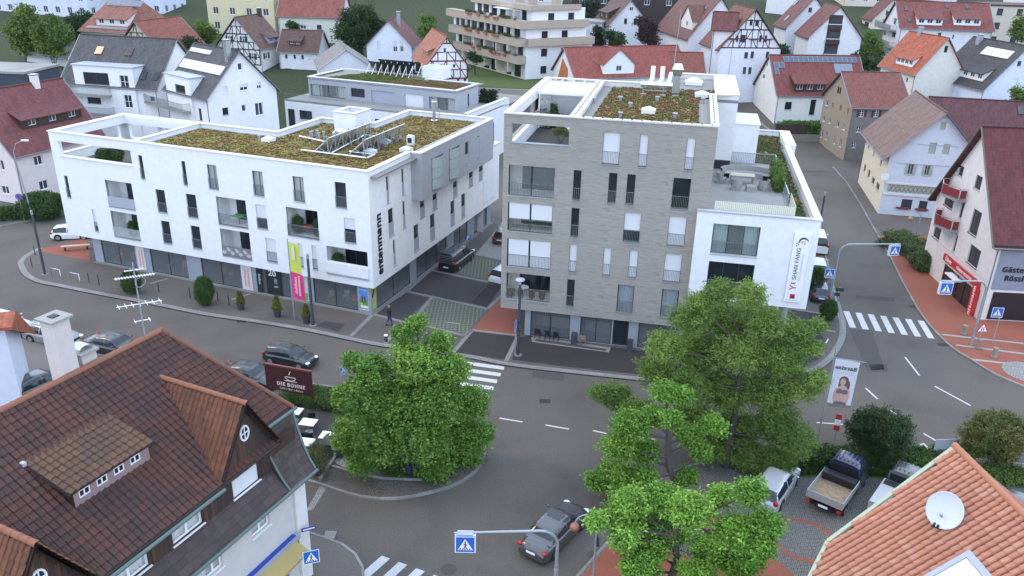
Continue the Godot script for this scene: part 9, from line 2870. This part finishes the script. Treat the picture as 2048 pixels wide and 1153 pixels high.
	for x: float in [-1.0,0.95]:
		bx(wb,"leg",M.black,I3,x,0,-0.18,x+0.08,0.4,0.18)
	# bollards, bicycle stands
	for i in 11:
		var q: Array=[[103,556,1.0],[142,565,1.0],[177,568,0],[197,572,0],[244,574,0],[318,586,0],[380,597,0],[436,606,0],[457,612,0],[62,537,0],[70,510,0]][i]
		var at:=[Vector3(-41.543,0,-67.552),Vector3(-39.364,0,-66.64),Vector3(-37.642,0,-66.404),Vector3(-36.567,0,-66.016),Vector3(-34.487,0,-65.92),Vector3(-30.719,0,-64.712),Vector3(-27.647,0,-63.716),Vector3(-25.007,0,-63.035),Vector3(-23.855,0,-62.383),Vector3(-44.517,0,-69.668),Vector3(-45.966,0,-72.816)][i] as Vector3
		if i<2:
			var T:=thing("bicycle_stand",["steel hoop bicycle stand nearest the dark lamp column","steel hoop bicycle stand second from the dark lamp column"][i],"bicycle stand",at+Vector3(0,0.1,0),-20,"bicycle stands on the corner")
			var g:=Geo.new()
			g.tube([Vector3(0,0,0),Vector3(0,0.85,0),Vector3(1.05,0.85,0),Vector3(1.05,0,0)],[0.035,0.035,0.035,0.035],6)
			gp(T,"hoop",g,M.chrome)
		else:
			var T:=thing("bollard",["","","slim dark bollard first right of the bicycle stands","slim dark bollard second right of the bicycle stands","slim dark bollard just left of the left column shrub","slim dark bollard just right of the left column shrub","slim dark bollard midway between the two column shrubs","slim dark bollard just right of the right column shrub","slim dark bollard second right of the right column shrub","slim dark bollard on the rounded corner kerb","slim dark bollard at the far side of the rounded corner"][i],"bollard",at+Vector3(0,0.1,0),0,"slim bollards along the kerb")
			var g:=Geo.new()
			g.cyl(Vector3.ZERO,Vector3(0,0.95,0),0.045)
			gp(T,"post",g,M.pole_dark)
	for q: Array in [[Vector3(37.08,0,-60.157),"stone bollard nearest the red shop sign"],[Vector3(37.027,0,-57.676),"stone bollard beside the triangular sign"],[Vector3(37.46,0,-56.193),"stone bollard nearest the cobbled island"]]:
		var T:=thing("stone_bollard",q[1],"bollard",q[0]+Vector3(0,0.1,0),0,"stone bollards on the red paving")
		var g:=Geo.new()
		g.lathe(Vector3.ZERO,[[0.22,0.0],[0.24,0.12],[0.2,0.2],[0.19,0.7],[0.22,0.76],[0.2,0.85],[0.0,0.9]])
		gp(T,"stone",g,plaster(0.26,0.22,0.19))
	var bl:=thing("bollard_light","short bollard light with a pale cap at the pavement edge","bollard",Vector3(-9.679,0,-56.373)+Vector3(0,0.1,0))
	var bg:=Geo.new()
	bg.cyl(Vector3.ZERO,Vector3(0,0.5,0),0.13)
	gp(bl,"post",bg,M.pole_dark)
	var bc:=Geo.new()
	bc.cyl(Vector3(0,0.5,0),Vector3(0,0.58,0),0.15)
	gp(bl,"cap",bc,M.white_paint)
	var hr:=thing("barrier_rail","low steel barrier hoop at the edge of the grass pavers","railing",Vector3(-5.257,0,-58.278)+Vector3(0,0.1,0),-14)
	var hg:=Geo.new()
	hg.tube([Vector3(0,0,0),Vector3(0,0.9,0),Vector3(1.2,0.9,0),Vector3(1.2,0,0)],[0.03,0.03,0.03,0.03],6)
	gp(hr,"hoop",hg,M.pole)
	# in front of the brick building
	var k:=0
	for p: Vector3 in [Vector3(2.117,0,-57.706),Vector3(2.902,0,-57.486),Vector3(3.564,0,-57.261)]:
		chair(["dark chair nearest the left pier of the brick building","middle dark chair in front of the brick building window","right dark chair in front of the brick building window"][k],p+Vector3(0,0.1,0),-12+180,M.black,"dark chairs before the brick building")
		k+=1
	for q: Array in [[Vector3(4.954,0,-56.819),"square dark planter left of the wooden chair"],[Vector3(9.176,0,-55.866),"square dark planter beside the brick building door"]]:
		var T:=thing("square_planter",q[1],"planter",q[0]+Vector3(0,0.1,0),-12,"square planters before the brick building")
		bx(T,"planter_box",M.planter,I3,-0.22,0,-0.22,0.22,0.9,0.22)
		bx(T,"planter_soil",M.soil,I3,-0.19,0.9,-0.19,0.19,0.92,0.19)
	chair("wooden chair between the dark planter and the shop window",Vector3(5.615,0,-56.77)+Vector3(0,0.1,0),168,M.wood,"")
	person_walking(Vector3(-9.826,0,-59.209)+Vector3(0,0.1,0),120)
	# things on the shop house
	terrace_things()

func terrace_things()->void:
	# wicker suite on the white block's terrace
	var base:=Vector3(-0.862,11.42,-58.153)
	var b:=Basis(Vector3.UP,deg_to_rad(-11.6))
	var wick:=flat(0.30,0.29,0.28,0.85)
	var at:=func(u: float,v: float)->Vector3: return base+b*Vector3(u,0,-v)
	var T:=thing("terrace_table","pale wooden table on the restaurant roof terrace","table",at.call(17.6,9.2),-11.6)
	bx(T,"table_top",flat(0.5,0.43,0.33),I3,-0.95,0.7,-0.5,0.95,0.75,0.5)
	for q: Array in [[-0.85,-0.4],[0.85,-0.4],[-0.85,0.4],[0.85,0.4]]: bx(T,"leg",wick,I3,q[0]-0.04,0,q[1]-0.04,q[0]+0.04,0.7,q[1]+0.04)
	for q: Array in [[16.0,9.0,80.0,"wicker armchair left of the terrace table"],[17.1,7.3,175.0,"wicker stool chair in front of the terrace table"],[18.2,7.2,185.0,"wicker cube seat in front of the terrace table"],[19.2,7.6,215.0,"wicker armchair right of the terrace table"]]:
		var C:=thing("wicker_chair",q[3],"armchair",at.call(q[0],q[1]),q[2]-11.6,"wicker seats on the roof terrace")
		bx(C,"seat",wick,I3,-0.34,0,-0.34,0.34,0.42,0.34)
		if not q[3].contains("cube"):
			var g:=Geo.new()
			for k in 8:
				var a0:=PI*0.9+PI*1.2*k/8; var a1:=PI*0.9+PI*1.2*(k+1)/8
				g.quad(Vector3(0.4*cos(a1),0.2,0.4*sin(a1)),Vector3(0.4*cos(a0),0.2,0.4*sin(a0)),Vector3(0.44*cos(a0),0.85,0.44*sin(a0)),Vector3(0.44*cos(a1),0.85,0.44*sin(a1)))
				g.quad(Vector3(0.34*cos(a0),0.2,0.34*sin(a0)),Vector3(0.34*cos(a1),0.2,0.34*sin(a1)),Vector3(0.38*cos(a1),0.85,0.38*sin(a1)),Vector3(0.38*cos(a0),0.85,0.38*sin(a0)))
				g.quad(Vector3(0.44*cos(a1),0.85,0.44*sin(a1)),Vector3(0.44*cos(a0),0.85,0.44*sin(a0)),Vector3(0.38*cos(a0),0.85,0.38*sin(a0)),Vector3(0.38*cos(a1),0.85,0.38*sin(a1)))
			gp(C,"backrest",g,wick)
	var S:=thing("wicker_sofa","long curved wicker sofa behind the terrace table","sofa",at.call(18.0,10.6),-11.6)
	var g:=Geo.new(); var s:=Geo.new()
	for k in 14:
		var a0:=-0.15+(PI+0.3)*k/14; var a1:=-0.15+(PI+0.3)*(k+1)/14
		var p:=func(a: float,r: float,y: float)->Vector3: return Vector3((r+0.6)*cos(a),y,-r*sin(a)*0.9)
		g.quad(p.call(a0,1.45,0),p.call(a1,1.45,0),p.call(a1,1.5,0.85),p.call(a0,1.5,0.85))
		g.quad(p.call(a1,1.3,0.4),p.call(a0,1.3,0.4),p.call(a0,1.38,0.85),p.call(a1,1.38,0.85))
		g.quad(p.call(a0,1.5,0.85),p.call(a1,1.5,0.85),p.call(a1,1.38,0.85),p.call(a0,1.38,0.85))
		s.quad(p.call(a0,0.75,0.42),p.call(a0,1.34,0.42),p.call(a1,1.34,0.42),p.call(a1,0.75,0.42))
		s.quad(p.call(a0,0.75,0),p.call(a0,0.75,0.42),p.call(a1,0.75,0.42),p.call(a1,0.75,0))
	gp(S,"backrest",g,wick)
	gp(S,"seat",s,flat(0.36,0.35,0.34,0.9))
	shrub("bamboo_planter","row of tall bamboo along the terrace edge of the restaurant block","plant",at.call(20.3,9.5),Vector3(0.6,1.5,4.4),{count=1300,seed=91,kind=2,leaf=0.2,stems=12,yaw=-11.6,colours=[Color(0.09,0.16,0.03),Color(0.12,0.19,0.04),Color(0.07,0.13,0.02)]})
	shrub("terrace_bush","green hedge plants behind the glass screen on the brick roof terrace","plant",base+Vector3(0,3.1,0)+b*Vector3(1.3,0,-11.6),Vector3(1.2,1.6,2.2),{count=800,seed=92,leaf=0.16,yaw=-11.6})
	var ol:=at.call(3.9,1.2)+Vector3(0,3.1,0) as Vector3
	tree("olive_tree","small olive tree on the brick building's corner terrace",ol,[[-0.25,1.75,0.0,0.38],[0.3,1.9,0.1,0.36],[0.05,2.1,-0.1,0.3],[0.45,1.6,0.0,0.24]],[Vector3(0,0,0),Vector3(0.03,0.7,0),Vector3(0,1.3,0)],{r=0.05,seed=93,density=900.0,leaf=0.09,colours=[Color(0.13,0.15,0.05),Color(0.16,0.17,0.06)],twigs=false})
	var P:=thing("terrace_lounger","white lounger on the brick building's corner terrace","lounger",at.call(2.6,1.1)+Vector3(0,3.1,0),-11.6)
	bx(P,"cushion",M.white_paint,I3,-0.7,0.32,-0.3,0.7,0.42,0.3)
	bx(P,"frame",M.rail,I3,-0.72,0.24,-0.32,0.72,0.32,0.32)
	for q: Array in [[-0.6,-0.25],[0.6,-0.25],[-0.6,0.25],[0.6,0.25]]: bx(P,"leg",M.rail,I3,q[0]-0.03,0,q[1]-0.03,q[0]+0.03,0.24,q[1]+0.03)
	var D:=thing("terrace_sofa","white lounge sofa and dark table under the pergola of the brick roof terrace","sofa",at.call(3.6,9.0)+Vector3(0,3.1,0),-11.6)
	bx(D,"seat",M.white_paint,I3,-0.9,0.3,-0.4,0.9,0.48,0.4)
	bx(D,"base",M.frame_dark,I3,-0.9,0,-0.4,0.9,0.3,0.4)
	bx(D,"backrest",M.white_paint,I3,-0.9,0.48,-0.4,0.9,0.85,-0.22)
	# left roof terrace of the white building
	var wb:=Vector3(-11.244,9.4,-60.645); var wbb:=Basis(Vector3.UP,deg_to_rad(-20.117))
	var L:=thing("patio_table","slatted wooden patio table on the white building's open roof terrace","table",wb+wbb*Vector3(-24.9,0,-3.4),-20)
	for k in 7: bx(L,"table_slat",flat(0.33,0.29,0.25),I3,-1.05,0.7,-0.55+k*0.16,1.05,0.74,-0.42+k*0.16)
	for q: Array in [[-0.9,-0.45],[0.9,-0.45],[-0.9,0.45],[0.9,0.45]]: bx(L,"leg",flat(0.2,0.17,0.14),I3,q[0]-0.04,0,q[1]-0.04,q[0]+0.04,0.7,q[1]+0.04)
	for q: Array in [[-28.6,-2.0],[-27.9,-2.6]]:
		shrub("patio_bush","round potted bush in the corner of the open roof terrace, "+("left one" if q[0]<-28 else "right one"),"plant",wb+wbb*Vector3(q[0],0,q[1]),Vector3(1.3,1.4,1.3),{count=700,seed=int(-q[0]),round=true,leaf=0.13,group="potted bushes on the roof terrace",colours=[Color(0.05,0.09,0.02),Color(0.07,0.11,0.03)]})
	# balcony furniture seen through the railings
	for q: Array in [[-13.3,6.15,0.09,0.35,0.04],[-6.4,6.18,0.4,0.09,0.05]]:
		var B:=thing("balcony_table","green table on the left balcony of the white front" if q[2]<0.2 else "orange-red table on the right balcony of the white front","table",Vector3(-11.244,q[1],-60.645)+wbb*Vector3(q[0],0,-0.8),-20)
		bx(B,"table_top",flat(q[2],q[3],q[4]),I3,-0.5,0.7,-0.4,0.5,0.74,0.4)
		bx(B,"leg",M.rail,I3,-0.04,0,-0.04,0.04,0.7,0.04)
	for q: Array in [[-7.3,6.18,"leafy pot plant at the left of the right balcony"],[-5.3,6.18,"leafy pot plant at the right of the right balcony"],[-3.6,3.5,"leafy pot plant on the low corner balcony"],[-25.2,3.28,"reddish pot plant behind the glass balcony"]]:
		shrub("balcony_plant",q[2],"plant",Vector3(-11.244,q[1],-60.645)+wbb*Vector3(q[0],0,-0.7),Vector3(0.8,1.5,0.7),{count=380,seed=int(-q[0]*7),round=true,leaf=0.13,stems=3})
	var bt:=thing("balcony_table","small round white table on the lowest brick balcony","table",Vector3(-0.862,3.3,-58.153)+b*Vector3(1.6,0,-0.8),0)
	var tg:=Geo.new()
	tg.cyl(Vector3(0,0.72,0),Vector3(0,0.75,0),0.45,-1,18)
	gp(bt,"table_top",tg,M.white_paint)
	var tl:=Geo.new()
	tl.cyl(Vector3(0,0,0),Vector3(0,0.72,0),0.035)
	gp(bt,"leg",tl,M.rail)
	for q: Array in [[0.8,0.3,"leftmost"],[1.5,0.25,"second"],[2.4,0.3,"third"],[3.2,0.25,"rightmost"]]:
		shrub("balcony_pot","potted flowers on the lowest brick balcony, "+q[2]+" from the left","plant",Vector3(-0.862,3.3,-58.153)+b*Vector3(q[0],0,-0.35),Vector3(0.45,0.8,0.35),{count=160,seed=int(q[0]*10),round=true,leaf=0.08,stems=2,group="pots on the lowest brick balcony",colours=[Color(0.06,0.11,0.02),Color(0.3,0.06,0.03),Color(0.08,0.13,0.02)]})
	# display furniture inside the shops
	rng.seed=5
	var cols:=[[0.45,0.12,0.03],[0.3,0.12,0.05],[0.12,0.3,0.32],[0.5,0.32,0.08],[0.4,0.4,0.38]]
	var kk:=0
	for u: float in [-28.4,-27.2,-22.6,-21.2,-20.2,-16.9,-15.6,-14.4,-5.2,-4.0,-2.8]:
		var c: Array=cols[kk % 5]
		chair(["orange chair","brown chair","teal chair","yellow chair","grey chair"][kk % 5]+" on show in the "+["leftmost","leftmost","second","second","second","third","third","third","corner","corner","corner"][kk]+" shop window, "+["left","right","left","middle","right","left","middle","right","left","middle","right"][kk]+" one",wb-Vector3(0,9.3,0)+wbb*Vector3(u,0,-1.6-0.5*(kk % 2)),-20.0+rng.randf_range(-40,40),flat(c[0],c[1],c[2]),"chairs on show in the shop windows")
		kk+=1

# ---------------------------------------------------------------- extras on single houses
func dress(H: Node3D,d: Dictionary)->void:
	var L: float=d.L; var W: float=d.W
	var FW:=fr(Vector3(-L/2,0,0),Vector3(0,0,1))
	var FS:=fr(Vector3(0,0,W/2),Vector3(1,0,0))
	match d.key:
		"intern":
			var shop:=Geo.new()
			bx(H,"shop_glass",M.glass,FW,-1.3,0.1,0.01,4.4,2.2,0.04)
			for k in 5: bx(H,"shop_mullion",M.timber_brown,FW,-1.35+k*1.4,0.05,0.041,-1.22+k*1.4,2.25,0.09)
			bx(H,"shop_awning",M.white_paint,FW,0.2,1.9,0.05,2.4,2.0,0.7)
			var b1:=bx(H,"red_sign_band",M.red_paint,FW,-1.7,2.55,0.05,5.4,3.15,0.25)
			wall_text(b1,"lettering","Über",I3,Vector3(-2.4,0,0.105),0.38,M.white_paint,0,1.1,false,0.02,true)
			wall_text(b1,"lettering","TÜREN FENSTER",I3,Vector3(0.8,0,0.105),0.26,M.white_paint,0,1.1,false,0.02,true)
			var b2:=bx(H,"red_sign_pillar",M.red_paint,FW,4.75,0.02,0.05,5.6,2.548,0.32)
			wall_text(b2,"lettering","Internorm",I3,Vector3(-0.02,0,0.14),0.4,M.white_paint,PI/2,1.05,false,0.02,true)
			var blue: Material=plaster(0.24,0.26,0.33)
			bx(H,"grey_front",blue,FS,-L/2+0.4,2.9,0.01,L/2,6.9,0.03)
			bx(H,"shop_glass",M.glass,FS,-L/2+0.7,0.2,0.01,L/2,2.7,0.06)
			bx(H,"dark_eave",M.timber_brown,FS,-L/2-0.4,6.6,0.04,L/2,7.0,0.5)
			wall_text(H,"lettering","Gästehaus",FS,Vector3(-5.0,4.75,0.06),0.46,M.black,0,1.0,false,0.06,true)
			wall_text(H,"lettering","Rössle",FS,Vector3(-5.3,4.0,0.06),0.46,M.black,0,1.0,false,0.06,true)
			bx(H,"wall_band",plaster(0.62,0.58,0.57),FW,-6.0,3.5,0.004,6.2,3.62,0.03)
			for y: float in [8.6,5.7]:
				var pb:=Geo.new()
				pb.prism([Vector2(-4.3,0.01),Vector2(-0.5,0.01),Vector2(-0.6,0.7),Vector2(-2.4,1.5),Vector2(-4.2,0.7)],y-0.16,y,true)
				var bal:=gp(H,"balcony",pb,M.concrete,FW)
				for q: Array in [[Vector3(-4.25,y,0.08),Vector3(-4.2,y,0.7)],[Vector3(-4.2,y,0.72),Vector3(-2.42,y,1.47)],[Vector3(-2.38,y,1.47),Vector3(-0.6,y,0.72)],[Vector3(-0.6,y,0.68),Vector3(-0.55,y,0.08)]]:
					var pn:=Geo.new()
					var dd: Vector3=q[1]-q[0]
					var e:=dd.normalized()
					pn.box((q[0]+q[1])/2+Vector3(0,0.5,0),Vector3(dd.length()-0.12,0.75,0.04),Basis(e,Vector3.UP,e.cross(Vector3.UP)))
					gp(bal,"balcony_panel",pn,flat(0.2,0.022,0.025,0.5))
					var rl:=Geo.new()
					rl.bar(q[0]+Vector3(0,1.0,0),q[1]+Vector3(0,1.0,0),0.05,0.05)
					rl.bar(q[0],q[0]+Vector3(0,1.0,0),0.05,0.05)
					rl.bar(q[1],q[1]+Vector3(0,1.0,0),0.05,0.05)
					gp(bal,"handrail",rl,M.chrome)
		"stripe1":
			bx(H,"boarded_strip",M.timber_brown,FW,-1.75,d.down,0.01,0.85,10.6,0.06)
			for y: float in [3.4,6.3,9.0]:
				bx(H,"strip_window",M.glass_mid,FW,-1.3,y,0.065,0.4,y+1.2,0.09)
				bx(H,"balcony_rail",M.frame_white,FW,-1.75,y-0.15,0.3,0.85,y-0.05,0.36)
				bx(H,"balcony_board",M.timber_brown,FW,-1.75,y-1.1,0.08,0.85,y-0.15,0.35)
		"red2":
			var g:=Geo.new()
			g.poly([Vector3(-3.2,3.4,0.03),Vector3(1.6,3.4,0.03),Vector3(1.6,6.2,0.03),Vector3(-0.9,7.7,0.03)])
			gp(H,"timber_panel",g,flat(0.42,0.15,0.05),FW)
			# cross gable towards the viewer
			dormer(H,d,["S",-5.4,0.2,4.6,1.6,"gable",1,"white"])
		"cream":
			for k in 11:
				var u:=-4.2+k*0.48
				for s: int in [0,1]:
					var g:=Geo.new()
					g.bar(Vector3(u+0.42*s,2.95,0.05),Vector3(u+0.42*(1-s),3.75,0.05),0.07,0.03,Vector3(0,0,1))
					gp(H,"lattice_bar",g,M.wood,FW)
			bx(H,"lattice_back",M.shut_pale,FW,-4.4,2.9,0.01,1.4,3.8,0.035)
			bx(H,"floor_moulding",M.offwhite,FW,-4.7,3.82,0.01,4.7,4.0,0.12)
			bx(H,"floor_moulding",M.offwhite,FW,-4.7,2.5,0.01,4.7,2.7,0.12)
			for y: float in [6.3,8.6]: bx(H,"floor_moulding",M.zinc,FW,-4.0+(y-6.3)*0.8,y,0.01,4.0-(y-6.3)*0.8,y+0.08,0.05)
			bx(H,"inn_sign",M.white_paint,FW,-5.4,4.3,0.4,-4.6,5.0,0.46)
			for u: float in [-3.0,-0.9]: bx(H,"flower_box",flat(0.2,0.03,0.06),FW,u,0.95,0.03,u+1.4,1.15,0.25)
		"bigfach":
			for u: float in [-4.2,-0.5,2.0]:
				bx(H,"flower_box",flat(0.12,0.04,0.03),FW,u,9.1,0.03,u+1.5,9.3,0.25)

func block(label: String,at: Vector3,yaw: float,s: Vector3,col: Array,cols: int,rows: int,roof: Material,win:="w")->Node3D:
	var B:=thing("flat_building",label,"building",at,yaw)
	for q: Array in [[fr(Vector3(-s.x/2,0,s.z/2),Vector3(1,0,0)),s.x],[fr(Vector3(s.x/2,0,s.z/2),Vector3(0,0,-1)),s.z],[fr(Vector3(-s.x/2,0,-s.z/2),Vector3(0,0,1)),s.z]]:
		var n:=maxi(1,int(cols*q[1]/s.x))
		var hl:=[]
		for j in rows:
			for i in n:
				var c: float=q[1]*(i+0.5)/n; var y:=s.y*(j+0.35)/rows
				hl.append([c-0.6,y,c+0.6,y+minf(1.4,s.y/rows*0.5)])
		wall(B,"wall",q[0],rect(0,-4,q[1],s.y),hl,plaster(col[0],col[1],col[2]),0.14)
		for w: Array in hl: window(B,q[0],w[0],w[1],w[2],w[3],style(win,1.2))
	bx(B,"roof",roof,I3,-s.x/2-0.2,s.y+0.002,-s.z/2-0.2,s.x/2+0.2,s.y+0.35,s.z/2+0.2)
	return B

func background()->void:
	for d: Dictionary in houses():
		var H:=house(d)
		dress(H,d)
	block("low dark grey flat-roofed building behind the pale pink house",Vector3(-83.0,3.0,-133.0),-4,Vector3(14,5.2,9),[0.05,0.06,0.085],1,1,M.concrete,"b")
	block("white block of flats with balconies at the top left edge",Vector3(-108,10.5,-200.0),-14,Vector3(26,11,11),[0.62,0.66,0.74],8,4,M.zinc)
	block("pale blue block of flats left of the solar roof",Vector3(-88,10.8,-204.0),-10,Vector3(13,11,10),[0.60,0.66,0.78],4,4,M.zinc)
	block("yellow house with a brown timber oriel at the top edge",Vector3(-58.5,9.0,-186),-8,Vector3(15,9,9),[0.62,0.55,0.36],4,3,M.zinc)
	block("white garage box with flat roof beside the terraced flats",Vector3(15.0,9.4,-176),-20,Vector3(6,4.5,6),[0.66,0.68,0.74],1,1,M.concrete,"b")
	block("dark boarded building at the top edge above the white gable",Vector3(24,11,-196),-4,Vector3(24,8,8),[0.05,0.035,0.035],5,2,M.zinc)
	block("dark flat building above the long white house at the top right",Vector3(106,10.0,-186),-5,Vector3(12,8.5,9),[0.55,0.5,0.42],3,3,rooftile(0.10,0.05,0.045),"o")
	rng.seed=44
	var tints:=[[0.2,0.06,0.045],[0.14,0.07,0.055],[0.24,0.08,0.05],[0.12,0.055,0.05]]
	var walls:=[[0.70,0.70,0.72],[0.66,0.6,0.5],[0.62,0.64,0.7]]
	var place:=["far left","left of the yellow house","above the red-brown roofs","above the wide red roof","above the terraced flats","right of the terraced flats","above the white gable","above the boarded building","above the half-timbered gable","above the striped gable","above the long white house","at the far right","at the right end"]
	for i in 13:
		var x:=-125.0+i*21.5
		var z:=-219.0-(i % 3)*9.0
		var L:=12.0+(i*7 % 5); var W:=9.0
		var w:=[]
		for k in 3:
			w.append(["S",-L/2+1.6+k*3.4,3.2,-L/2+2.8+k*3.4,4.5,"w"])
			w.append(["S",-L/2+1.6+k*3.4,0.6,-L/2+2.8+k*3.4,1.9,"w"])
		house({called="house",label="distant tiled house in the last row at the top edge, "+place[i],x=x,z=z,yaw=rng.randf_range(-25,25)+(90.0 if i % 4==1 else 0.0),L=L,W=W,he=5.6,hr=10.2,b=rise(z),down=-3.0,wall=walls[i % 3],roof=tints[i % 4],win=w,chim=[[L*0.2,0.8,0.8,0.7,"bluegrey"]]})
	# low wall under the hedge of the solar house, flag on its dormer
	var sw:=thing("garden_wall","low grey garden wall below the clipped hedge on the bend","wall",Vector3(46.5,0.6,-127.2),0)
	bx(sw,"wall",plaster(0.22,0.2,0.18),I3,-6.0,-0.8,-0.2,5.0,1.4,0.2)
	bx(sw,"wall_return",plaster(0.22,0.2,0.18),I3,-6.2,-0.8,-9.0,-5.8,1.5,-0.201)
	bx(sw,"timber_fence",M.wood_dark,I3,-5.9,1.4,-0.1,-1.0,2.9,0.0)
	var fl:=thing("national_flag","black, red and gold flag with an eagle hung below the dormer of the solar house","flag",Vector3(49.7,3.35,-140.9),5.3)
	var z:=2.75
	for k in 3:
		bx(fl,"flag_stripe",[flat(0.03,0.03,0.06),flat(0.5,0.03,0.08),flat(0.7,0.42,0.02)][k],I3,-2.75,5.0-k*0.55,z,0.2,5.55-k*0.55-0.002,z+0.03)
	var eg:=Geo.new()
	eg.ball(Vector3(-1.3,4.72,z+0.04),Vector3(0.25,0.3,0.01),Basis(),5)
	eg.bar(Vector3(-1.75,4.9,z+0.04),Vector3(-0.85,4.9,z+0.04),0.16,0.01,Vector3(0,0,1))
	gp(fl,"eagle",eg,M.black)

func _ready()->void:
	# camera: on the tower, 29 m up, looking down 23 degrees
	var cam:=Camera3D.new()
	cam.name="camera"
	cam.fov=39.0
	cam.near=0.5
	cam.far=900
	var p:=deg_to_rad(23.16); var r:=deg_to_rad(1.407)
	var fw:=Vector3(0,-sin(p),-cos(p)); var up:=Vector3(0,cos(p),-sin(p)); var rt:=Vector3(1,0,0)
	cam_xf=Transform3D(Basis(rt*cos(r)+up*sin(r),up*cos(r)-rt*sin(r),-fw),Vector3(0,29,0))
	cam.transform=cam_xf
	add_child(cam)
	cam.current=true
	var we:=WorldEnvironment.new()
	we.name="environment"
	var env:=Environment.new()
	env.background_mode=Environment.BG_SKY
	var sky:=Sky.new()
	var sm:=ProceduralSkyMaterial.new()
	sm.sky_top_color=Color(0.70,0.77,0.87)
	sm.sky_horizon_color=Color(0.84,0.87,0.91)
	sm.sky_curve=0.18
	sm.ground_bottom_color=Color(0.30,0.29,0.28)
	sm.ground_horizon_color=Color(0.62,0.64,0.67)
	sm.sky_energy_multiplier=1.76
	sky.sky_material=sm
	env.sky=sky
	env.tonemap_mode=Environment.TONE_MAPPER_LINEAR
	env.tonemap_exposure=1.0
	env.ambient_light_source=Environment.AMBIENT_SOURCE_SKY
	env.sdfgi_enabled=true
	env.ssao_enabled=true
	env.ssil_enabled=true
	env.fog_enabled=true
	env.fog_density=0.00004
	env.fog_light_color=Color(0.78,0.84,0.93)
	we.environment=env
	add_child(we)
	var sun:=DirectionalLight3D.new()
	sun.name="sun"
	sun.light_energy=0.35
	sun.light_angular_distance=14.0
	sun.light_color=Color(1.0,0.88,0.74)
	sun.shadow_enabled=true
	add_child(sun)
	sun.look_at_from_position(Vector3(-60,62,-8),Vector3.ZERO)

	make_materials()
	M.tint=flat(1,1,1,0.85)
	M.tint.vertex_color_use_as_albedo=true
	M.leafy=flat(1,1,1,0.75)
	M.leafy.vertex_color_use_as_albedo=true
	M.leafy.backlight_enabled=true
	M.leafy.backlight=Color(0.25,0.32,0.1)
	M.bark_grey=flat(0.10,0.09,0.085,0.95)
	M.shut_green=flat(0.02,0.05,0.045)
	M.shut_brown=flat(0.08,0.03,0.022)
	M.shut_pale=flat(0.36,0.38,0.33)
	M.shut_orange=flat(0.32,0.12,0.03)
	M.verge_wood=flat(0.13,0.12,0.09)
	M.pane_shop=flat(0.3,0.33,0.36,0.03)
	M.pane_shop.albedo_color.a=0.2
	M.pane_shop.transparency=BaseMaterial3D.TRANSPARENCY_ALPHA
	ground()
	white_building()
	brick_building()
	penthouse()
	terraced_flats()
	corner_house()
	right_roof_house()
	edge_house()
	background()
	plants()
	vehicles()
	street()
	satellite_dish()
	aerial(Vector3(-9.519,0,-30.571)+Basis(Vector3.UP,deg_to_rad(65.5))*Vector3(-1.17,12.2,-6.95),65.5)
